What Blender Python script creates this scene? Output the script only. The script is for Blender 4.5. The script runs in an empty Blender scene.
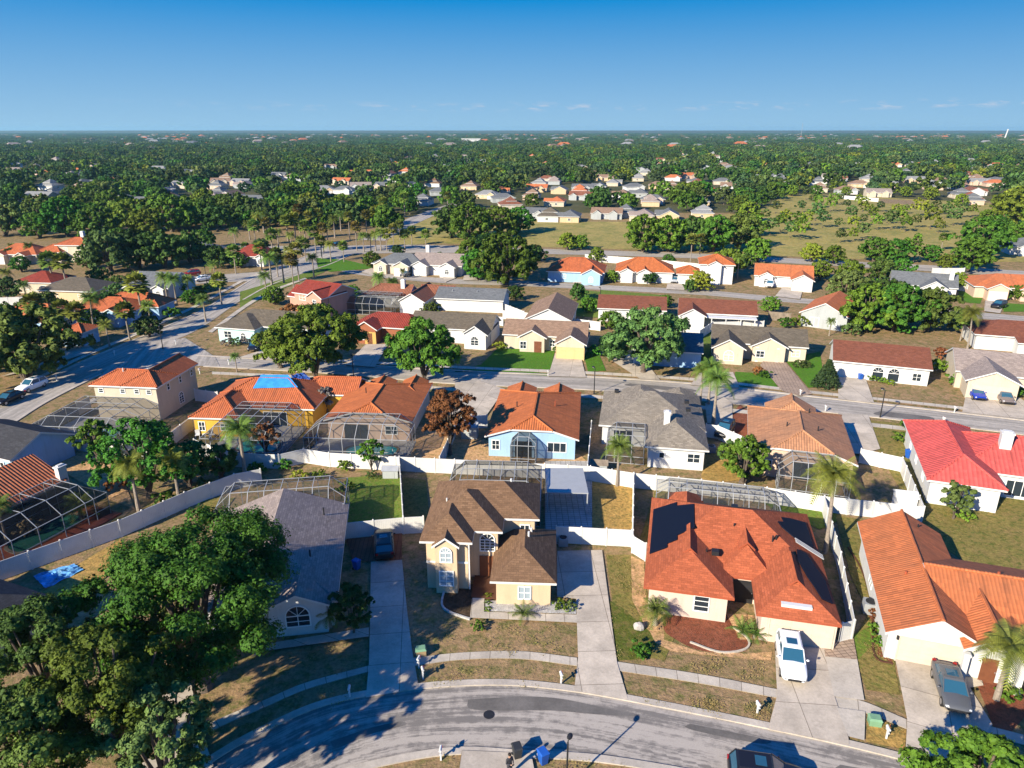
import bpy, bmesh, math, random
import numpy as np
from mathutils import Vector, Matrix
random.seed(7)
scn = bpy.context.scene
COL = scn.collection
# ---------------------------------------------------------------- camera numbers
F, HC = 711.0, 37.0
PIT = math.atan(254/711.0)
CP, SP = math.cos(PIT), math.sin(PIT)
def at(px, py, z=0.0):
    """ground point (or point at height z) that the photograph shows at this pixel"""
    u = (px-512)/F; v = (py-384)/F
    dz = -SP - v*CP
    t = (z-HC)/dz
    return (u*t, (CP-v*SP)*t)
def R(d): return math.radians(d)
# ---------------------------------------------------------------- materials
def new_mat(name):
    m = bpy.data.materials.new(name); m.use_nodes = True
    nt = m.node_tree; b = nt.nodes['Principled BSDF']
    return m, nt, b
def N(nt, t, **kw):
    n = nt.nodes.new(t)
    for k, v in kw.items():
        if k.startswith('i_'):
            n.inputs[k[2:].replace('_', ' ')].default_value = v
        else: setattr(n, k, v)
    return n
def L(nt, a, b): nt.links.new(a, b)
def mix(nt, fac, a, b, mode='MIX'):
    n = nt.nodes.new('ShaderNodeMix'); n.data_type = 'RGBA'; n.blend_type = mode
    for s, v in ((n.inputs[0], fac), (n.inputs[6], a), (n.inputs[7], b)):
        if isinstance(v, (int, float)): s.default_value = v
        elif isinstance(v, tuple): s.default_value = v if len(v) == 4 else v+(1,)
        else: nt.links.new(v, s)
    return n.outputs[2]
def ramp(nt, src, lo, hi):
    n = nt.nodes.new('ShaderNodeMapRange'); n.inputs[1].default_value = lo; n.inputs[2].default_value = hi
    n.clamp = True; nt.links.new(src, n.inputs[0]); return n.outputs[0]
def noise(nt, vec, scale, detail=4, rough=.6):
    n = N(nt, 'ShaderNodeTexNoise'); n.inputs['Scale'].default_value = scale
    n.inputs['Detail'].default_value = detail; n.inputs['Roughness'].default_value = rough
    if vec is not None: nt.links.new(vec, n.inputs['Vector'])
    return n.outputs['Fac']
def bump(nt, b, h, strength=.5, dist=.05):
    n = nt.nodes.new('ShaderNodeBump'); n.inputs['Strength'].default_value = strength
    n.inputs['Distance'].default_value = dist
    nt.links.new(h, n.inputs['Height']); nt.links.new(n.outputs[0], b.inputs['Normal'])
def sc(c, k): return tuple(min(1, x*k) for x in c[:3])
def mat_plain(name, c, rough=.7, var=.15, vs=1.5, metal=0, spec=.3):
    m, nt, b = new_mat(name)
    g = N(nt, 'ShaderNodeNewGeometry')
    f = noise(nt, g.outputs['Position'], vs, 4)
    f = ramp(nt, f, .3, .7)
    L(nt, mix(nt, f, sc(c, 1-var), sc(c, 1+var)), b.inputs['Base Color'])
    b.inputs['Roughness'].default_value = rough; b.inputs['Metallic'].default_value = metal
    b.inputs['Specular IOR Level'].default_value = spec
    return m
def mat_stucco(name, c):
    m, nt, b = new_mat(name)
    g = N(nt, 'ShaderNodeNewGeometry'); P = g.outputs['Position']
    f = ramp(nt, noise(nt, P, .6, 5), .3, .7); f2 = ramp(nt, noise(nt, P, 9, 3), .3, .7)
    a = mix(nt, f, sc(c, .88), sc(c, 1.06)); a = mix(nt, f2, a, sc(c, .93))
    mp = N(nt, 'ShaderNodeMapping'); mp.inputs['Scale'].default_value = (1.6, 1.6, .22); L(nt, P, mp.inputs[0])
    st = ramp(nt, noise(nt, mp.outputs[0], 1.0, 5, .7), .50, .72); a = mix(nt, st, a, mix(nt, .20, a, (.12, .10, .07)))
    L(nt, a, b.inputs['Base Color']); b.inputs['Roughness'].default_value = .9
    b.inputs['Specular IOR Level'].default_value = .2
    bump(nt, b, f2, .2, .02)
    return m
def mat_ground(name, cols, s1=.35, s2=2.5, fine=14, bmp=.5):
    """patchy ground: three colours by two noises, worn spots and fine tufts"""
    m, nt, b = new_mat(name)
    g = N(nt, 'ShaderNodeNewGeometry'); P = g.outputs['Position']
    f1 = ramp(nt, noise(nt, P, s1, 7, .68), .40, .60)
    f2 = ramp(nt, noise(nt, P, s2, 7, .74), .47, .60)
    f4 = ramp(nt, noise(nt, P, s2*.55, 6, .75), .56, .68)
    f3 = ramp(nt, noise(nt, P, fine, 4, .75), .32, .68)
    a = mix(nt, f1, cols[0], cols[1]); a = mix(nt, f2, a, cols[2]); a = mix(nt, f4, a, sc(cols[0], 1.3))
    a = mix(nt, f3, mix(nt, .42, a, (0, 0, 0)), mix(nt, .12, a, sc(cols[0], 1.5)))
    L(nt, a, b.inputs['Base Color']); b.inputs['Roughness'].default_value = .95
    b.inputs['Specular IOR Level'].default_value = .1
    bump(nt, b, f3, bmp, .08)
    return m
def mat_concrete(name, c, joint=0, stain=.25, slabs=None):
    m, nt, b = new_mat(name)
    g = N(nt, 'ShaderNodeNewGeometry'); P = g.outputs['Position']
    f = ramp(nt, noise(nt, P, .45, 6, .65), .35, .65); f2 = ramp(nt, noise(nt, P, 5, 5, .7), .35, .65); f5 = ramp(nt, noise(nt, P, 1.3, 6, .75), .58, .72)
    a = mix(nt, f, sc(c, 1-stain), sc(c, 1.05)); a = mix(nt, f2, a, mix(nt, .16, a, (0, 0, 0))); a = mix(nt, f5, a, mix(nt, .22, a, (.05, .04, .03)))
    if slabs:  # saw-cut joints between slabs, metres along / across
        uv = N(nt, 'ShaderNodeUVMap'); br = N(nt, 'ShaderNodeTexBrick'); br.offset = 0; br.inputs['Scale'].default_value = 1
        L(nt, uv.outputs[0], br.inputs['Vector']); br.inputs['Brick Width'].default_value = slabs[0]; br.inputs['Row Height'].default_value = slabs[1]; br.inputs['Mortar Size'].default_value = .025
        br.inputs['Color1'].default_value = (.9, .9, .9, 1); br.inputs['Color2'].default_value = (1.08, 1.07, 1.05, 1); br.inputs['Mortar'].default_value = (.42, .40, .38, 1)
        a = mix(nt, 1.0, a, br.outputs[0], 'MULTIPLY')
    L(nt, a, b.inputs['Base Color']); b.inputs['Roughness'].default_value = .9; b.inputs['Specular IOR Level'].default_value = .2
    bump(nt, b, f2, .15, .02)
    return m
def mat_road(name, dark, light, lo=.47, hi=.53):
    """worn asphalt; UV = metres along, metres across"""
    m, nt, b = new_mat(name)
    uv = N(nt, 'ShaderNodeUVMap'); mp = N(nt, 'ShaderNodeMapping'); mp.inputs['Scale'].default_value = (.045, 1.25, 1)
    L(nt, uv.outputs[0], mp.inputs[0])
    f = noise(nt, mp.outputs[0], .85, 7, .72)
    g = N(nt, 'ShaderNodeNewGeometry'); P = g.outputs['Position']
    f2 = noise(nt, P, 1.2, 5, .7)
    add = N(nt, 'ShaderNodeMath', operation='MULTIPLY_ADD'); add.inputs[1].default_value = .35
    L(nt, f2, add.inputs[0]); L(nt, f, add.inputs[2])
    k = ramp(nt, add.outputs[0], lo+.175, hi+.175)
    f3 = ramp(nt, noise(nt, P, 22, 3, .7), .3, .7)
    a = mix(nt, k, dark, light); a = mix(nt, f3, mix(nt, .22, a, (0, 0, 0)), a)
    L(nt, a, b.inputs['Base Color']); b.inputs['Roughness'].default_value = .9; b.inputs['Specular IOR Level'].default_value = .2
    bump(nt, b, f3, .2, .02)
    return m
def mat_tile(name, c, c2=None, gap=.35, per=.34, bmp=.9):
    """clay barrel tiles; UV = metres along the eave, metres up the slope"""
    m, nt, b = new_mat(name)
    c2 = c2 or sc(c, .7)
    uv = N(nt, 'ShaderNodeUVMap'); sep = N(nt, 'ShaderNodeSeparateXYZ'); L(nt, uv.outputs[0], sep.inputs[0])
    def saw(o, p):
        d = N(nt, 'ShaderNodeMath', operation='DIVIDE'); d.inputs[1].default_value = p; L(nt, o, d.inputs[0])
        fr = N(nt, 'ShaderNodeMath', operation='FRACT'); L(nt, d.outputs[0], fr.inputs[0])
        return d.outputs[0], fr.outputs[0]
    ui, uf = saw(sep.outputs[0], per); vi, vf = saw(sep.outputs[1], .42)
    s1 = N(nt, 'ShaderNodeMath', operation='MULTIPLY'); s1.inputs[1].default_value = math.pi; L(nt, uf, s1.inputs[0])
    s2 = N(nt, 'ShaderNodeMath', operation='SINE'); L(nt, s1.outputs[0], s2.inputs[0])
    hump = s2.outputs[0]
    fl = N(nt, 'ShaderNodeVectorMath', operation='FLOOR'); cb = N(nt, 'ShaderNodeCombineXYZ')
    L(nt, ui, cb.inputs[0]); L(nt, vi, cb.inputs[1]); L(nt, cb.outputs[0], fl.inputs[0])
    wn = N(nt, 'ShaderNodeTexWhiteNoise'); L(nt, fl.outputs[0], wn.inputs['Vector'])
    g = N(nt, 'ShaderNodeNewGeometry'); P = g.outputs['Position']
    big = ramp(nt, noise(nt, P, .35, 5, .65), .35, .65)
    a = mix(nt, wn.outputs[0], sc(c, .82), sc(c, 1.14)); a = mix(nt, big, a, mix(nt, .55, a, c2))
    mp = N(nt, 'ShaderNodeMapping'); mp.inputs['Scale'].default_value = (1.3, .16, 1); L(nt, uv.outputs[0], mp.inputs[0])
    st = ramp(nt, noise(nt, mp.outputs[0], 1.1, 5, .7), .50, .68); a = mix(nt, st, a, mix(nt, .34, a, (.06, .035, .025)))
    row = ramp(nt, vf, 0, .14)
    a = mix(nt, row, mix(nt, gap, a, (0.02, .01, .01)), a)
    a = mix(nt, ramp(nt, hump, .0, .45), mix(nt, gap, a, (0.02, .01, .01)), a)
    L(nt, a, b.inputs['Base Color']); b.inputs['Roughness'].default_value = .8; b.inputs['Specular IOR Level'].default_value = .25
    bump(nt, b, hump, bmp, .12)
    return m
def mat_shingle(name, c, c2):
    m, nt, b = new_mat(name)
    uv = N(nt, 'ShaderNodeUVMap'); br = N(nt, 'ShaderNodeTexBrick')
    L(nt, uv.outputs[0], br.inputs['Vector']); br.inputs['Scale'].default_value = 1
    br.inputs['Brick Width'].default_value = .45; br.inputs['Row Height'].default_value = .2
    br.inputs['Mortar Size'].default_value = .012; br.inputs['Mortar Smooth'].default_value = .3
    br.inputs['Color1'].default_value = sc(c, 1.3)+(1,); br.inputs['Color2'].default_value = sc(c, .78)+(1,)
    br.inputs['Mortar'].default_value = sc(c, .5)+(1,)
    g = N(nt, 'ShaderNodeNewGeometry'); P = g.outputs['Position']
    big = ramp(nt, noise(nt, P, .4, 6, .65), .35, .65); fn = ramp(nt, noise(nt, P, 12, 3, .7), .3, .7)
    a = mix(nt, big, br.outputs[0], mix(nt, .5, br.outputs[0], c2))
    a = mix(nt, fn, mix(nt, .3, a, (0, 0, 0)), a)
    # broad faded streaks down the slope
    mp = N(nt, 'ShaderNodeMapping'); mp.inputs['Scale'].default_value = (1.1, .12, 1); L(nt, uv.outputs[0], mp.inputs[0])
    st = ramp(nt, noise(nt, mp.outputs[0], 1.2, 4, .6), .45, .7)
    a = mix(nt, st, a, mix(nt, .2, a, sc(c2, 1.2)))
    L(nt, a, b.inputs['Base Color']); b.inputs['Roughness'].default_value = .92; b.inputs['Specular IOR Level'].default_value = .15
    bump(nt, b, fn, .3, .03)
    return m
def mat_leaf(name, dark, light, tip=None, hue=.09):
    m, nt, b = new_mat(name)
    g = N(nt, 'ShaderNodeNewGeometry'); oi = N(nt, 'ShaderNodeObjectInfo')
    tc = N(nt, 'ShaderNodeTexCoord')
    f = ramp(nt, noise(nt, tc.outputs['Object'], .55, 3, .6), .35, .65)
    a = mix(nt, g.outputs['Random Per Island'], dark, light)
    a = mix(nt, f, a, mix(nt, .45, a, tip or sc(light, 1.3)))
    hs = N(nt, 'ShaderNodeHueSaturation'); L(nt, a, hs.inputs['Color'])
    mr = N(nt, 'ShaderNodeMapRange'); mr.inputs[3].default_value = .5-hue*.5; mr.inputs[4].default_value = .5+hue*.35
    L(nt, oi.outputs['Random'], mr.inputs[0]); L(nt, mr.outputs[0], hs.inputs['Hue'])
    m2 = N(nt, 'ShaderNodeMapRange'); m2.inputs[3].default_value = .68; m2.inputs[4].default_value = 1.5
    wn = N(nt, 'ShaderNodeTexWhiteNoise', noise_dimensions='1D'); L(nt, oi.outputs['Random'], wn.inputs['W'])
    L(nt, wn.outputs[0], m2.inputs[0]); L(nt, m2.outputs[0], hs.inputs['Value'])
    L(nt, hs.outputs[0], b.inputs['Base Color']); b.inputs['Roughness'].default_value = .65; b.inputs['Specular IOR Level'].default_value = .18
    # thin leaves let some light through
    tr = N(nt, 'ShaderNodeBsdfTranslucent'); L(nt, hs.outputs[0], tr.inputs[0])
    ms = N(nt, 'ShaderNodeMixShader'); ms.inputs[0].default_value = .14
    L(nt, b.outputs[0], ms.inputs[1]); L(nt, tr.outputs[0], ms.inputs[2])
    L(nt, ms.outputs[0], nt.nodes['Material Output'].inputs[0])
    return m
def mat_screen(name, c=(.02, .022, .025), a=.42):
    m, nt, b = new_mat(name)
    b.inputs['Base Color'].default_value = c+(1,); b.inputs['Roughness'].default_value = .9; b.inputs['Specular IOR Level'].default_value = 0
    tr = N(nt, 'ShaderNodeBsdfTransparent'); ms = N(nt, 'ShaderNodeMixShader'); ms.inputs[0].default_value = a
    L(nt, tr.outputs[0], ms.inputs[1]); L(nt, b.outputs[0], ms.inputs[2]); L(nt, ms.outputs[0], nt.nodes['Material Output'].inputs[0])
    return m
def mat_gloss(name, c, rough=.15, metal=0, coat=0, spec=.5):
    m, nt, b = new_mat(name)
    g = N(nt, 'ShaderNodeNewGeometry'); f = noise(nt, g.outputs['Position'], 6, 3)
    L(nt, mix(nt, f, sc(c, .93), sc(c, 1.05)), b.inputs['Base Color'])
    b.inputs['Roughness'].default_value = rough; b.inputs['Metallic'].default_value = metal
    b.inputs['Coat Weight'].default_value = coat; b.inputs['Specular IOR Level'].default_value = spec
    return m
# ---------------------------------------------------------------- mesh builder
class MB:
    def __init__(s): s.v = []; s.f = []; s.m = []
    def poly(s, pts, m=0):
        i = len(s.v); s.v += [tuple(p) for p in pts]; s.f.append(tuple(range(i, i+len(pts)))); s.m.append(m)
    def box(s, x0, y0, z0, x1, y1, z1, m=0):
        i = len(s.v)
        s.v += [(x0,y0,z0),(x1,y0,z0),(x1,y1,z0),(x0,y1,z0),(x0,y0,z1),(x1,y0,z1),(x1,y1,z1),(x0,y1,z1)]
        for q in ((0,3,2,1),(4,5,6,7),(0,1,5,4),(1,2,6,5),(2,3,7,6),(3,0,4,7)):
            s.f.append(tuple(i+k for k in q)); s.m.append(m)
    def bar(s, a, b, w, m=0, n=4, w2=None):
        a = Vector(a); b = Vector(b); d = (b-a)
        if d.length < 1e-6: return
        d.normalize(); u = d.cross(Vector((0, 0, 1)))
        if u.length < 1e-3: u = Vector((1, 0, 0))
        u.normalize(); v = d.cross(u); w2 = w if w2 is None else w2
        i = len(s.v); off = math.pi/4 if n == 4 else 0
        for p, ww in ((a, w), (b, w2)):
            for k in range(n):
                t = 2*math.pi*k/n+off; q = p+(u*math.cos(t)+v*math.sin(t))*ww
                s.v.append(tuple(q))
        for k in range(n): s.f.append((i+k, i+(k+1) % n, i+n+(k+1) % n, i+n+k)); s.m.append(m)
        s.f.append(tuple(i+k for k in reversed(range(n)))); s.m.append(m)
        s.f.append(tuple(i+n+k for k in range(n))); s.m.append(m)
    def tube(s, pts, radii, n=8, m=0):
        for k in range(len(pts)-1): s.bar(pts[k], pts[k+1], radii[k], m, n, radii[k+1])
    def ell(s, c, r, nu=10, nv=7, m=0, jit=0):
        i = len(s.v); cx, cy, cz = c
        for a in range(nv+1):
            th = math.pi*a/nv
            for b in range(nu):
                ph = 2*math.pi*b/nu; j = 1+random.uniform(-jit, jit)
                s.v.append((cx+r[0]*j*math.sin(th)*math.cos(ph), cy+r[1]*j*math.sin(th)*math.sin(ph), cz+r[2]*j*math.cos(th)))
        for a in range(nv):
            for b in range(nu):
                s.f.append((i+a*nu+b, i+(a+1)*nu+b, i+(a+1)*nu+(b+1) % nu, i+a*nu+(b+1) % nu)); s.m.append(m)
    def loft(s, rings, m=0, caps=True):
        i = len(s.v); n = len(rings[0])
        for r in rings: s.v += [tuple(p) for p in r]
        for a in range(len(rings)-1):
            for k in range(n):
                s.f.append((i+a*n+k, i+a*n+(k+1) % n, i+(a+1)*n+(k+1) % n, i+(a+1)*n+k)); s.m.append(m)
        if caps:
            s.f.append(tuple(i+k for k in reversed(range(n)))); s.m.append(m)
            s.f.append(tuple(i+(len(rings)-1)*n+k for k in range(n))); s.m.append(m)
    def build(s, name, mats, parent=None, uv=False, smooth=False, fixn=True):
        me = bpy.data.meshes.new(name); me.from_pydata(s.v, [], s.f)
        if not isinstance(mats, (list, tuple)): mats = [mats]
        for m in mats: me.materials.append(m)
        if len(mats) > 1: me.polygons.foreach_set('material_index', s.m)
        if uv: slope_uv(me)
        if fixn:
            bm = bmesh.new(); bm.from_mesh(me); bmesh.ops.recalc_face_normals(bm, faces=bm.faces); bm.to_mesh(me); bm.free()
        if smooth: me.polygons.foreach_set('use_smooth', [True]*len(me.polygons))
        me.update()
        o = bpy.data.objects.new(name, me); COL.objects.link(o)
        if parent is not None: o.parent = parent
        return o
def slope_uv(me):
    """UV in metres: along the level direction of each face and up its slope"""
    uvl = me.uv_layers.new(name='UVMap')
    for p in me.polygons:
        n = p.normal.copy()
        if n.z < 0: n = -n
        h = Vector((-n.y, n.x, 0))
        if h.length < 1e-3: h = Vector((1, 0, 0))
        h.normalize(); w = n.cross(h)
        for li in p.loop_indices:
            co = me.vertices[me.loops[li].vertex_index].co
            uvl.data[li].uv = (co.dot(h), co.dot(w))
def tag(o, label=None, cat=None, group=None, kind=None):
    if label: o['label'] = label
    if cat: o['category'] = cat
    if group: o['group'] = group
    if kind: o['kind'] = kind
    return o
def thing(name, label, cat, loc=(0, 0, 0), rot=0, group=None):
    o = bpy.data.objects.new(name, None); COL.objects.link(o); o.empty_display_size = .3
    o.location = loc if len(loc) == 3 else (loc[0], loc[1], 0); o.rotation_euler = (0, 0, rot)
    return tag(o, label, cat, group)
def dup(root, loc, rot=0, s=1, label=None, group=None, mats=None):
    """copy of a thing with its parts and sub-parts (sharing the meshes)"""
    def rec(o, par):
        c = o.copy(); COL.objects.link(c)
        if par is not None: c.parent = par
        if mats:
            for i, sl in enumerate(c.material_slots):
                k = sl.material.name if sl.material else ''
                if k in mats: sl.link = 'OBJECT'; sl.material = mats[k]
        for ch in o.children: rec(ch, c)
        return c
    r = rec(root, None)
    r.location = loc if len(loc) == 3 else (loc[0], loc[1], 0); r.rotation_euler = (0, 0, rot)
    r.scale = (s, s, s) if isinstance(s, (int, float)) else s
    if label: r['label'] = label
    if group: r['group'] = group
    elif 'group' in r.keys() and group == '': del r['group']
    return r
def smooth_line(pts, n=8):
    P = [Vector(p) for p in pts]; out = []
    P = [P[0]*2-P[1]]+P+[P[-1]*2-P[-2]]
    for i in range(1, len(P)-2):
        for k in range(n):
            t = k/n; a, b, c, d = P[i-1:i+3]
            out.append(.5*((2*b)+(c-a)*t+(2*a-5*b+4*c-d)*t*t+(3*b-a-3*c+d)*t**3))
    out.append(P[-2]); return out
LV = [0.0]
def sheet(name, pts, mat, z, px=True, kind='structure', smooth=False):
    """flat ground polygon; points are ground positions read at pixels"""
    P = [at(*p) for p in pts] if px else pts
    if smooth: P = [(v.x, v.y) for v in smooth_line([(a, b, 0) for a, b in P]+[(P[0][0], P[0][1], 0)], 6)][:-1]
    mb = MB(); mb.poly([(x, y, z) for x, y in P])
    o = mb.build(name, mat, uv=True); d0 = Vector((P[1][0]-P[0][0], P[1][1]-P[0][1])); a = -math.atan2(d0.y, d0.x)
    for q in o.data.uv_layers[0].data: x, y = q.uv; x -= P[0][0]; y -= P[0][1]; q.uv = (x*math.cos(a)-y*math.sin(a), x*math.sin(a)+y*math.cos(a))
    o['kind'] = kind; return o
def strip(name, A, B, mat, z, px=True, n=8, h=0, kind='structure'):
    """band between two edge lines, UV = metres along, metres across; h>0 gives it thickness"""
    A = [at(*p) if px else p for p in A]; B = [at(*p) if px else p for p in B]
    def res(Q):
        S = smooth_line([(x, y, 0) for x, y in Q], 12)
        d = [0]
        for i in range(1, len(S)): d.append(d[-1]+(S[i]-S[i-1]).length)
        k = 60; out = []; j = 0
        for q in range(k+1):
            t = d[-1]*q/k
            while j < len(d)-2 and d[j+1] < t: j += 1
            u = (t-d[j])/max(1e-6, d[j+1]-d[j]); out.append(S[j].lerp(S[j+1], min(1, max(0, u))))
        return out, d[-1]
    a, la = res(A); b, lb = res(B); mb = MB(); uvs = []
    for i in range(len(a)-1):
        q = [a[i], a[i+1], b[i+1], b[i]]
        mb.poly([(p.x, p.y, z) for p in q])
        w = (a[i]-b[i]).length; s0 = la*i/60; s1 = la*(i+1)/60
        uvs += [(s0, 0), (s1, 0), (s1, w), (s0, w)]
        if h:
            for p0, p1 in ((a[i], a[i+1]), (b[i], b[i+1])):
                mb.poly([(p0.x, p0.y, z), (p1.x, p1.y, z), (p1.x, p1.y, z-h), (p0.x, p0.y, z-h)]); uvs += [(s0, 0), (s1, 0), (s1, h), (s0, h)]
    o = mb.build(name, mat, fixn=False); u = o.data.uv_layers.new(name='UVMap')
    for i, w in enumerate(uvs): u.data[i].uv = w
    o['kind'] = kind; return o
# ---------------------------------------------------------------- shared materials
M = {}
M['white'] = mat_stucco('white_paint', (.59, .585, .57)); M['trim'] = mat_plain('white_trim', (.58, .58, .565), .6, .06)
M['cream'] = mat_stucco('cream_stucco', (.53, .455, .35)); M['tan'] = mat_stucco('tan_stucco', (.56, .42, .26))
M['peach'] = mat_stucco('peach_stucco', (.58, .42, .32)); M['pink'] = mat_stucco('pale_pink_stucco', (.60, .47, .39))
M['yellow'] = mat_stucco('yellow_stucco', (.62, .36, .05)); M['ltblue'] = mat_stucco('pale_blue_stucco', (.30, .46, .64))
M['greywall'] = mat_stucco('grey_stucco', (.36, .38, .38)); M['aqua'] = mat_stucco('aqua_stucco', (.42, .66, .66))
M['ochre'] = mat_stucco('ochre_stucco', (.52, .32, .10)); M['brick'] = mat_stucco('brown_brick', (.28, .10, .05))
M['bluewall'] = mat_stucco('blue_siding', (.10, .28, .50)); M['redwall'] = mat_stucco('rose_stucco', (.5, .27, .2))
M['glass'] = mat_gloss('window_glass', (.02, .03, .04), .06); M['blind'] = mat_gloss('window_with_blinds', (.30, .36, .40), .25)
M['wframe'] = mat_plain('window_frame_white', (.75, .75, .73), .5, .05)
M['dframe'] = mat_plain('window_frame_dark', (.05, .05, .05), .5, .05)
M['garage'] = mat_plain('garage_door_cream', (.55, .45, .36), .6, .06); M['garagew'] = mat_plain('garage_door_white', (.60, .58, .55), .6, .06)
M['garagey'] = mat_plain('garage_door_yellow', (.60, .42, .20), .6, .06)
M['wood'] = mat_plain('door_wood', (.16, .06, .03), .5, .2)
M['alu'] = mat_plain('aluminium_white', (.32, .33, .34), .45, .05); M['bronze'] = mat_plain('aluminium_bronze', (.06, .05, .045), .5, .1)
M['screen'] = mat_screen('insect_screen', (.015,.017,.02), .52); M['screenl'] = mat_screen('pale_insect_screen', (.045, .048, .052), .42)
M['dark'] = mat_plain('dark_metal', (.02, .02, .022), .5, .1); M['steel'] = mat_plain('galvanised_metal', (.35, .36, .37), .45, .1, metal=.3)
M['rubber'] = mat_plain('tyre_rubber', (.015, .015, .016), .8, .1)
M['vinyl'] = mat_plain('white_vinyl', (.58, .57, .54), .5, .10, .7)
M['wfence'] = mat_plain('weathered_wood', (.20, .16, .12), .85, .3)
M['solar'] = mat_gloss('solar_panel', (.006, .008, .018), .55, 0, 0, .12)
M['pool'] = mat_gloss('pool_water', (.03, .30, .32), .06)
M['poolg'] = mat_gloss('green_pool_water', (.03, .14, .11), .06)
M['tarp'] = mat_plain('blue_tarp', (.04, .25, .62), .45, .25, 1.2)
# roofs
RF = {}
RF['tile_red'] = mat_tile('roof_tile_orange_red', (.46, .125, .045), None, .22, .28, .55); RF['tile_or'] = mat_tile('roof_tile_orange', (.50, .145, .045), None, .22, .28, .55)
RF['tile_tan'] = mat_tile('roof_tile_terracotta', (.50, .148, .052), (.34, .12, .05), .10, .27, .3); RF['tile_mix'] = mat_tile('roof_tile_weathered', (.48, .225, .11), (.30, .165, .095), .25, .28, .5)
RF['tile_dark'] = mat_tile('roof_tile_maroon', (.30, .05, .03)); RF['tile_brown'] = mat_tile('roof_tile_brown', (.30, .11, .06), (.16, .07, .04))
RF['metal_red'] = mat_tile('roof_painted_red', (.58, .095, .080), (.47, .080, .066), .10, .42, .5)
RF['tile_stripe'] = mat_tile('roof_tile_pale_and_red', (.42, .13, .055), (.32, .09, .04), .75)
RF['sh_red'] = mat_shingle('roof_shingle_rust', (.42, .112, .050), (.34, .09, .04)); RF['sh_brown'] = mat_shingle('roof_shingle_brown', (.20, .118, .068), (.15, .085, .05))
RF['sh_grey'] = mat_shingle('roof_shingle_grey', (.27, .23, .18), (.17, .15, .125)); RF['sh_mauve'] = mat_shingle('roof_shingle_taupe', (.33, .265, .225), (.25, .20, .185))
RF['sh_tan'] = mat_shingle('roof_shingle_tan', (.29, .19, .13), (.22, .14, .10)); RF['sh_dark'] = mat_shingle('roof_shingle_charcoal', (.055, .055, .06), (.04, .04, .045))
RF['sh_slate'] = mat_shingle('roof_shingle_slate', (.16, .165, .17), (.12, .13, .135)); RF['sh_rust'] = mat_shingle('roof_shingle_red_brown', (.21, .075, .045), (.16, .06, .04))
RF['sh_olive'] = mat_shingle('roof_shingle_olive_grey', (.14, .115, .085), (.10, .085, .065))
RIDGE = {}
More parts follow.
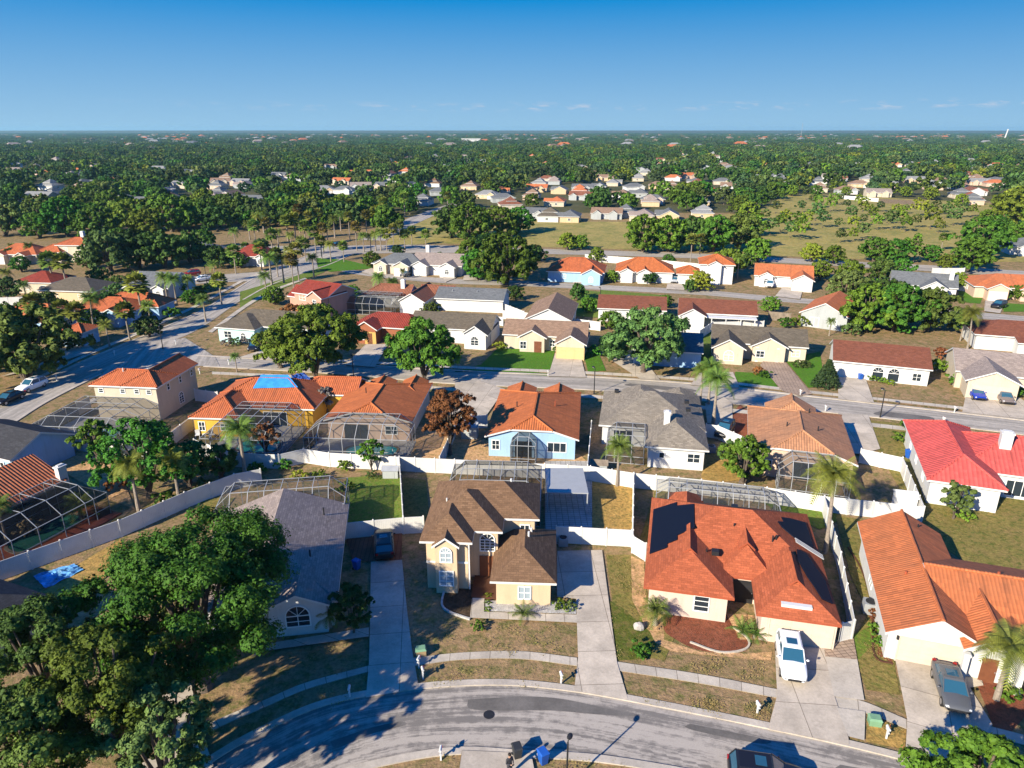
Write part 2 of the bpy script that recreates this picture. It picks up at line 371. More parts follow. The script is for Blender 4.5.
# ---------------------------------------------------------------- houses
class House:
    def __init__(s, name, label, org, rot, wall, roof, group=None, cat='house', trim='trim', caps=False):
        s.root = thing(name, label, cat, org, R(rot), group)
        s.W = MB(); s.Rf = MB(); s.wallm = M[wall]; s.roofm = RF[roof]; s.trim = M[trim]; s.k = 0; s.caps = caps
        s.capm = None; s.extra = []
    def wing(s, x0, y0, x1, y1, e, pk, kind='xhh', oh=.45, base=0.0, jf=.5, walls=True, th=.2, go=.3):
        k = s.k; s.k += 1; e -= .013*k; pk -= .009*k
        ax, t0, t1 = kind
        if ax == 'y': tr = lambda x, y, z: (x, y, z)
        else: tr = lambda x, y, z: (y, x, z)
        a0, b0, a1, b1 = (x0, y0, x1, y1) if ax == 'y' else (y0, x0, y1, x1)
        hw = (a1-a0)/2; am = (a0+a1)/2; ln = b1-b0; sl = (pk-e)/hw
        ins = {'h': min(hw, ln*.499), 'g': 0, 'j': hw*(1-jf)}
        i0, i1 = ins[t0], ins[t1]
        if i0+i1 > ln: i0 = i1 = ln*.499
        r0 = (am, b0+i0, pk); r1 = (am, b1-i1, pk); T = []; lines = [(r0, r1)]
        je = e+jf*(pk-e)
        Ls = [(a0, b0, e), (a0, b1, e)]; Rs = [(a1, b1, e), (a1, b0, e)]
        if t1 == 'j': Ls.append((a0+jf*hw, b1, je))
        Ls += [r1, r0]
        if t0 == 'j': Ls.append((a0+jf*hw, b0, je))
        if t0 == 'j': Rs.append((a1-jf*hw, b0, je))
        Rs += [r0, r1]
        if t1 == 'j': Rs.append((a1-jf*hw, b1, je))
        T += [Ls, Rs]
        for t, b, r in ((t0, b0, r0), (t1, b1, r1)):
            if t == 'h': T.append([(a0, b, e), (a1, b, e), r]); lines += [((a0, b, e), r), ((a1, b, e), r)]
            if t == 'j': T.append([(a0+jf*hw, b, je), (a1-jf*hw, b, je), r]); lines += [((a0+jf*hw, b, je), r), ((a1-jf*hw, b, je), r)]
        cnt = {}
        for p in T:
            s.Rf.poly([tr(*q) for q in p], 0)
            s.Rf.poly([tr(q[0], q[1], q[2]-th) for q in p], 1)
            for i in range(len(p)):
                a, b = p[i], p[(i+1) % len(p)]
                key = tuple(sorted((tuple(round(c, 3) for c in a), tuple(round(c, 3) for c in b))))
                cnt[key] = cnt.get(key, 0)+1
        for (a, b), c in cnt.items():
            if c == 1 and a != b:
                s.Rf.poly([tr(*a), tr(*b), tr(b[0], b[1], b[2]-th), tr(a[0], a[1], a[2]-th)], 1)
        if s.caps:
            for a, b in lines:
                if a != b: s.Rf.bar(tr(a[0], a[1], a[2]+.01), tr(b[0], b[1], b[2]+.01), .13, 2, 6)
        if walls:
            o = oh+.007*k; w0, w1, v0, v1 = a0+o, a1-o, b0+(o if t0 == 'h' else go+.007*k), b1-(o if t1 == 'h' else go+.007*k)
            top = e+o*sl-th*.6
            W = s.W
            W.poly([tr(w0, v0, base), tr(w0, v1, base), tr(w0, v1, top), tr(w0, v0, top)])
            W.poly([tr(w1, v0, base), tr(w1, v1, base), tr(w1, v1, top), tr(w1, v0, top)])
            for t, v in ((t0, v0), (t1, v1)):
                pts = [tr(w0, v, base), tr(w1, v, base), tr(w1, v, top)]
                if t == 'g': pts.append(tr(am, v, pk-th*.6))
                if t == 'j': pts += [tr(a1-jf*hw, v, je-th*.6), tr(a0+jf*hw, v, je-th*.6)]
                pts.append(tr(w0, v, top)); W.poly(pts)
            if base > .5: W.poly([tr(w0, v0, base), tr(w1, v0, base), tr(w1, v1, base), tr(w0, v1, base)])
        return s
    def mp(s, side, plane):
        return {'f': lambda t, z, d: (t, plane-d, z), 'b': lambda t, z, d: (t, plane+d, z),
                'l': lambda t, z, d: (plane-d, t, z), 'r': lambda t, z, d: (plane+d, t, z)}[side]
    def win(s, side, plane, c, z, w, h, arch=False, n=(2, 2), fr='wframe', gl='glass', label=None):
        f = s.mp(side, plane); mb = MB(); g = MB(); t0, t1, z1 = c-w/2, c+w/2, z+h
        def rb(a, b, e0, e1, d0=-.02, d1=.06):
            p = [f(a, e0, d0), f(b, e0, d0), f(b, e1, d0), f(a, e1, d0), f(a, e0, d1), f(b, e0, d1), f(b, e1, d1), f(a, e1, d1)]
            i = len(mb.v); mb.v += p
            for q in ((0,3,2,1),(4,5,6,7),(0,1,5,4),(1,2,6,5),(2,3,7,6),(3,0,4,7)): mb.f.append(tuple(i+k for k in q)); mb.m.append(0)
        b = .09
        rb(t0, t0+b, z, z1); rb(t1-b, t1, z, z1); rb(t0+b, t1-b, z, z+b)
        for i in range(1, n[0]): x = t0+w*i/n[0]; rb(x-.03, x+.03, z+b, z1, -.02, .05)
        for i in range(1, n[1]): y = z+h*i/n[1]; rb(t0+b, t1-b, y-.025, y+.025, -.02, .045)
        if not arch:
            rb(t0+b, t1-b, z1-b, z1); g.poly([f(t0, z, .012), f(t1, z, .012), f(t1, z1, .012), f(t0, z1, .012)])
        else:
            rb(t0+b, t1-b, z1-.04, z1+.04, -.02, .045); r = w/2; K = 10; pg = [f(t0, z, .012), f(t1, z, .012)]
            for i in range(K+1):
                th = math.pi*i/K; pg.append(f(c+r*math.cos(th), z1+r*math.sin(th), .012))
                if i < K:
                    th2 = math.pi*(i+1)/K; A = (c+r*math.cos(th), z1+r*math.sin(th)); B = (c+r*math.cos(th2), z1+r*math.sin(th2))
                    A2 = (c+(r-b)*math.cos(th), z1+(r-b)*math.sin(th)); B2 = (c+(r-b)*math.cos(th2), z1+(r-b)*math.sin(th2))
                    mb.poly([f(*A, .06), f(*B, .06), f(*B2, .06), f(*A2, .06)]); mb.poly([f(*A, .06), f(*B, .06), f(*B, -.02), f(*A, -.02)])
                    mb.poly([f(*A2, .06), f(*B2, .06), f(*B2, -.02), f(*A2, -.02)])
            for th in (math.pi/4, math.pi/2, 3*math.pi/4):
                a, e = (c, z1+.02), (c+(r-b)*math.cos(th), z1+(r-b)*math.sin(th)); mb.bar(f(*a, .03), f(*e, .03), .025)
            g.poly(pg)
        o = mb.build('window', M[fr], s.root); g.build('pane', M[gl], o)
        if label: o['label'] = label
        return o
    def gdoor(s, side, plane, c, w, h=2.1, m='garage'):
        f = s.mp(side, plane); mb = MB(); t0 = c-w/2
        for i in range(4):
            a = h*i/4+.015; e = h*(i+1)/4-.015
            nn = max(2, int(w/1.2))
            for j in range(nn):
                x0 = t0+w*j/nn+.02; x1 = t0+w*(j+1)/nn-.02
                mb.poly([f(x0, a, .05), f(x1, a, .05), f(x1, e, .05), f(x0, e, .05)])
        mb.poly([f(t0, 0, .03), f(t0+w, 0, .03), f(t0+w, h, .03), f(t0, h, .03)])
        for x0, x1, a, e in ((t0-.12, t0, 0, h+.12), (t0+w, t0+w+.12, 0, h+.12), (t0, t0+w, h, h+.12)):
            mb.poly([f(x0, a, .07), f(x1, a, .07), f(x1, e, .07), f(x0, e, .07)])
        return mb.build('garage_door', M[m], s.root)
    def door(s, side, plane, c, w=1.0, h=2.05, m='wood', z=0.02):
        f = s.mp(side, plane); mb = MB(); t0 = c-w/2
        mb.poly([f(t0, z, .05), f(t0+w, z, .05), f(t0+w, z+h, .05), f(t0, z+h, .05)])
        for a, b_, d, e in ((.12, .45, .2, .9), (.55, .88, .2, .9), (.12, .45, 1.05, h-.15), (.55, .88, 1.05, h-.15)):
            mb.poly([f(t0+w*a, z+d, .065), f(t0+w*b_, z+d, .065), f(t0+w*b_, z+e, .065), f(t0+w*a, z+e, .065)])
        o = mb.build('door', M[m], s.root)
        h_ = MB(); p = f(t0+w*.92, z+1.0, .09); h_.ell(p, (.04, .04, .04), 6, 4); h_.build('door_handle', M['steel'], o); return o
    def box(s, name, x0, y0, z0, x1, y1, z1, m, label=None):
        mb = MB(); mb.box(x0, y0, z0, x1, y1, z1); o = mb.build(name, m, s.root)
        if label: o['label'] = label
        return o
    def post(s, x, y, h, w=.18, m='trim', name='porch_post'):
        mb = MB(); mb.box(x-w, y-w, 0, x+w, y+w, h); mb.box(x-w-.05, y-w-.05, h-.2, x+w+.05, y+w+.05, h-.02); mb.box(x-w-.05, y-w-.05, 0, x+w+.05, y+w+.05, .22)
        return mb.build(name, M[m], s.root)
    def chimney(s, x, y, w, d, z0, z1, m='white'):
        mb = MB(); mb.box(x-w/2, y-d/2, z0, x+w/2, y+d/2, z1); mb.box(x-w/2-.08, y-d/2-.08, z1, x+w/2+.08, y+d/2+.08, z1+.15)
        mb.box(x-w/2+.15, y-d/2+.15, z1+.15, x+w/2-.15, y+d/2-.15, z1+.3)
        s.extra.append(('chimney', mb, M[m]))
    def vent(s, x, y, z, r=.07, h=.45, kind='vent_pipe', m='dark'):
        mb = MB()
        if kind == 'vent_pipe': mb.bar((x, y, z-.3), (x, y, z+h), r, 0, 8)
        else: mb.box(x-.28, y-.28, z-.2, x+.28, y+.28, z+.18)
        s.extra.append((kind, mb, M[m]))
    def panel(s, pts, label=None):   # solar array lying on a slope, given as 3-D local points
        n = (Vector(pts[1])-Vector(pts[0])).cross(Vector(pts[2])-Vector(pts[0])).normalized()
        if n.z < 0: n = -n
        mb = MB(); lo = [tuple(Vector(p)+n*.03) for p in pts]; hi = [tuple(Vector(p)+n*.11) for p in pts]
        mb.loft([lo, hi]); return mb.build('solar_panel', M['solar'], s.root)
    def done(s):
        s.W.build('wall', s.wallm, s.root)
        mats = [s.roofm, s.trim]+([s.capm or s.roofm] if s.caps else [])
        s.roof = s.Rf.build('roof', mats, s.root, uv=True)
        for n, mb, m in s.extra: mb.build(n, m, s.roof)
        return s
# ---------------------------------------------------------------- pool cages
def cage(label, org, rot, x0, y0, x1, y1, e, top, ins, nx, ny, kind='mansard', col='alu', scr='screenl', back=True, group=None, sides='lrfb', cut=.0):
    t = thing('pool_cage', label, 'screen enclosure', org, R(rot), group)
    fr = MB(); sc_ = MB(); w = .042
    def B(a, b, ww=w): fr.bar(a, b, ww)
    xs = [x0+(x1-x0)*i/nx for i in range(nx+1)]; ys = [y0+(y1-y0)*i/ny for i in range(ny+1)]
    c0, c1, d0, d1 = x0+ins, x1-ins, y0+ins, y1-ins
    if kind == 'lean': # tall at the house (y1), flat panels sloping down to y0
        zz = lambda y: e+(top-e)*(y-y0)/(y1-y0)
        fx = lambda x, y: (x, y, zz(y))
    else:
        def fx(x, y):
            # height field of a hipped flat-topped frame
            k = min((x-x0)/ins if 'l' in sides else 9, (x1-x)/ins if 'r' in sides else 9, (y-y0)/ins if 'f' in sides else 9, (y1-y)/ins if 'b' in sides else 9, 1) if ins else 1
            return (x, y, e+(top-e)*max(0, k))
    gx = sorted(set([round(v, 3) for v in xs]+([round(c0, 3), round(c1, 3)] if ins else []))); gy = sorted(set([round(v, 3) for v in ys]+([round(d0, 3), round(d1, 3)] if ins else [])))
    def thin(g):  # drop lines that crowd each other
        o = [g[0]]
        for v in g[1:]:
            if v-o[-1] > .7: o.append(v)
        o[-1] = g[-1]; return o
    gx, gy = thin(gx), thin(gy)
    for i, x in enumerate(gx):
        for j, y in enumerate(gy):
            if i+1 < len(gx): B(fx(x, y), fx(gx[i+1], y))
            if j+1 < len(gy): B(fx(x, y), fx(x, gy[j+1]))
            if i+1 < len(gx) and j+1 < len(gy): sc_.poly([fx(x, y), fx(gx[i+1], y), fx(gx[i+1], gy[j+1]), fx(x, gy[j+1])])
    for x in gx:
        for y in ((y0,) if 'b' not in sides else (y0, y1)):
            B((x, y, 0), fx(x, y)); 
    for y in gy:
        for x in (x0, x1):
            B((x, y, 0), fx(x, y))
    for (ax, ay, bx, by) in ((x0, y0, x1, y0), (x0, y0, x0, y1), (x1, y0, x1, y1)):
        B((ax, ay, .95), (bx, by, .95)); B((ax, ay, .06), (bx, by, .06))
        A, Bq = fx(ax, ay), fx(bx, by); sc_.poly([(ax, ay, 0), (bx, by, 0), Bq, A])
    fr.build('frame', M[col], t); sc_.build('screen', M[scr], t, fixn=False)
    return t
# ---------------------------------------------------------------- fences
def fence(label, pts, h=1.83, px=True, mat='vinyl', step=2.4, group='white vinyl fences between the back yards', name='vinyl_fence', cap=True):
    P = [at(*p) if px else p for p in pts]; ox, oy = P[0]
    t = thing(name, label, 'fence', (ox, oy, 0), 0, group)
    post = None
    def put(x, y, a):
        nonlocal post
        if post is None:
            mb = MB(); mb.box(-.065, -.065, 0, .065, .065, h+.06)
            mb.v += [(-.08, -.08, h+.06), (.08, -.08, h+.06), (.08, .08, h+.06), (-.08, .08, h+.06), (0, 0, h+.16)]; i = len(mb.v)-5
            for k in range(4): mb.f.append((i+k, i+(k+1) % 4, i+4)); mb.m.append(0)
            post = mb.build('post', M[mat], t); o = post
        else: o = post.copy(); COL.objects.link(o)
        o.location = (x, y, 0); o.rotation_euler = (0, 0, a)
    for i in range(len(P)-1):
        a = Vector(P[i]); b = Vector(P[i+1]); d = (b-a); ln = d.length; ang = math.atan2(d.y, d.x); n = max(1, round(ln/step))
        mb = MB(); kz = max(2, int(ln/.17))
        for k in range(kz):  # tongue-and-groove boards with shallow grooves
            s0 = ln*k/kz+.003; s1 = ln*(k+1)/kz-.003; mb.box(s0, -.02, .06, s1, .02, h-.12)
        mb.box(0, -.03, h-.14, ln, .03, h); mb.box(0, -.03, .03, ln, .03, .18)
        o = mb.build('fence_panel', M[mat], t); o.location = (a.x-ox, a.y-oy, 0); o.rotation_euler = (0, 0, ang)
        for k in range(n+(1 if i == len(P)-2 else 0)): q = a.lerp(b, k/n); put(q.x-ox, q.y-oy, ang)
    return t
# ---------------------------------------------------------------- vegetation
LF = {}
LF['oak'] = mat_leaf('oak_leaves', (.018, .055, .006), (.085, .205, .018), (.150, .255, .028))
LF['oakd'] = mat_leaf('dark_oak_leaves', (.018, .046, .010), (.062, .135, .022), (.105, .18, .03))
LF['olive'] = mat_leaf('grey_green_leaves', (.034, .062, .018), (.095, .165, .040), (.150, .21, .050))
LF['lime'] = mat_leaf('light_green_leaves', (.050, .095, .010), (.16, .25, .022), (.22, .30, .03))
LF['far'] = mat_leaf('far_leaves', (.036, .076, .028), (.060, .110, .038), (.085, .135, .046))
LF['rust'] = mat_leaf('rust_leaves', (.045, .016, .008), (.27, .105, .035), (.36, .16, .05), .02)
LF['palm'] = mat_leaf('palm_fronds', (.045, .075, .012), (.13, .19, .028), (.19, .24, .04))
LF['palmy'] = mat_leaf('yellowing_palm_fronds', (.06, .075, .012), (.17, .17, .03), (.22, .17, .04))
LF['pine'] = mat_leaf('pine_needles', (.012, .032, .012), (.04, .075, .025), (.06, .10, .03))
LF['flower'] = mat_leaf('pale_blossom', (.10, .09, .07), (.30, .27, .24), (.35, .32, .3), .01)
LF['agave'] = mat_leaf('dry_leaves', (.08, .06, .03), (.2, .15, .08), (.25, .19, .1), .01)
M['bark'] = mat_plain('bark', (.11, .085, .065), .9, .35, 4); M['palmbark'] = mat_plain('palm_bark', (.24, .20, .16), .9, .3, 5)
rng = np.random.default_rng(11)
def quads(name, C, Nn, size, mat, jit=.32, aspect=.62, sizevar=.45):
    """one mesh of leaf-clump faces: centres C, facing roughly Nn"""
    n = len(C); Nn = Nn+rng.normal(0, jit, (n, 3)); Nn /= np.linalg.norm(Nn, axis=1)[:, None]+1e-9
    a = rng.normal(0, 1, (n, 3)); u = np.cross(Nn, a); u /= np.linalg.norm(u, axis=1)[:, None]+1e-9; v = np.cross(Nn, u)
    s = size*(1+rng.uniform(-sizevar, sizevar, n))[:, None]
    q = rng.uniform(.55, 1.1, (n, 4, 1))
    c = C[:, None, :]; cor = np.stack([u*s, v*s*aspect, -u*s, -v*s*aspect], 1)*q
    # fold: lift two corners a little so that faces catch light differently
    cor[:, 1] += Nn*s*.25; cor[:, 3] += Nn*s*.25
    V = (c+cor).reshape(-1, 3)
    me = bpy.data.meshes.new(name); me.vertices.add(4*n); me.vertices.foreach_set('co', V.astype(np.float32).ravel())
    me.loops.add(4*n); me.loops.foreach_set('vertex_index', np.arange(4*n, dtype=np.int32))
    me.polygons.add(n); me.polygons.foreach_set('loop_start', np.arange(0, 4*n, 4, dtype=np.int32)); me.polygons.foreach_set('loop_total', np.full(n, 4, dtype=np.int32))
    me.materials.append(mat); me.update(calc_edges=True); return me
def crown_points(Rr, Hh, z0, nl, npts, seed, flat=1.0, lobe=(.34, .52), droop=0):
    """leaf positions: many separate leafy boughs over an uneven dome, dark gaps between them"""
    r = np.random.default_rng(seed); lob = []; k = int(nl*2.3); ph = r.uniform(0, 6.28, 4)
    for i in range(k):
        u = (i+.5)/k; zc = 1-1.72*u; az = 2.399963*i+r.uniform(-.35, .35); rad = math.sqrt(max(0, 1-zc*zc))
        wob = 1+.13*math.sin(2*az+ph[0])+.10*math.sin(3*az+ph[1])+.08*math.sin(5*az+ph[2])
        q = r.uniform(.52, .98)*wob*(.55 if r.uniform() < .16 else 1)
        p = np.array([rad*math.cos(az)*q, rad*math.sin(az)*q, zc*r.uniform(.62, .86)*(.9+.1*wob)])
        lr = r.uniform(*lobe)*.50
        lob.append((p*np.array([Rr, Rr, Hh/2])+np.array([0, 0, z0+Hh/2]), lr*Rr, lr*min(Rr, Hh*.7)*.82*flat))
    w = np.array([l[1]**2 for l in lob]); w /= w.sum(); cnt = (w*npts).astype(int); C = []; Nn = []
    for (c, lr, lz), k in zip(lob, cnt):
        if k < 3: continue
        m = max(5, k//22); d = r.normal(0, 1, (m, 3)); d /= np.linalg.norm(d, axis=1)[:, None]; d[:, 2] = np.where(d[:, 2] < -.35, -d[:, 2]*.6, d[:, 2])
        cc = d*np.array([lr, lr, lz])*r.uniform(.6, 1.12, (m, 1))
        idx = r.integers(0, m, k); dd = r.normal(0, 1, (k, 3)); dd /= np.linalg.norm(dd, axis=1)[:, None]
        off = dd*lr*.30*r.uniform(.25, 1.15, (k, 1))
        C.append(c+cc[idx]+off); Nn.append(d[idx]*.8+dd*.55+np.array([0, 0, .3]))
    return np.concatenate(C), np.concatenate(Nn), lob
def tree_proto(kind, Rr, Hh, z0, nl, npts, size, seed, mat='oak', trunk=.3, flat=1.0, lobe=(.34, .52), name='oak_tree', limbs=True):
    C, Nn, lob = crown_points(Rr, Hh, z0, nl, npts, seed, flat, lobe)
    t = bpy.data.objects.new(name, None); COL.objects.link(t); t.empty_display_size = .5
    cr = bpy.data.objects.new('crown', quads('crown', C, Nn, size, LF[mat])); COL.objects.link(cr); cr.parent = t
    mb = MB(); rr = random.Random(seed); fork = z0*.75
    b = (rr.uniform(-.15, .15), rr.uniform(-.15, .15), fork)
    mb.tube([(0, 0, -.1), (.02, .0, .5), (b[0]*.5, b[1]*.5, fork*.5), b], [trunk*1.5, trunk*1.1, trunk*.95, trunk*.85], 9)
    if limbs:
        for c, lr, lz in lob[:9]:
            mid = (Vector(b)*.55+Vector(c)*.45); mid.z += rr.uniform(-.1, .25)*Hh*.3
            mb.tube([b, mid, Vector(c)], [trunk*.6, trunk*.4, trunk*.15], 6)
    mb.build('trunk', M['bark'], t, fixn=False)
    return t
def frond(V, Fc, base, az, length, droop, lw, nlf=16, up=.6, fold=.35):
    """pinnate frond: leaflets either side of an arching midrib"""
    d = Vector((math.cos(az), math.sin(az), 0)); side = Vector((-d.y, d.x, 0)); pts = []
    for i in range(nlf+1):
        t = i/nlf; p = Vector(base)+d*length*(t*math.cos(up*.9)*(1-.18*t*droop))+Vector((0, 0, length*(math.sin(up)*t-droop*t*t)))
        pts.append(p)
    for i in range(nlf):
        t = (i+.5)/nlf; p = pts[i]; q = pts[i+1]; w = lw*math.sin(math.pi*min(1, .12+t*.86))**.7
        for s in (-1, 1):
            tip = p.lerp(q, .5)+side*s*w+d*w*.45+Vector((0, 0, -w*fold*(1+droop)))
            k = len(V); V += [tuple(p), tuple(q.lerp(p, .25)), tuple(tip)]; Fc.append((k, k+1, k+2))
    k = len(V); V += [tuple(pts[0]+side*.03), tuple(pts[0]-side*.03), tuple(pts[len(pts)//2])]; Fc.append((k, k+1, k+2))
def palm_proto(h, nf, fl, lw, seed, mat='palm', tr=.16, name='palm_tree', drop=(.35, .95), lean=.0, nlf=16, bulge=0):
    rr = random.Random(seed); t = bpy.data.objects.new(name, None); COL.objects.link(t)
    mb = MB(); n = 6; pts = []; rad = []
    for i in range(n+1):
        k = i/n; pts.append((lean*k*k, lean*.4*k*k, h*k-.05)); rad.append(tr*(1.45-.6*k if k < .2 else 1.1-.25*k)+bulge*math.sin(math.pi*k)*.5)
    mb.tube(pts, rad, 8); mb.build('trunk', M['palmbark'], t, fixn=False)
    V = []; Fc = []; top = pts[-1]
    for i in range(nf):
        az = 2.399963*i+rr.uniform(-.2, .2); k = i/nf
        frond(V, Fc, top, az, fl*rr.uniform(.82, 1.1), drop[0]+(drop[1]-drop[0])*k+rr.uniform(-.1, .1), lw, nlf, up=1.15-1.0*k)
    me = bpy.data.meshes.new('crown'); me.from_pydata(V, [], Fc); me.materials.append(LF[mat])
    o = bpy.data.objects.new('crown', me); COL.objects.link(o); o.parent = t
    return t
def fan_palm_proto(h, nf, seed, mat='palm', tr=.2, rad=1.5, name='cabbage_palm'):
    """round-headed palm: stiff fan leaves all round, a skirt of dry ones below"""
    rr = random.Random(seed); t = bpy.data.objects.new(name, None); COL.objects.link(t)
    mb = MB(); mb.tube([(0, 0, -.05), (0, 0, h*.3), (.05, 0, h*.7), (.05, .03, h)], [tr*1.2, tr, tr*.95, tr*1.1], 8); mb.build('trunk', M['palmbark'], t, fixn=False)
    V = []; Fc = []; D = []; 
    for i in range(nf):
        k = i/nf; el = 1.35-2.1*k; az = 2.399963*i; d = Vector((math.cos(az)*math.cos(el), math.sin(az)*math.cos(el), math.sin(el)))
        c = Vector((.05, .03, h))+d*rad*.55; side = d.cross(Vector((0, 0, 1))).normalized(); upv = side.cross(d)
        q = len(V); V.append(tuple(c)); m = 9
        for j in range(m):
            a = (j/(m-1)-.5)*3.6; r_ = rad*.62*(1 if j % 2 == 0 else .72)*rr.uniform(.85, 1.1)
            V.append(tuple(c+(d*math.cos(a)+side*math.sin(a))*r_+upv*rr.uniform(-.1, .05)-Vector((0, 0, .16*r_))))
        for j in range(m-1): Fc.append((q, q+1+j, q+2+j))
    me = bpy.data.meshes.new('crown'); me.from_pydata(V, [], Fc); me.materials.append(LF[mat])
    o = bpy.data.objects.new('crown', me); COL.objects.link(o); o.parent = t
    return t
def bush_proto(Rr, Hh, npts, size, seed, mat, name='shrub'):
    C, Nn, lob = crown_points(Rr, Hh, 0.0, 7, npts, seed, 1.0, (.4, .6))
    C[:, 2] = np.abs(C[:, 2])
    t = bpy.data.objects.new(name, quads(name, C, Nn, size, LF[mat])); COL.objects.link(t); return t
def pine_proto(h, r, seed, mat='pine', name='conifer'):
    rr = np.random.default_rng(seed); n = 2600; k = rr.uniform(0, 1, n)**.8; z = h*(.08+.92*k); lay = np.floor(k*11)/11
    rad = r*(1-lay*.98)*(.35+.75*rr.uniform(0, 1, n)**.5); a = rr.uniform(0, 2*np.pi, n); a = np.round(a*3.3)/3.3+rr.normal(0, .12, n)+lay*7
    C = np.stack([rad*np.cos(a), rad*np.sin(a), z-rad*.25], 1); Nn = np.stack([np.cos(a)*.4, np.sin(a)*.4, np.ones(n)], 1)
    t = bpy.data.objects.new(name, None); COL.objects.link(t)
    o = bpy.data.objects.new('crown', quads('crown', C, Nn, .24, LF[mat])); COL.objects.link(o); o.parent = t
    mb = MB(); mb.tube([(0, 0, -.1), (0, 0, h*.9)], [.16, .03], 7); mb.build('trunk', M['bark'], t, fixn=False); return t
# ---------------------------------------------------------------- ground, streets, drives
G_ = {}
G_['base'] = mat_ground('dry_lawn', [(0.38, 0.245, 0.13), (0.285, 0.195, 0.095), (0.15, 0.15, 0.045)], .25, .9, 3.2)
G_['green'] = mat_ground('green_lawn', [(0.116, 0.201, 0.027), (0.159, 0.22, 0.034), (0.207, 0.195, 0.049)], .4, 2, 3.5)
G_['lush'] = mat_ground('lush_lawn', [(0.073, 0.201, 0.015), (0.091, 0.22, 0.02), (0.11, 0.183, 0.024)], .4, 2, 3.5)
G_['olive'] = mat_ground('olive_lawn', [(0.244, 0.201, 0.055), (0.317, 0.22, 0.079), (0.122, 0.14, 0.029)], .4, 1.6, 3.5)
G_['gold'] = mat_ground('gold_lawn', [(0.512, 0.305, 0.091), (0.415, 0.268, 0.079), (0.244, 0.183, 0.055)], .5, 2, 3.5)
G_['dirt'] = mat_ground('bare_dirt', [(.66, .39, .20), (.55, .33, .16), (.36, .25, .10)], .4, 1.8, 3.5)
G_['weed'] = mat_ground('weedy_lawn', [(.12, .13, .022), (.085, .12, .018), (.2, .16, .05)], .6, 1.4, 3.5)
G_['soil'] = mat_ground('dark_soil', [(.075, .05, .03), (.10, .065, .04), (.05, .04, .024)], .6, 2, 3.5)
G_['mulch'] = mat_ground('red_mulch', [(.27, .085, .045), (.34, .12, .065), (.19, .075, .04)], .6, 2.5, 12)
G_['rock'] = mat_ground('white_rock', [(.62, .60, .56), (.5, .48, .45), (.4, .38, .35)], 1, 3, 10)
G_['field'] = mat_ground('field_grass', [(0.40, 0.31, 0.10), (0.34, 0.28, 0.09), (0.22, 0.22, 0.06)], .035, .12, .9) #(0.488, 0.336, 0.122), (0.403, 0.293, 0.104), (0.268, 0.232, 0.073)], .035, .12, .9)
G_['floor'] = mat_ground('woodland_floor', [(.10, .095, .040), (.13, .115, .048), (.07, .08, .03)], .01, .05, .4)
G_['conc'] = mat_concrete('driveway_concrete', (.54, .465, .375), 0, .25, (3.1, 3.4)); G_['concl'] = mat_concrete('pale_concrete', (.52, .46, .38), 0, .18)
G_['walk'] = mat_concrete('sidewalk_concrete', (.55, .485, .395), 0, .22, (1.5, 9)); G_['kerb'] = mat_concrete('kerb_concrete', (.52, .455, .375))
G_['paver'] = mat_concrete('red_pavers', (.25, .115, .07), 0, .25, (.4, .2)); G_['paverg'] = mat_concrete('grey_pavers', (.44, .42, .40), 0, .25, (.6, .4)); G_['pavert'] = mat_concrete('tan_pavers', (.42, .31, .23), 0, .25, (.5, .3))
G_['deck'] = mat_concrete('pool_deck_concrete', (.46, .44, .41)); G_['deckr'] = mat_concrete('red_pool_deck', (.30, .085, .05))
G_['road'] = mat_road('worn_asphalt', (.20, .18, .16), (.43, .38, .325), .44, .545)
G_['road2'] = mat_road('grey_asphalt', (.29, .26, .22), (.48, .425, .36), .42, .60)
G_['line'] = mat_plain('yellow_line', (.5, .36, .06), .8, .15)
def gnd(z=0):  # the ground sheet, fine near the camera
    mb = MB(); mb.poly([(-30000, -400, z), (30000, -400, z), (30000, 60000, z), (-30000, 60000, z)]); o = mb.build('ground', G_['base']); o['kind'] = 'structure'
gnd()
Z1, Z2, Z3, Z4, Z5 = .012, .03, .05, .07, .09
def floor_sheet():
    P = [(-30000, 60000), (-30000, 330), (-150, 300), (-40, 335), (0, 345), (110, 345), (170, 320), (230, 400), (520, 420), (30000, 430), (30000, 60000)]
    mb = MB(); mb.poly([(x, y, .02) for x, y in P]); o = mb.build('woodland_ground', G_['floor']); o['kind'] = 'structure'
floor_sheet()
# ---- streets
nearF = [(110,850),(150,810),(205,768),(260,735),(330,705),(420,690),(500,686),(570,692),(650,706),(750,726),(850,748),(930,768),(1000,785),(1080,806)]
nearN = [(215,860),(250,822),(330,775),(400,756),(460,748),(520,751),(600,756),(700,772),(800,790),(900,812),(970,830),(1060,852)]
strip('street', nearF, nearN, G_['road'], Z2)
def offs(P, dx, dy): return [(a+dx, b+dy) for a, b in P]
def band(name, P, w, mat, z, h=.1, side=1, px=True):
    """kerb of width w metres on one side of a line of pixels"""
    Q = [Vector(at(*p)) if px else Vector(p) for p in P]; S = [Vector((v.x, v.y)) for v in smooth_line([(q.x, q.y, 0) for q in Q], 5)]; B = []
    for i, q in enumerate(S):
        t = (S[min(i+1, len(S)-1)]-S[max(i-1, 0)]).normalized(); B.append(q+Vector((-t.y, t.x))*w*side)
    return strip(name, [tuple(q) for q in S], [tuple(q) for q in B], mat, z, px=False, h=h)
band('kerb', nearF, .55, G_['kerb'], .12, .1, 1)
band('kerb', nearN, .55, G_['kerb'], .12, .1, -1)
midF = [(196,356),(300,362),(450,371),(600,378),(700,385),(800,396),(900,407),(1023,421),(1150,438)]
midN = [(205,366),(330,373),(450,383),(600,390),(720,402),(840,413),(1023,434),(1150,452)]
strip('street', midF, midN, G_['road2'], Z2)
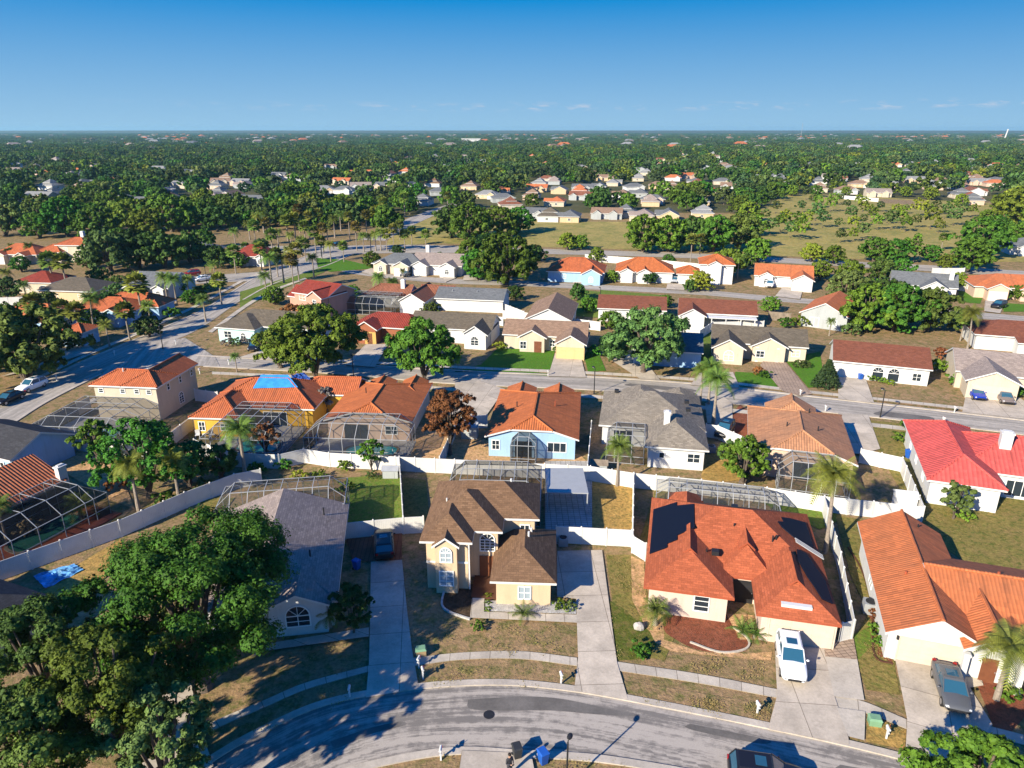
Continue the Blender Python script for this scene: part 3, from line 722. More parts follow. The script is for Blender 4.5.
band('kerb', midF, .5, G_['kerb'], .11, .09, 1); band('kerb', midN, .5, G_['kerb'], .11, .09, -1)
lfL = [(-120,462),(0,405),(40,383),(95,357),(150,334),(206,309),(254,279),(285,265),(318,252)]
lfR = [(-120,500),(0,430),(45,402),(100,374),(164,345),(201,328),(242,300),(268,286),(300,274),(330,264),(352,254)]
strip('street', lfL, lfR, G_['road2'], Z3)
band('kerb', lfL, .5, G_['kerb'], .12, .09, 1)
band('kerb', lfR[:4], .5, G_['kerb'], .12, .09, -1); band('kerb', lfR[6:], .5, G_['kerb'], .12, .09, -1)
sheet('street', [(95,382),(110,366),(150,345),(185,338),(215,357),(220,367),(190,366),(140,374)], G_['road2'], Z4)
# side street to the left, far avenue, far residential street
strip('street', [(60,283),(150,279),(215,275),(262,272)], [(60,291),(150,287),(215,283),(258,281)], G_['road2'], Z4+.01)
strip('street', [(240,246),(330,246),(420,245),(540,249),(680,253),(800,259),(940,266),(1100,276)], [(240,250),(330,254),(420,253),(540,254),(680,258),(800,264),(940,272),(1100,283)], G_['road2'], Z3+.01)
strip('street', [(318,262),(360,271),(440,278),(520,281),(600,285),(700,290),(770,296),(850,302),(940,309),(1100,323)], [(322,266),(360,275),(440,283),(520,286),(600,290),(700,295),(770,301),(850,307),(940,315),(1100,330)], G_['road2'], Z2)
strip('street', [(360,240),(395,224),(425,212),(450,204)], [(385,241),(412,226),(440,213),(458,205)], G_['road2'], Z4+.02)
# ---- sidewalks
def walk(A, B, z=Z5): return strip('sidewalk', A, B, G_['walk'], z, h=.05)
walk([(120,778),(200,729),(264,701),(307,683),(370,666)], [(130,788),(202,737),(264,708.5),(307,690),(370,672)])
walk([(410,659),(460,653.5),(520,652),(577,658.5)], [(409,667.5),(460,660.5),(520,659.5),(577,666.5)])
walk([(614,662),(700,675),(777,690)], [(616,671),(700,684),(777,698.5)])
walk([(834,696),(864,702.5),(907,720.5)], [(836,709),(865,713.5),(907.5,730)])
walk([(970,722),(1040,740),(1120,762)], [(972,732),(1040,750),(1120,772)])
walk([(0,452),(60,417),(94,398)], [(0,457),(60,421),(98,400.5)])
walk([(-60,428),(0,396),(50,371),(95,350),(140,331),(200,303),(240,281),(262,271)], [(-60,433),(0,399),(50,374),(95,353),(140,334),(200,305.5),(240,283.5),(265,272.5)])
walk([(220,357),(300,358),(450,366),(600,372.5),(700,379),(800,390),(900,400.5),(1023,414),(1150,430)], [(220,359),(300,360),(450,368.5),(600,375),(700,381.5),(800,392.5),(900,403),(1023,417),(1150,433)])
walk([(212,372),(330,377.5),(450,388),(600,396),(720,408),(840,420),(1023,441),(1150,459)], [(212,374.5),(330,380),(450,391),(600,399),(720,411.5),(840,423.5),(1023,445),(1150,463)])
walk([(208,332),(248,303),(275,289),(305,278)], [(212,333),(251,304.5),(277,290.5),(307,279)])
# ---- drives
def drive(P, m='conc', z=None, n='driveway'):
    drive.k += 1
    return sheet(n, P, G_[m], (.127+.0025*drive.k) if z is None else z)
drive.k = 0
drive([(371,562),(402,560),(407,610),(412,650),(419,689.5),(366,699),(369,665),(370,630)])                                   # B
drive([(345,536),(402,534),(402,561),(371,563),(352,560)], 'paver', n='paved_yard')
drive([(557,552),(602,551),(613,635),(617,664),(628,701),(574,692),(578,659),(576,600),(557,598)])                      # A
drive([(474,583),(485,583),(484,613),(577,616),(577,624),(470,619)], 'walk', n='front_path')
drive([(545,462),(592,462),(592,530),(560,548),(545,535)], 'paverg', n='paved_yard')
drive([(774,638),(824,641),(834,697),(848,739),(849,746),(769,731),(770,722),(777,697)])                                  # C
drive([(825,658),(857,661),(864,702),(834,698)], 'concl'); drive([(836,709),(865,713),(864,742),(848,738)], 'concl')
drive([(823,643),(853,639),(857,661),(825,658)], 'pavert', n='paved_yard')
drive([(894,656),(960,673),(976,700),(992,726),(985,740),(930,768),(905,754),(907,722)])                                # D
drive([(960,664),(975,662),(983,687),(966,690)], 'walk', n='front_path')
drive([(160,690),(188,668),(200,728),(214,768),(180,792),(160,768)])                                                          # far left, under oak
drive([(462,752),(531,755),(540,800),(455,800)])                                                                              # near side drive
drive([(250,660),(268,645),(369,629),(369,638),(262,653)], 'walk', n='front_path')
drive([(548,377),(555,354),(580,354),(586,378)], 'conc'); drive([(690,386),(700,373),(733,373),(740,389)], 'conc')
drive([(765,359),(783,360),(812,395),(800,397),(782,392),(760,366)], 'pavert'); drive([(838,378),(865,378),(874,404),(838,400)], 'conc')
drive([(966,394),(1020,399),(1050,423),(962,413)], 'conc')
drive([(705,404),(724,398),(732,404),(733,432),(707,424)], 'conc')                                                            # G / F side drive
drive([(838,414),(868,416),(880,450),(862,455),(848,455)], 'conc')                                                            # F right drive
drive([(486,384),(478,381),(462,397),(470,424),(484,420),(505,390)], 'conc')                                                   # H drive
drive([(455,383),(495,386),(484,402),(470,425),(450,425),(455,400)], 'conc')
drive([(366,345),(388,345),(375,368),(345,366)], 'conc'); drive([(265,350),(283,350),(275,361),(240,358)], 'conc')
drive([(600,354),(640,356),(660,381),(640,380)], 'conc')
drive([(440,270),(462,272),(455,279),(445,283)], 'conc'); drive([(465,271),(473,271),(478,281),(463,281)], 'conc')
drive([(668,282),(682,282),(690,291),(666,290)], 'conc'); drive([(783,287),(804,286),(800,300),(775,297)], 'conc')
drive([(575,278),(590,276),(592,286),(573,284)], 'conc'); drive([(985,301),(1005,303),(1000,314),(984,312)], 'conc')
drive([(388,264),(405,266),(372,276),(360,272)], 'conc')
drive([(0,378),(35,371),(95,352),(60,358)], 'conc'); drive([(60,360),(95,351),(85,344),(55,352)], 'conc')
# ---- yards
def yard(P, m, z=None, n='lawn', sm=False):
    yard.k += 1
    return sheet(n, P, G_[m], (.03+.0012*yard.k) if z is None else z, smooth=sm)
yard.k = 0
yard([(346,478),(400,474),(404,527),(346,526)], 'green'); yard([(403,478),(426,480),(430,525),(405,525)], 'olive')
yard([(592,480),(634,480),(632,545),(560,545),(592,520)], 'gold'); yard([(655,490),(690,490),(690,520),(645,545),(638,545)], 'olive')
yard([(445,586),(474,584),(470,619),(442,609)], 'soil', n='flower_bed'); sheet('flower_bed', [(485.5,602),(576,604),(576,615.6),(485.5,612.6)], G_['rock'], .16)
yard([(640,565),(650,605),(680,625),(665,660),(620,655),(612,600),(606,555),(632,555)], 'olive')
yard([(631,556),(644,562),(646,600),(664,612),(664,640),(700,652),(745,654),(772,652),(771,661),(700,655),(670,651),(650,640),(642,620),(632,600)], 'dirt', n='bare_ground'); yard([(608,600),(622,608),(650,632),(656,645),(648,659),(617,661)], 'weed')
yard([(664,612),(690,616),(728,619),(744,634),(747,650),(725,653.5),(697,650),(676,640),(664,630)], 'mulch', n='mulch_bed', sm=True)
yard([(726,614),(760,616),(770,640),(740,640)], 'dirt', n='bare_ground')
yard([(618,680),(680,690),(772,706),(769,724),(640,703),(625,695)], 'base')
yard([(845,548),(862,560),(874,605),(880,640),(866,610)], 'mulch', n='mulch_bed')
yard([(853,640),(868,615),(882,640),(893,657),(900,695),(866,690),(858,665)], 'olive'); yard([(868,716),(906,730),(905,750),(866,742)], 'gold')
yard([(853,635),(868,628),(873,645),(858,660)], 'green')
yard([(880,640),(890,652),(893,664),(876,655)], 'mulch', n='mulch_bed')
yard([(975,680),(1000,672),(1040,700),(1000,745),(985,705)], 'mulch', n='mulch_bed')
yard([(920,450),(1024,480),(1060,620),(1000,585),(900,520)], 'olive'); yard([(865,420),(905,424),(925,500),(900,490),(880,455)], 'olive')
yard([(740,490),(830,500),(840,520),(820,530),(775,510)], 'green'); yard([(835,515),(862,520),(880,600),(868,612),(850,575)], 'olive')
yard([(705,455),(748,450),(750,480),(700,484)], 'gold')
yard([(740,405),(750,412),(748,440),(725,430),(735,410)], 'mulch', n='mulch_bed')
yard([(590,425),(606,425),(606,462),(588,462)], 'dirt', n='bare_ground')
yard([(455,430),(485,440),(580,455),(590,465),(440,462)], 'dirt', n='bare_ground'); yard([(400,425),(450,430),(440,462),(395,460)], 'dirt', n='bare_ground')
yard([(480,366),(500,346),(555,350),(550,372)], 'lush'); yard([(455,372),(480,365),(548,374),(547,376),(455,370)], 'lush')
yard([(583,352),(598,352),(606,371),(588,372)], 'lush'); yard([(735,372),(770,374),(778,388),(735,383)], 'lush'); yard([(783,358),(820,352),(825,387),(808,388)], 'lush')
yard([(600,290),(660,295),(655,330),(600,320)], 'green'); yard([(580,290),(600,292),(598,318),(572,316)], 'green')
yard([(703,320),(714,330),(712,365),(700,360)], 'green')
yard([(316,258),(345,260),(380,268),(330,272),(318,268)], 'lush'); yard([(960,283),(985,292),(980,304),(958,302)], 'lush'); yard([(1000,303),(1030,305),(1030,312),(1004,312)], 'lush')
yard([(240,292),(300,274),(320,267),(325,272),(280,290),(240,310)], 'green')
yard([(0,430),(60,440),(120,470),(135,510),(110,500),(60,470),(0,450)], 'dirt', n='bare_ground')
yard([(30,600),(70,570),(120,540),(130,560),(90,590),(60,610)], 'gold'); yard([(200,500),(235,498),(222,515),(205,525)], 'olive')
yard([(860,395),(960,408),(960,411),(862,400)], 'base')
yard([(188,433),(240,428),(235,448),(190,448)], 'olive')
# rough field beyond the last street
def field():
    P = [(385,248),(396,222),(440,212),(470,222),(500,221),(640,222),(700,218),(758,210),(790,193),(990,203),(1010,222),(1060,240),(1040,262),(930,262),(800,257),(680,251),(540,247),(430,243)]
    sheet('field', P, G_['field'], .035, smooth=False)
field()

def tufts():
    """weeds and grass tufts on the nearer lawns, one mass"""
    r = np.random.default_rng(3); C = []
    for P, n in [([(420,668),(577,668),(574,690),(430,688)], 900), ([(440,627),(577,626),(577,656),(412,657)], 1300), ([(606,557),(632,557),(650,605),(640,660),(616,661),(613,635)], 2600), ([(618,690),(770,706),(769,726),(630,701)], 1300), ([(640,660),(690,645),(770,660),(776,688),(700,674)], 1300), ([(853,640),(880,640),(893,660),(905,718),(868,702)], 1100),
                 ([(594,482),(631,490),(631,543),(562,541)], 700), ([(348,480),(399,476),(403,526),(348,526)], 900), ([(404,480),(424,482),(426,525),(406,526)], 500), ([(860,520),(1000,490),(1024,580),(930,545)], 1800), ([(405,570),(440,590),(440,625),(412,655)], 900), ([(210,740),(365,680),(366,697),(260,735),(215,760)], 900), ([(205,725),(268,660),(369,640),(369,664),(300,683)], 1500), ([(868,718),(906,732),(905,750),(866,740)], 300), ([(530,757),(620,760),(640,790),(540,795)], 500), ([(385,760),(455,752),(455,768),(380,770)], 400)]:
        W = [at(*p) for p in P]; tri = [(W[0], W[i], W[i+1]) for i in range(1, len(W)-1)]; ar = np.array([abs((b[0]-a[0])*(c[1]-a[1])-(c[0]-a[0])*(b[1]-a[1])) for a, b, c in tri]); ar /= ar.sum()
        for t in r.choice(len(tri), n, p=ar):
            a, b, c = tri[t]; u, v = r.uniform(0, 1, 2)
            if u+v > 1: u, v = 1-u, 1-v
            x = a[0]+u*(b[0]-a[0])+v*(c[0]-a[0]); y = a[1]+u*(b[1]-a[1])+v*(c[1]-a[1])
            k = math.sin(x*.9+2*math.sin(y*.7))*math.cos(y*1.1+1.5*math.sin(x*.6))
            if k < r.uniform(0, 1.15): continue
            for _ in range(3): C.append((x+r.normal(0, .10), y+r.normal(0, .10), .09+r.uniform(0, .05)))
    return np.array(C)
TUFTS = tufts()

G_['patch'] = mat_concrete('fresh_asphalt_patch', (.17, .155, .14), 0, .3)
for P in ([(468,700),(520,697),(560,699),(603,708),(640,716),(600,715),(552,711),(500,711),(470,709)], [(690,724),(740,734),(770,741),(760,744),(712,735),(686,728)], [(330,742),(372,728),(400,722),(404,726),(372,734),(338,748)], [(840,765),(880,773),(872,780),(835,772)], [(630,383.5),(690,389),(688,392),(628,386)], [(880,411),(930,417),(926,421),(876,415)]):
    sheet('street_patch', P, G_['patch'], Z2+.006, smooth=True)
# ---------------------------------------------------------------- houses, traced one by one
M['tanA'] = mat_stucco('warm_tan_stucco', (.58, .435, .285)); M['fasciar'] = mat_plain('rust_fascia', (.30, .07, .03), .7, .1)
def loc_px(org, rot, px, py, f):
    """local point on the slope z=f(x,y) of a house that lies under a pixel"""
    z = 3.0; c, s_ = math.cos(R(rot)), math.sin(R(rot))
    for _ in range(40):
        x, y = at(px, py, z); x -= org[0]; y -= org[1]; xl, yl = c*x+s_*y, -s_*x+c*y
        z = .5*z+.5*f(xl, yl)
    return (xl, yl, z)
def patio(label, pts, h, m, name='patio_cover'):
    P = [at(a, b, h) for a, b in pts]; o = P[0]; t = thing(name, label, 'patio cover', o)
    mb = MB(); mb.loft([[(x-o[0], y-o[1], h-.12) for x, y in P], [(x-o[0], y-o[1], h) for x, y in P]]); mb.build('roof', m, t)
    for x, y in P:
        mb = MB(); mb.box(-.06, -.06, 0, .06, .06, h-.12); q = mb.build('post', M['alu'], t); cx = sum(p[0] for p in P)/4; cy = sum(p[1] for p in P)/4
        q.location = ((x-o[0])*.96+(cx-o[0])*.04, (y-o[1])*.96+(cy-o[1])*.04, 0)
    return t
def pool(label, org, rot, x0, y0, x1, y1, m='pool', deck='deck', rnd=True, dk=None):
    t = thing('swimming_pool', label, 'pool', org, R(rot)); cx, cy, rx, ry = (x0+x1)/2, (y0+y1)/2, (x1-x0)/2, (y1-y0)/2
    pts = []
    for i in range(28):
        a = 2*math.pi*i/28; e = .55; pts.append((cx+rx*math.copysign(abs(math.cos(a))**e, math.cos(a)), cy+ry*math.copysign(abs(math.sin(a))**e, math.sin(a))*(1+.12*math.sin(a*1.0+1))))
    mb = MB(); mb.poly([(x, y, .16) for x, y in pts]); mb.build('water', M[m], t)
    cp = [(cx+(x-cx)*1.1, cy+(y-cy)*1.1) for x, y in pts]; mb = MB()
    for i in range(28):
        j = (i+1) % 28; mb.poly([(*pts[i], .2), (*pts[j], .2), (*cp[j], .2), (*cp[i], .2)]); mb.poly([(*cp[i], .2), (*cp[j], .2), (*cp[j], .1), (*cp[i], .1)])
    mb.build('coping', G_['walk'], t)
    dk = dk or (x0-1.5, y0-1.5, x1+1.5, y1+1.5); mb = MB(); mb.box(dk[0], dk[1], .02, dk[2], dk[3], .13); mb.build('deck', G_[deck], t)
    return t
# --- A: two-storey tan house
A = House('house', 'two-storey tan house with brown shingle hip roofs and arched windows', (-7.68, 51.15), -3, 'tanA', 'sh_brown')
A.wing(0, 4.0, 9.9, 10.7, 4.9, 6.85, 'xhh'); A.wing(.03, 1.8, 6.8, 9, 4.9, 6.9, 'yhh'); A.wing(-.02, 0, 4.4, 6.2, 4.9, 6.35, 'yhh')
A.wing(1.05, -.45, 3.35, 2.6, 4.72, 5.55, 'ygg', oh=.22, go=.22); A.wing(6.0, -2.1, 11.4, 6.1, 2.7, 4.25, 'yhh')
A.win('f', -.25, 2.2, 3.05, 1.05, .95, True, (2, 2), gl='blind'); A.win('f', -.25, 2.2, .75, 1.25, 1.5, False, (2, 3), gl='blind')
A.win('f', 2.24, 5.45, 2.65, 1.35, 1.15, True, (3, 4)); A.door('f', 2.24, 5.5, 1.5, 2.2); A.win('f', -1.65, 8.8, .7, 1.1, 1.3, False, (2, 2), gl='blind')
A.gdoor('r', 10.95, 2.6, 4.9, 2.15); A.win('f', 4.45, 8.6, 3.0, .9, 1.1, False, (2, 1)); A.box('downspout', 4.0, .3, .1, 4.12, .42, 4.7, M['trim'])
A.box('belt_course', .42, .40, 2.55, 3.95, .47, 2.72, M['trim'])
A.box('entry_step', 4.3, -.9, 0, 6.4, 2.3, .17, G_['paver'])
A.vent(1.6, 5.2, 5.7, .07, .4, m='trim'); A.vent(7.2, 8.0, 6.3, .1, .45, m='trim'); A.vent(9.0, 2.6, 4.1, .09, .4, m='trim'); A.vent(9.2, 3.6, 4.0, .1, .3, m='trim')
A.done()
cage('flat-topped screen cage behind the two-storey tan house', (-7.68, 51.15), -3, .5, 10.9, 9.9, 18.6, 2.9, 4.3, 1.4, 7, 4, col='alu', scr='screen')
pool('pool under the screen cage behind the two-storey tan house', (-7.68, 51.15), -3, 2.5, 12.6, 8, 16.4, 'pool', dk=(.95, 10.95, 9.55, 17.95))
patio('white flat patio roof beside the two-storey tan house', [(545, 468), (583, 468), (588.5, 493), (547, 492)], 2.55, M['alu'])
# --- B: grey house under the big oak
B = House('house', 'grey shingle house half in the shade of the big oak, arched front window', (-13.53, 46.31), 9, 'white', 'sh_mauve')
B.wing(-11.8, 0, 0, 15.2, 2.7, 4.9, 'yhg'); B.wing(-5.6, -.7, -.4, 6, 2.75, 3.9, 'ygh', go=.4)
B.win('f', -.32, -3.05, .8, 1.9, 1.0, True, (2, 2), 'wframe'); B.win('f', .46, -8.5, .8, 1.6, 1.3); B.win('r', -.44, 9, .9, 1.2, 1.1)
B.vent(-2, 12, 3.8); B.vent(-2.5, 5, 3.8); B.vent(-9, 12, 4.0, kind='roof_vent'); B.done()
cage('pale-framed screen cage behind the grey house', (-13.53, 46.31), 9, -12.5, 14.9, -.4, 20.4, 2.9, 4.2, 1.4, 8, 3)
# --- C: red shingle house with solar panels
C = House('house', 'rust-red shingle house with black solar panels and pale pink walls', (10.49, 48.0), -13, 'pink', 'sh_red', trim='fasciar')
C.wing(0, 3.5, 14.5, 15, 2.7, 5.6, 'xhh'); C.wing(.0, 0, 7.0, 9, 2.7, 4.45, 'yhh'); C.wing(5.9, 3.0, 10.4, 9.5, 2.75, 4.5, 'yhh'); C.wing(8.5, -1.5, 14.5, 9, 2.7, 4.3, 'yhh')
C.wing(2.9, 3.3, 4.1, 7.4, 4.2, 4.75, 'ygg', walls=False, go=.1); C.wing(7.5, 5.1, 8.8, 8.2, 4.25, 4.85, 'ygg', walls=False); C.wing(10.9, .9, 12.1, 5, 4.05, 4.6, 'ygg', walls=False)
C.wing(1.6, 10.5, 5.0, 16.6, 2.7, 3.9, 'yhh')
C.win('f', .46, 4.6, .75, 1.25, 1.5, False, (1, 3)); C.gdoor('f', -1.04, 11.9, 4.6, 2.1); C.door('f', 3.47, 8.0, 1.7, 2.15, 'dark'); C.win('f', 3.47, 6.4, .6, .7, 1.5, False, (1, 2)); C.win('r', 14.04, 11, 1, 1.4, 1.1); C.win('l', .45, 6, .9, 1.4, 1.2)
for py_ in (-.0, .01): pass
zl = lambda x: 2.7+.504*x
zr = lambda x: 2.7+.504*(14.5-x)
C.panel([(x, y, zl(x)) for x, y in [(.3, 4.5), (.3, 12.2), (2.4, 12.2), (2.4, 11.5), (3.9, 10.8), (3.9, 6.6), (2.5, 6.2), (2.5, 5.5), (1.7, 5.3), (1.7, 4.7)]])
C.panel([(x, y, zr(x)+.02) for x, y in [(11.3, 8.9), (11.0, 9.6), (11.6, 10.2), (11.5, 10.9), (12.3, 11.6), (13.9, 12.6), (14.0, 8.4), (13.3, 7.8), (12.2, 8.3)]])
C.panel([(x, y, 2.7+.533*(14.5-x)+.03) for x, y in [(12.2, 6.2), (13.0, 6.4), (14.1, 3.6), (14.15, .6), (13.3, .4), (12.9, 1.6), (12.5, 2.5), (12.0, 4.4)]])
for k in range(3):
    mb = MB(); mb.bar((12.3, 7.4+k*.28, 4.05), (14.6, 6.9+k*.28, 2.95), .06); C.extra.append(('solar_pipe', mb, M['alu']))
mb = MB(); mb.box(10.3, -.75, 2.98, 12.5, -.35, 3.3); C.extra.append(('skylight', mb, M['trim']))
for x, y, z in ((7.2, 7.6, 4.7), (10.3, 6.6, 4.5), (10.6, 6.8, 4.5), (4.9, 4.6, 3.7)): C.vent(x, y, z, .07, .3)
C.vent(7.4, 10.7, 4.9, kind='roof_vent'); C.vent(5.6, 4.6, 3.8, kind='roof_vent')
C.done()
cage('long screen cage behind the red shingle house', (10.49, 48.0), -13, .4, 15.1, 12.2, 19.5, 2.5, 3.4, 1.2, 8, 2)
# --- D: orange tile house, lower right
D = House('house', 'white house with weathered orange tile gables at the lower right edge', (26.93, 42.24), -18, 'white', 'tile_tan', caps=True, trim='trim')
D.wing(0, 0, 6.8, 16.2, 2.9, 4.7, 'ygg', go=.95); D.wing(3.4, 1.7, 22, 12.1, 2.9, 5.0, 'xgg'); D.wing(4.9, -.3, 9.1, 7, 2.95, 4.35, 'ygg', go=.8)
D.gdoor('f', .93, 3.35, 4.2, 2.1); D.door('f', .4, 6.9, 1.0, 2.05); D.win('l', .45, 9, .9, 1.4, 1.2); D.win('b', 15.27, 3.2, .9, 1.6, 1.2); D.win('f', 2.14, 11.5, .8, 1.6, 1.3)
D.box('wall_lamp', 1.0, .78, 1.9, 1.15, .93, 2.2, M['dark']); D.box('wall_lamp', 5.65, .78, 1.9, 5.8, .93, 2.2, M['dark']); D.post(8.6, -.2, 2.6); D.post(5.2, -.2, 2.6)
D.vent(2.2, 6.5, 4.0, .09, .3, m='fasciar'); D.vent(4.5, 14.5, 4.1, .06, .3); D.vent(8.5, 7.0, 4.9, .1, .35, m='fasciar'); D.vent(14, 7.0, 4.9, .1, .35, m='fasciar')
D.done()
# --- E: bright red roof
E = House('house', 'white house with bright red painted roof and white chimney', (42.99, 66.0), -20, 'white', 'metal_red', caps=True)
E.wing(0, 0, 7.2, 17, 2.9, 4.75, 'yhh'); E.wing(3.6, 4.2, 22, 15, 2.9, 5.3, 'xhh')
E.win('l', .45, 4, 1.0, 1.0, 1.1); E.win('l', .45, 8.5, 1.0, .9, 1.1); E.win('l', .45, 12.5, 1.0, .9, 1.1); E.win('f', 4.66, 9.5, .3, 2.4, 1.9, False, (3, 1)); E.win('f', .46, 3.6, 1.0, 1.2, 1.0, gl='blind')
E.chimney(8.4, 8.0, 1.1, .9, 3.8, 6.1); E.done()
# --- F
F_ = House('house', 'terracotta tile house with a jerkinhead gable over its curved screen cage', (27.30, 75.11), -17, 'peach', 'tile_mix', caps=True)
F_.wing(0, -2.4, 11.4, 12.6, 2.8, 4.9, 'yjh', jf=.45, go=.4); F_.wing(2.2, 9, 8.5, 14.6, 2.8, 4.4, 'yhg')
F_.win('f', -2.0, 2.0, .9, 1.4, 1.2); F_.win('f', -2.0, 6.2, .1, 2.6, 2.05, False, (3, 1), 'dframe'); F_.door('f', -2.0, 8.9)
F_.capm = None
F_.vent(4.2, 3, 4.4); F_.vent(7, 8, 4.5); F_.vent(7.6, 3, 4.3); F_.done()
cage('tall curved screen cage on the terracotta tile house', (27.30, 75.11), -17, 3.2, -6.6, 10.2, -2.4, 2.5, 3.7, 1.3, 5, 3, sides='lrf')
# --- G
Gh = House('house', 'white house with mottled grey-brown shingle hip roof and small white chimney', (10.68, 80.82), -10, 'white', 'sh_grey')
Gh.wing(0, 0, 12.9, 12.4, 2.8, 5.4, 'xhh'); Gh.wing(5.6, -5.4, 12.8, 6, 2.8, 4.5, 'yhh'); Gh.wing(2.5, 9.5, 7.5, 13.6, 2.8, 3.7, 'yhg'); Gh.wing(8, 9.5, 12.6, 13.6, 2.8, 3.6, 'yhg')
Gh.win('f', -4.94, 11.2, .9, 1.5, 1.2); Gh.win('f', -4.94, 7.6, 1.2, .7, .8, False, (1, 1)); Gh.win('f', .46, 3.0, .1, 2.4, 2.05, False, (3, 1)); Gh.win('l', .45, 6, .9, 1.4, 1.2)
Gh.chimney(8.1, -.8, .7, .7, 3.8, 5.3); Gh.vent(10.8, 3, 4.4, kind='roof_vent'); Gh.vent(10.8, 6, 4.3, kind='roof_vent'); Gh.vent(1.8, 9.6, 3.9, kind='roof_vent'); Gh.done()
cage('pale screen porch frame on the grey-brown shingle house', (10.68, 80.82), -10, 1.2, -4.6, 5.6, .3, 2.5, 3.2, 1.0, 3, 3, sides='lf')
# --- H
H_ = House('house', 'pale blue house with bright orange tile roof and a small dark screen porch', (-3.28, 77.39), -6, 'ltblue', 'tile_or', caps=True)
H_.wing(0, 0, 11.2, 16, 2.8, 4.6, 'yjh', jf=.55, go=.4); H_.wing(.9, 11, 5.0, 17.6, 2.8, 3.6, 'yhg'); H_.wing(6.0, 11, 10.3, 17.2, 2.8, 3.7, 'yhg')
H_.win('f', .4, 1.3, .9, 1.0, 1.3); H_.win('f', .4, 8.6, .9, 2.3, 1.3, False, (3, 1)); H_.win('f', .4, 4.6, .1, 2.0, 2.05, False, (2, 1), 'dframe'); H_.vent(3.2, 7, 4.2); H_.vent(8, 8, 4.1, m='fasciar'); H_.done()
cage('small domed screen porch on the pale blue house', (-3.28, 77.39), -6, 3.3, -1.9, 6.2, .3, 2.6, 3.4, .8, 2, 1, sides='lrf', scr='screen')
# --- I
I_ = House('house', 'orange tile house behind a wide hipped pool cage, next to the rust-leaved tree', (-23.67, 82.33), -4, 'peach', 'tile_or', caps=True)
I_.wing(0, 0, 11.3, 14.5, 2.8, 4.5, 'yjh', jf=.65, go=.4); I_.wing(2.2, 9, 6.0, 15.6, 2.8, 3.5, 'yhg'); I_.wing(6.9, 9, 10.6, 15.8, 2.8, 3.6, 'yhg')
I_.win('f', .4, 4, .1, 3, 2.05, False, (3, 1), 'dframe'); I_.win('f', .4, 8.5, .9, 1.6, 1.2); I_.vent(4, 6, 4.6); I_.done()
cage('wide hipped pool cage in front of the orange tile house', (-23.67, 82.33), -4, -.8, -5.0, 11.6, -.02, 2.6, 3.9, 1.7, 8, 3, sides='lrf')
pool('curved pool inside the wide hipped cage', (-23.67, 82.33), -4, 3.6, -4.2, 9.8, -1.6, 'pool', dk=(-.75, -4.95, 11.55, .3))
# --- J
J = House('house', 'yellow house with orange tile roof partly covered by a blue tarp', (-40.94, 83.19), -4, 'yellow', 'tile_red', caps=True)
J.wing(0, 3.8, 15, 14, 2.8, 5.15, 'xhh'); J.wing(0, 0, 6.7, 9, 2.8, 4.45, 'yhh'); J.wing(10, 9.4, 19, 15.6, 2.8, 4.3, 'xhg')
J.win('f', .46, 1.4, .8, .9, 1.3); J.win('f', 4.26, 9.5, .1, 3.2, 2.05, False, (3, 1)); J.win('f', .46, 4.4, .9, 1.2, 1.0); J.vent(3.4, 6, 4.4, m='fasciar'); J.done()
cage('long pool cage at the yellow house', (-40.94, 83.19), -4, 4.2, -5.6, 13.6, 3.9, 2.5, 3.6, 1.3, 6, 4, sides='lrf')
pool('green pool at the yellow house', (-40.94, 83.19), -4, 7.2, -4.2, 12.2, -.5, 'pool', dk=(4.25, -5.5, 13.5, 4.2))
def tarp(label, P, org, rot, f, name='roof_tarp', cat='tarp', m='tarp', n=10, amp=.07):
    Q = [loc_px(org, rot, a, b, f) for a, b in P]; t = MB(); grid = []
    for i in range(n+1):
        row = []
        for j in range(n+1):
            u, v = i/n, j/n; a = [Q[0][k]*(1-u)+Q[1][k]*u for k in range(2)]; b = [Q[3][k]*(1-u)+Q[2][k]*u for k in range(2)]
            x = a[0]*(1-v)+b[0]*v; y = a[1]*(1-v)+b[1]*v; row.append((x, y, f(x, y)+.10+amp*abs(math.sin(i*2.3+j*1.1)*math.cos(j*1.9-i*.7))))
        grid.append(row)
    for i in range(n):
        for j in range(n): t.poly([grid[i][j], grid[i+1][j], grid[i+1][j+1], grid[i][j+1]])
    o = t.build(name, M[m]); o.location = (org[0], org[1], 0); o.rotation_euler = (0, 0, R(rot)); tag(o, label, cat); return o
fJ = lambda x, y: 2.8+.461*(y-3.8)
tarp('flat bright blue tarp on the orange tile roof of the yellow house', [(253, 389), (261, 375.5), (288, 375.5), (298, 388)], (-40.94, 83.19), -4, fJ, n=8, amp=.03)
M['tarpd'] = mat_plain('dark_blue_tarp', (.012, .05, .22), .5, .3, 1.5)
tarp('crumpled dark blue tarp at the right end of the orange tile roof', [(297, 389), (291, 377), (305, 375), (313, 384)], (-40.94, 83.19), -4, lambda x, y: 3.4+.05*(y-9), m='tarpd', amp=.5)
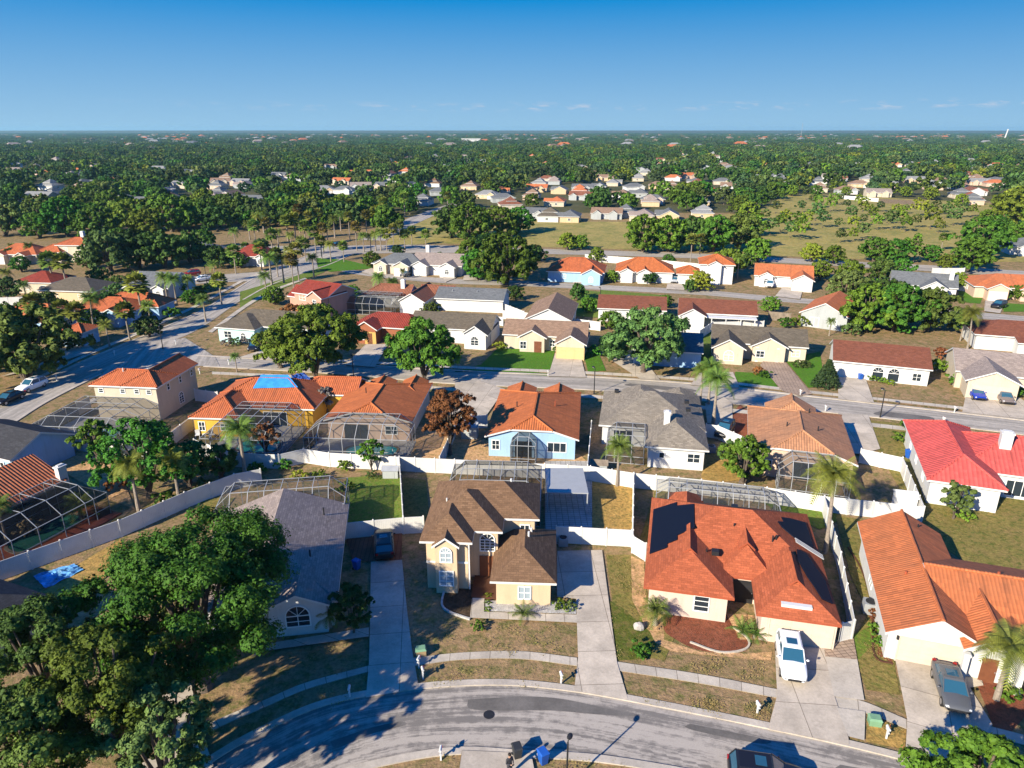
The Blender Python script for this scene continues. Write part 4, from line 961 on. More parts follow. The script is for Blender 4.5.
# --- K
K = House('house', 'cream two-storey house with orange tile roof at the street corner', (-47.02, 88.40), -6, 'cream', 'tile_red', caps=True)
K.wing(-9.7, 0, 0, 5.5, 4.9, 6.35, 'xhh'); K.wing(-5.2, .03, .03, 10.6, 4.9, 6.3, 'yhg')
for x in (-8.3, -5.2, -3.2, -1.5): K.win('f', .46, x, 3.7, .75, .7, False, (1, 2))
for y in (3.2, 6.2, 9.2): K.win('r', -.43, y, 3.4, .7, 1.0, False, (1, 2))
K.win('r', -.43, 5.8, .5, 1.2, 1.1, True, (2, 3)); K.vent(-6, 2.4, 6.2, m='trim'); K.vent(-2.8, 3.0, 6.1, m='trim'); K.done()
cage('white-framed low pool cage in front of the cream two-storey house', (-47.02, 88.40), -6, -12.2, -8.2, -.4, .3, 2.4, 3.2, 1.5, 6, 4, sides='lrf')
pool('turquoise pool in front of the cream two-storey house', (-47.02, 88.40), -6, -8, -6.8, -3, -3.2, dk=(-12.1, -8.1, -.5, .4))
# --- L and its neighbours at the left edge
Lh = House('house', 'house with striped red clay tile roof and white chimney at the left edge', (-46.25, 65.9), -22, 'peach', 'tile_stripe')
Lh.wing(-9.5, -12.5, 0, .4, 2.8, 4.9, 'ygg'); Lh.wing(-9, -9.5, -4, -4.5, 4.2, 5.6, 'ygg', walls=False); Lh.chimney(-.6, .2, .6, .9, 0, 4.2); Lh.win('r', -.45, -4, .1, 2.6, 2.05, False, (3, 1), 'dframe'); Lh.done()
cage('white-framed pool cage over the red deck at the left edge', (-46.25, 65.9), -22, .1, -12, 5.6, .2, 2.5, 3.7, 1.5, 3, 5, sides='rfb', scr='screen')
pool('dark green pool on a red deck at the left edge', (-46.25, 65.9), -22, 1.5, -8.5, 4.4, -1.6, 'poolg', 'deckr', dk=(.05, -12, 6.6, .6))
o2 = at(36, 450, 2.8); L2 = House('house', 'dark-roofed house in shade behind the striped tile roof', o2, -22, 'ltblue', 'sh_dark')
L2.wing(-12, -3, 0, 5, 2.8, 4.6, 'xgg'); L2.win('f', -2.6, -2.5, .9, 1.4, 1.2); L2.done()
o3 = at(43, 600, 2.7); Mh = House('house', 'house with charcoal shingle roof at the left edge by the blue tarpaulin', o3, -22, 'tan', 'sh_dark')
Mh.wing(-11, -7.5, 0, .6, 2.7, 4.6, 'xhh'); Mh.wing(-7, -11, -1.6, -2, 2.7, 4.2, 'yhh'); Mh.win('f', -7.0, -1, .9, 1.2, 1.2); Mh.done()
# --- third row, across the middle street
def simple(n, label, org, rot, wall, roof, wings, wins=(), gd=(), caps=False, extra=None, trim='trim'):
    h = House('house', label, org, rot, wall, roof, caps=caps, trim=trim)
    for w in wings:
        kw = w[7] if len(w) > 7 else {}
        h.wing(*w[:7], **kw)
    for w in wins: h.win(*w)
    for g in gd: h.gdoor(*g)
    if extra: extra(h)
    h.done(); return h
simple('R1', 'pale aqua house with grey hip roof left of the largest street oak', (-54.94, 126.97), -14, 'aqua', 'sh_olive', [(0, 0, 8.4, 9, 2.8, 4.6, 'yhh'), (0, 2.6, 19, 10.5, 2.8, 5.0, 'xhh')],
       [('f', .46, 2.4, .8, 1.6, 1.3), ('f', .46, 5.6, .3, 1.2, 1.1, True)], extra=lambda h: (h.door('f', 3.07, 9.6)))
simple('R2', 'house with dark red-brown tile roof and ochre entry between two street oaks', at(350, 325, 2.8), -14, 'brick', 'tile_dark', [(0, 0, 14, 8, 2.8, 4.7, 'xhh'), (1.5, -2.2, 6.4, 4, 2.8, 4.3, 'ygh')],
       [('f', -1.9, 3.2, .7, 1.2, 1.2)], extra=lambda h: (h.box('entry_porch', 3.8, -2.0, 0, 6.0, -1.94, 2.3, M['ochre']), h.door('f', -1.95, 4.8)))
simple('R3', 'white gabled house with dark taupe roof behind the second street oak', at(461, 334, 2.8), -12, 'white', 'sh_olive', [(-11, 3, 4.9, 11, 2.8, 4.9, 'xgg'), (0, 0, 4.9, 9, 2.8, 4.4, 'ygg')],
       [('f', .3, 2.4, .7, 1.5, 1.0, True, (2, 2))])
simple('R4', 'tan-roofed house with a yellow garage door beyond the green lawn', (-1.78, 122.19), -10, 'cream', 'sh_tan', [(0, 0, 15.2, 7.4, 2.8, 4.75, 'xgg'), (9.8, -4.5, 15.4, 4, 2.8, 4.4, 'ygh'), (2.9, -1.4, 8.2, 4, 2.8, 4.2, 'ygg')],
       [('f', -1.08, 4.0, .6, 1.2, 1.4), ('f', .46, 9, .8, 1, 1.2)], [('f', -4.18, 12.6, 4.6, 2.1, 'garagey')], extra=lambda h: h.door('f', -1.08, 6.6, 1.3))
simple('R5', 'house with slate roof and pale blue side wall mostly hidden by the grey-green oak', at(632, 349, 2.8), -12, 'ltblue', 'sh_slate', [(0, 0, 11.5, 10, 2.8, 4.8, 'xgg')], [('f', .47, 4, .8, 1.4, 1.3), ('r', 11.04, 5, .9, 1.2, 1.2)])
def r6x(h):
    h.door('f', 2.96, 9.2, 1.1); h.post(7.1, 2.7, 2.6); h.post(10.4, 2.7, 2.6)
simple('R6', 'cream house with long olive-brown roof, two front gables and a curved paver drive', at(713, 363, 0), -14, 'cream', 'sh_olive', [(-.5, 3.4, 15.3, 11.5, 2.8, 4.9, 'xgg'), (-.5, -.4, 5.1, 8, 2.8, 4.4, 'ygg'), (5.9, 2.2, 12.0, 8, 2.8, 4.4, 'ygg')],
       [('f', -.05, 2.4, .6, 1.7, 1.0, True, (2, 2)), ('f', 2.52, 7.6, .8, 1.4, 1.2), ('f', 3.87, 13.4, .9, 1.4, 1.2)], extra=r6x)
def r7x(h):
    for x in (7.3, 9.7, 12.6): pass
    h.door('f', 1.09, 5.7, .1)if 0 else None
simple('R7', 'white house with red-brown roof and arched porch openings', (50.25, 106.48), -20, 'white', 'sh_rust', [(.2, .4, 14.2, 10.6, 2.8, 4.9, 'xgg')],
       [('f', .86, 6.9, .1, 1.7, 1.4, True, (1, 1), 'wframe'), ('f', .86, 9.1, .1, 1.7, 1.4, True, (1, 1), 'wframe'), ('f', .86, 12.3, .6, 1.3, 1.3, False, (2, 2))], [('f', .86, 3.4, 4.2, 2.1, 'garagew')])  # arched panes: dark glass standing in for the shade of open porch arches
simple('R8', 'cream house with taupe roof and gabled double garage at the right edge', (66.98, 100.16), -22, 'cream', 'sh_mauve', [(-.6, 1.5, 18, 12, 2.8, 5.0, 'xgg'), (0, -2.9, 7.2, 8, 2.8, 4.5, 'ygg')],
       [('f', 1.97, 11, .8, 1.8, 1.3)], [('f', -2.58, 3.6, 5.0, 2.1, 'garage')])
# --- fourth row (backs towards the camera)
simple('S1', 'maroon-tiled two-storey house with rose walls by the palm-lined street', at(328, 297, 4.8), -28, 'redwall', 'tile_dark', [(-10, 0, 0, 9, 4.8, 6.6, 'xgg'), (-4.5, -2, .02, 6, 4.8, 6.2, 'ygg'), (-12.5, 1, -8, 7, 3.6, 5.4, 'xgg')],
       [('f', .47, -7.5, 3.2, 1.8, 1.3), ('r', -.43, 3, 3.2, 1.2, 1.2), ('f', -1.7, -2.2, 3.2, 1.0, 1.1), ('f', .47, -7.5, .3, 2.2, 1.9, False, (2, 1), 'dframe')], caps=True)
simple('S2', 'white house with orange-brown tile roofs and a blue-framed pool cage', at(397, 301, 2.8), -13, 'white', 'tile_brown', [(0, 0, 6.2, 12, 2.8, 4.6, 'ygg'), (-10, 4.5, 1, 11, 2.8, 4.7, 'xhg'), (2, 7, 10, 12.5, 2.8, 4.5, 'xgg')],
       [('f', .32, 3, .9, 1.4, 1.1)], caps=True, extra=lambda h: h.chimney(-1.2, 7, .9, .8, 3.5, 5.8))
cage('pool cage behind the orange-brown tile house', at(397, 301, 2.8), -13, -12, -2.2, -.5, 4.6, 2.4, 3.6, 1.3, 7, 3, sides='lf', scr='screen')
simple('S3', 'long low white house with slate grey roof seen from the back', (-16.86, 150.99), -10, 'white', 'sh_slate', [(0, 0, 15.3, 8.5, 2.8, 4.5, 'xgg')],
       [('f', .48, 1.7, 1.0, .8, 1.0), ('f', .48, 4.4, .1, 1.6, 2.0, False, (2, 1)), ('f', .48, 8, .9, 1.9, 1.1), ('f', .48, 11, 1, .9, .9), ('f', .48, 13.4, .1, 1.6, 2.0, False, (2, 1))], extra=lambda h: (h.vent(3.5, 2.6, 3.9, m='steel'), h.vent(9, 2.6, 3.9, m='steel')))
simple('S4', 'white gable-ended house with tan shingle roof and wide dark glass doors', (2.31, 132.86), -10, 'white', 'sh_tan', [(0, 0, 9.2, 15, 2.8, 5.0, 'ygg')], [('f', .32, 4.9, .2, 2.8, 2.0, False, (3, 1), 'dframe'), ('f', .32, 7.6, 1.1, .7, .9), ('f', .32, 1.3, 1.1, .7, .9)])
simple('S5', 'brown-roofed house behind the grey-green oak', at(597, 308, 2.8), -10, 'white', 'sh_rust', [(0, 0, 14, 9, 2.8, 4.7, 'xgg')], [('f', .47, 4, .6, 1.6, 1.4), ('f', .47, 10, .6, 1.6, 1.4)])
def s6x(h):
    h.wing(5.4, -2.4, 15, .6, 2.5, 2.62, 'xgg', walls=False) if 0 else None
    for x in (6.5, 9.2, 12, 14.6): h.post(x, -1.6, 2.3, .08)
    h.box('porch_roof', 5.5, -1.9, 2.3, 15.0, .35, 2.45, M['trim'])
simple('S6', 'long white house with red-brown roof and a white back porch', at(678, 312, 2.8), -12, 'white', 'sh_rust', [(0, 0, 15.3, 8.5, 2.8, 4.8, 'xgg'), (0, -3, 5.5, 5, 2.8, 4.3, 'ygg')],
       [('f', -2.68, 2.7, .9, 1.0, 1.1), ('f', .47, 8, .2, 2.2, 1.9, False, (2, 1)), ('f', .47, 12, .2, 2.2, 1.9, False, (2, 1))], extra=s6x)
simple('S7', 'grey house with bright orange roof and a steep gable towards the pines', at(799, 312, 2.8), -34, 'greywall', 'sh_tanor' if 0 else 'tile_tan', [(0, 0, 9.4, 14, 2.8, 5.2, 'ygg')], [('f', .32, 3, .2, 1.8, 1.9, False, (2, 1)), ('f', .32, 6.4, .8, 1.6, 1.2)])
simple('S8', 'house with dark slate roof right of the tall oak grove', at(920, 288, 2.8), -25, 'white', 'sh_slate', [(-6, 3, 8, 12, 2.8, 5.2, 'xgg'), (0, 0, 6, 8, 2.8, 4.6, 'ygg')], [('f', .32, 3, .8, 1.6, 1.3)], extra=lambda h: h.chimney(6.5, 6, .9, .9, 3.5, 6.0))
simple('S9', 'low house with brown roof and screened porch at the right edge', at(975, 334, 2.8), -18, 'white', 'sh_rust', [(0, 0, 19, 9.5, 2.8, 4.7, 'xhh'), (6, -2.5, 19, 2, 2.4, 2.9, 'xgg')], [('f', .47, 3, .8, 1.8, 1.2)])
# --- fifth row and the western blocks: smaller in the picture
def front(n, label, px, py, w, d, rot, wall, roof, e=2.8, pk=None, kind='xhh', gab=None, caps=False, two=False, extra=None):
    """house whose front-left eave corner shows at a pixel"""
    pk = pk or e+d*.22; wings = [(0, 0, w, d, e, pk, kind)]; wins = []; gd = []
    if gab:
        for a, b, f in gab: wings.append((a, -f, b, d*.6, e, e+(b-a)*.26, 'ygg'))
        a, b, f = gab[0]; gd = [('f', -f+.32, (a+b)/2, min(4.4, (b-a)*.7), 2.1, 'garagew')] if len(gab) > 1 else []
        a, b, f = gab[-1]; wins.append(('f', -f+.32, (a+b)/2, .8, 1.2, .9, True, (2, 2)))
    wins += [('f', .47, w*.3, e-1.9, 1.4, 1.2), ('f', .47, w*.75, e-1.9, 1.4, 1.2), ('r', w-.44, d*.5, e-1.9, 1.2, 1.1), ('l', .44, d*.5, e-1.9, 1.2, 1.1)]
    if two: wins += [('f', .47, w*.3, .6, 1.4, 1.3), ('f', .47, w*.7, .6, 1.4, 1.3)]
    return simple(n, label, at(px, py, e), rot, wall, roof, wings, wins, gd, caps, extra)
front('T1', 'tan garage-fronted house with slate hip roof just below the palm-lined avenue', 371, 263, 15, 10, -12, 'cream', 'sh_slate', gab=[(7, 12, 3), (1, 5, 1)])
front('T2', 'white house with taupe gables and a dark chimney beside the big street oak', 409, 264, 15, 11, -14, 'white', 'sh_mauve', gab=[(1, 6, 2), (9, 14, 2.5)], kind='xgg', extra=lambda h: h.chimney(3.2, 6.5, 1, .9, 3.5, 6.8))
front('T3', 'pale house under a broad red tile roof at the end of the field', 546, 271, 15, 11, -10, 'ltblue', 'tile_red', pk=5.6, gab=[(9, 14.5, 3)], caps=True)
front('T4', 'white house with orange tile hip roof between two parked cars', 615, 271, 15, 11, -10, 'white', 'tile_or', pk=5.6, gab=[(1, 5, 1.2), (5.4, 9.6, 1.6)], caps=True)
front('T5', 'two-storey white house with orange tile roof by tall palms', 699, 264, 9, 9, -12, 'white', 'tile_or', e=5.0, two=True, gab=[(2, 6, 1)], caps=True, extra=lambda h: (h.wing(-5.5, -2.5, .8, 5, 2.8, 4.4, 'xhh'), h.gdoor('f', -2.04, -2.4, 4, 2.1, 'garagew')))
front('T6', 'white house with terracotta roof and a white garage, small white car outside', 754, 275, 14, 10, -18, 'white', 'tile_tan', gab=[(8.5, 14, 4), (1, 5, .8)], kind='xgg')
front('T7', 'peach house with wide rust tile roof at the right edge', 974, 286, 20, 12, -16, 'peach', 'tile_tan', pk=5.0, gab=[(2, 7, 2.5), (9, 14, 1.5)])
front('U1', 'wide red-tiled house with shaded blue-grey walls behind palms at the left', 64, 311, 14, 9, -5, 'ltblue', 'tile_red', gab=[(8.5, 12.5, 1.6)], caps=True, extra=lambda h: h.wing(3.5, 5, 17, 12, 2.8, 4.9, 'xhh'))  # blue of the shaded walls is put into their stucco colour
front('U2', 'orange tile house with shaded blue front behind the big left oak', -12, 318, 14, 9, -8, 'ltblue', 'tile_tan', gab=[(9, 13, 2)], caps=True)  # pale blue wall colour carries the shade on the front
front('U2b', 'small orange-roofed garage wing beside the left palms', 57, 332, 5, 5, -8, 'ltblue', 'tile_red', caps=True)
front('U3', 'low house with dark maroon roof at the left behind palms', 12, 282, 10, 9, -6, 'cream', 'tile_dark')
front('U4', 'tan house with olive-grey roof in partial shade', 36, 290, 14, 10, -8, 'tan', 'sh_olive')
front('U5', 'white house with grey gabled roof near the left palms', 124, 287, 11, 12, -8, 'white', 'sh_slate', gab=[(1, 6, 4), (7, 10.5, 1)], kind='xgg')
front('U6', 'white house with dark red hip roof left of the palm avenue', 229, 256, 12, 9, -6, 'white', 'tile_dark', pk=5.6, gab=[(2, 6, 1.5), (8, 11, 1.2)])
front('U7', 'two-storey cream house with red tile roof and white chimney at the left', 54, 245, 10, 8, -6, 'cream', 'tile_red', e=5.0, two=True, caps=True, extra=lambda h: (h.chimney(6, 5, 1, 1, 5, 8.2), h.wing(-5, -2, 3, 5, 3.2, 5, 'xhh')))
front('U8', 'orange-roofed house with arched window at the left edge', -8, 254, 14, 9, -6, 'cream', 'tile_red', gab=[(1, 5, 1.5), (8.5, 12.5, 2.5)], pk=5.4)
front('U9', 'low house with dark slate roof behind dark trees', 177, 250, 11, 9, -8, 'white', 'sh_slate')
front('V1', 'white house with grey roof at the right edge below the big tree', 1010, 246, 14, 10, -15, 'white', 'sh_slate', gab=[(2, 6, 2)])
# ---------------------------------------------------------------- fences
fence('white vinyl fence along the backs of the pale blue house and the patio roof', [(396, 471), (455, 474), (590, 481), (633, 488)])
fence('white vinyl fence behind the long cage of the red shingle house', [(633, 488), (700, 495), (765, 503), (822, 512)])
fence('white vinyl fence seen end-on left of the two-storey tan house', [(400, 471), (404, 533)])
fence('white vinyl fence closing the gap between the grey house and the two-storey tan house', [(344, 540), (404, 534), (424, 533)])
fence('white vinyl fence across the top of the central driveway', [(556, 543), (631, 547)])
fence('white vinyl fence between the gold lawn and the red shingle house', [(633, 489), (632, 547), (632, 553), (645, 561)])
fence('white vinyl fence running down the right side of the red shingle house', [(822, 512), (838, 570), (851, 640), (839, 643)])
fence('white vinyl fence boxing in the yard with the small shed', [(822, 512), (921, 523), (900, 472), (859, 463)])
fence('short white vinyl fence between the mottled grey roof and the terracotta roof', [(705, 437), (717, 439), (748, 453)])
fence('white vinyl fence left of the pale blue house', [(440, 471), (459, 429), (487, 428)])
fence('white vinyl fence between the pale blue house and the screen porch', [(591, 434), (587, 480)])
fence('white vinyl fence below the wide hipped pool cage', [(305, 463), (330, 467), (396, 471)])
fence('bluish shaded white fence below the long pool cage of the yellow house', [(196, 453), (233, 467), (280, 469), (305, 463)])
fence('long white vinyl fence running down to the left edge below the palms', [(-40, 595), (0, 581), (122, 537), (187, 508), (236, 489), (262, 484)])
fence('white vinyl fence round the corner lot of the cream two-storey house', [(91, 409), (24, 444), (104, 454), (160, 459)])
fence('white vinyl fence between the cream two-storey house and the yellow house', [(170, 448), (194, 429)])
fence('short white vinyl fence beyond the cream two-storey house', [(196, 401), (219, 404)])
fence('white vinyl fence left of the tan-roofed house', [(486, 324), (503, 326)])
fence('white vinyl fence behind the tan-roofed house', [(503, 319), (524, 321), (600, 331)])
fence('tall white fence behind the oak and the olive-brown roof', [(676, 339), (699, 340), (712, 331), (763, 330)])
fence('white vinyl fence beside the long slate-roofed house', [(504, 312), (524, 320)])
fence('white fence beside the taupe-gabled house by the street oak', [(449, 272), (468, 275)])
fence('white wall along the avenue behind the orange hip roofs', [(585, 261), (650, 266), (700, 271)], h=2.0, step=5)
fence('white wall piece at the field edge near the tall pale pines', [(931, 277), (963, 277)], h=2.4, step=4)
fence('white wall behind the peach house at the right edge', [(938, 288), (974, 293)], h=2.0, step=4)
fence('white fence above the orange roofs at the left edge', [(-10, 306), (46, 304)], step=4)
fence('distant white fence on the far edge of the field', [(842, 199), (878, 202)], step=8, h=2.0)
fence('distant rust-brown wooden fence on the far edge of the field', [(880, 203), (916, 205)], mat='wfence' if 0 else 'bark', name='wooden_fence', step=8, h=2.2, group='')
fence('weathered wooden fence beside the orange-roofed grey house', [(768, 320), (790, 322)], mat='wfence', name='wooden_fence', step=3, group='')
# ---------------------------------------------------------------- trees
def put(proto, label, px, py, s=1, rot=None, cat='tree', group=None, z=0, world=False, used=set()):
    x, y = (px, py) if world else at(px, py)
    rot = random.uniform(0, 6.28) if rot is None else rot
    if proto.name not in used and proto.get('category') is None:
        proto.location = (x, y, z); proto.rotation_euler = (0, 0, rot); proto.scale = (s, s, s) if isinstance(s, (int, float)) else s
        tag(proto, label, cat, group); return proto
    o = dup(proto, (x, y, z), rot, s, label)
    o['category'] = cat
    if group: o['group'] = group
    elif 'group' in o.keys(): del o['group']
    return o
def one(kind, Rr, Hh, z0, nl, n, size, seed, px, py, label, mat='oak', rot=0, **k):
    t = tree_proto(kind, Rr, Hh, z0, nl, n, size, seed, mat, **k); return put(t, label, px, py, 1, rot)
one('oak', 7.4, 9.8, 2.6, 34, 95000, .125, 21, 205, 688, 'largest foreground oak, leafy crown over the grey house and its lawn', trunk=.42, lobe=(.24, .42))
def onew(Rr, Hh, z0, nl, n, size, seed, x, y, label, mat):
    return put(tree_proto('oak', Rr, Hh, z0, nl, n, size, seed, mat, trunk=.3, lobe=(.28, .46)), label, x, y, 1, 0, world=True)
onew(4.1, 8.0, 3.6, 20, 40000, .11, 22, -22.6, 31.6, 'mid-green tree at the lower left in front of the big oak', 'oak')
onew(3.6, 7.6, 3.4, 18, 30000, .11, 23, -29.0, 35.2, 'dark tree at the left edge above the mid-green corner trees', 'oakd')
onew(4.0, 7.2, 3.2, 18, 34000, .11, 24, -25.6, 28.0, 'dark tree filling the bottom left corner', 'oakd')
onew(3.0, 6.4, 3.0, 16, 24000, .11, 29, -18.9, 29.3, 'yellowish green tree low at the left of the shaded driveway', 'olive')
onew(2.4, 5.4, 2.4, 14, 16000, .11, 28, -23.2, 40.0, 'grey-green tree wedged between the big oak and the charcoal roof', 'olive')
one('oak', 3.6, 4.6, 1.2, 16, 25200, 0.136, 25, 975, 822, 'pale green tree cut by the bottom right corner', 'lime', lobe=(.28, .44))
one('oak', 1.7, 3.6, .8, 12, 7560, 0.124, 26, 354, 634, 'small dark tree in shade beside the arched front window', 'oakd', trunk=.08)
one('oak', 3.7, 6.6, 1.9, 18, 19950, 0.149, 27, 450, 455, 'rust-coloured tree between the two orange tile roofs', 'rust', trunk=.22, lobe=(.28, .42))
one('oak', 7.2, 11.8, .6, 28, 35700, 0.248, 31, 317, 380, 'biggest street oak, above the blue tarps', trunk=.4, lobe=(.26, .42))
one('oak', 4.2, 7.0, .3, 16, 12600, 0.236, 32, 281, 368, 'oak low at the left of the biggest street oak', trunk=.3)
one('oak', 5.9, 9.8, .4, 24, 27300, 0.236, 33, 424, 381, 'round dark green street oak above the rust-leaved tree', trunk=.36, lobe=(.28, .44))
one('oak', 7.0, 10.8, .2, 26, 31500, 0.236, 34, 643, 373, 'broad grey-green street oak above the mottled grey roof', 'olive', trunk=.36, lobe=(.26, .42))
one('oak', 5.2, 8.4, .5, 22, 15750, 0.174, 35, 150, 497, 'large bushy green tree behind the palms over the long white fence', lobe=(.28, .44))
one('oak', 2.2, 4.4, 1.0, 12, 7560, 0.161, 36, 99, 462, 'small tree by the turquoise pool fence', 'oak')
one('oak', 3.0, 5.2, .3, 14, 8820, 0.161, 37, 190, 486, 'dark mixed shrub tree right of the palms over the long white fence', 'oakd')
one('oak', 2.4, 3.6, .6, 12, 7560, 0.161, 38, 222, 480, 'low dark tree below the long pool cage of the yellow house', 'oakd')
one('oak', 1.9, 3.3, .9, 12, 6300, 0.149, 39, 267, 455, 'reddish brown round tree inside the pool cage yard', 'rust')
one('oak', 1.8, 3.2, .7, 10, 4620, 0.155, 40, 326, 412, 'pale blossoming tree between the blue tarps and the orange tile roof', 'flower')
one('oak', 1.5, 3.6, .7, 10, 5460, 0.136, 41, 372, 472, 'young green tree in front of the wide hipped pool cage', 'oak', trunk=.08)
one('oak', 3.0, 5.2, .3, 14, 10080, 0.149, 42, 742, 484, 'bushy tree left of the curved screen cage', 'oak')
one('oak', 1.7, 3.2, .7, 10, 5040, 0.149, 43, 733, 470, 'thin pale tree beside the bushy tree by the curved screen cage', 'olive')
one('oak', 1.5, 3.6, .5, 12, 6300, 0.149, 44, 953, 519, 'grey-green tree against the white wall of the bright red roof house', 'olive', trunk=.1)
oak = [tree_proto('oak', 5, 8.8, -.6, 28, 14000, .27, 50+i, m, trunk=.3, lobe=(.28, .44)) for i, m in enumerate(['oak', 'oakd', 'olive', 'lime'])]
# the oak grove and other trees one can point at
grove = [(846, 305, 1.0, 2, 'blue-green tree at the left end of the tall oak grove'), (866, 330, 1.15, 0, 'tall oak with a pale leaning trunk in the grove behind the arched porch house'),
    (893, 331, 1.2, 0, 'central tall oak of the grove behind the arched porch house'), (927, 331, 1.1, 1, 'right-hand tall oak of the grove behind the arched porch house'), (880, 318, 1.05, 1, 'oak at the back of the tall grove')]
for a, b, s, k, l in grove: put(oak[k], l, a, b, s)
named = [(506, 285, 1.7, 0, 'big street oak beside the red tile roof at the end of the field'), (478, 280, 1.0, 0, 'leafy oak left of the big street oak'), (492, 262, 1.1, 1, 'dark oak behind the big street oak'),
    (27, 382, 1.55, 1, 'big dark oak at the left edge above the parked white car'), (-8, 372, 1.5, 1, 'dark oak cut by the left edge above the parked cars'),
    (643, 252, 1.5, 0, 'leftmost oak in the row along the field edge'), (668, 252, 1.45, 0, 'second oak in the row along the field edge'), (692, 251, 1.4, 1, 'third dark oak in the row along the field edge'), (713, 252, 1.5, 0, 'fourth oak in the row along the field edge'), (738, 250, 1.5, 1, 'last oak in the row along the field edge, by the tall palms'),
    (727, 276, .95, 0, 'dense green tree right of the two-storey white house'), (757, 262, .9, 3, 'light green tree at the avenue above the terracotta roof'), (700, 291, .62, 3, 'low lime tree by the far street'), (567, 250, .72, 3, 'flat-crowned light green tree alone in the field'), (580, 250, .62, 3, 'smaller light green tree alone in the field'),
    (874, 262, .95, 0, 'round tree on a pale trunk at the right of the field'), (896, 263, .9, 0, 'second round tree on a pale trunk at the right of the field'), (980, 258, 1.6, 0, 'dense tree above the peach house'), (968, 272, 1.2, 3, 'lighter tree in front of the dense tree above the peach house'), (1015, 226, 1.9, 3, 'tall bright tree at the right edge'),
    (812, 262, .7, 3, 'wide light green tree at the near edge of the field'), (833, 264, .7, 3, 'second wide light green tree at the near edge of the field'),
    (68, 236, 1.8, 0, 'large bright oak above the red-roofed cream house'), (98, 242, 1.6, 0, 'oak beside the large bright oak at the left'), (133, 232, 1.6, 0, 'tall oak in the left grove, second from its right end'), (172, 232, 1.85, 0, 'tallest oak at the right end of the left grove'), (150, 240, 1.4, 3, 'light green oak low in the left grove'),
    (112, 272, 1.5, 2, 'grey-green tree above the olive-grey roof at the left'), (140, 268, 1.4, 1, 'dark tree behind the grey gabled roof at the left'), (165, 268, 1.35, 1, 'second dark tree behind the grey gabled roof'), (190, 263, 1.2, 1, 'dark tree near the parked red car at the left'), (218, 268, .8, 1, 'dark round tree by the dark red hip roof'),
    (470, 242, 1.7, 0, 'dark tall oak at the left end of the field'), (452, 238, 1.5, 1, 'dark oak behind the palms at the left end of the field'), (500, 236, 1.4, 0, 'oak in front of the long row of grey roofs'), (519, 233, 1.25, 0, 'oak at the left of the row of grey roofs'),
    (372, 268, .6, 0, 'round bush-like tree on the bright lawn by the palm avenue'), (353, 300, .45, 0, 'slim dark tree in front of the maroon tiled house'), (610, 330, .5, 0, 'small tree at the left of the grey-green street oak'), (612, 360, .5, 1, 'dark small tree beside the yellow garage drive'),
    (150, 337, .55, 2, 'grey-green small tree by the shaded corner at the left'), (275, 305, .55, 0, 'small tree in front of the maroon house wall')]
for a, b, s, k, l in named: put(oak[k], l, a, b, s)
for a, b in [(48,228),(115,219),(205,226),(222,219),(240,223),(290,213),(310,221),(345,221),(5,236),(40,238)]:
    k = random.choice([0, 0, 1, 2, 3]); put(oak[k], ['mid-green', 'dark green', 'grey-green', 'light green'][k]+' oak in the wood beyond the western rooftops', a, b, random.uniform(1.1, 1.75), group=['mid-green', 'dark green', 'grey-green', 'light green'][k]+' oaks beyond the western rooftops')
for a, b, z in [(8,300,.6),(50,312,.5),(110,318,.6),(128,312,.55),(150,318,.45),(118,302,.5),(100,285,.5),(118,292,.45),(180,294,.4),(192,305,.4),(22,272,.5),(88,268,.6),(104,262,.7),(152,256,.8),(204,262,.6),(222,264,.5),(262,252,.5),(34,322,.6),(70,350,.4),(96,330,.45),(205,248,.7),(240,268,.45),(0,330,.6),(14,262,.5),(120,250,.8)]:
    k = random.choice([0, 1, 2]); put(oak[k], ['small green', 'small dark', 'small grey-green'][k]+' tree in the gardens of the western houses', a, b, z*1.15, group=['small green', 'small dark', 'small grey-green'][k]+' trees in the western gardens')
for a, b, z in [(440,300,.4),(432,318,.4),(515,300,.4),(578,300,.45),(588,312,.4),(665,308,.35),(770,312,.4),(868,300,.6),(905,305,.5),(612,282,.35),(650,284,.35),(470,262,.8),(398,256,.4),(440,262,.35),(930,262,.6),(945,270,.5),(955,290,.5),(962,330,.5),(1015,300,.4),(840,320,.5),(690,292,.35),(536,262,.6),(528,272,.5),(597,262,.5),(668,266,.4),(745,268,.5),(820,280,.6),(850,284,.7),(880,282,.7),(900,278,.6)]:
    k = random.choice([0, 1, 3]); put(oak[k], ['small green', 'small dark', '', 'small light green'][k]+' tree in the gardens between the far streets', a, b, z*1.1, group=['small green', 'small dark', '', 'small light green'][k]+' trees between the far streets')
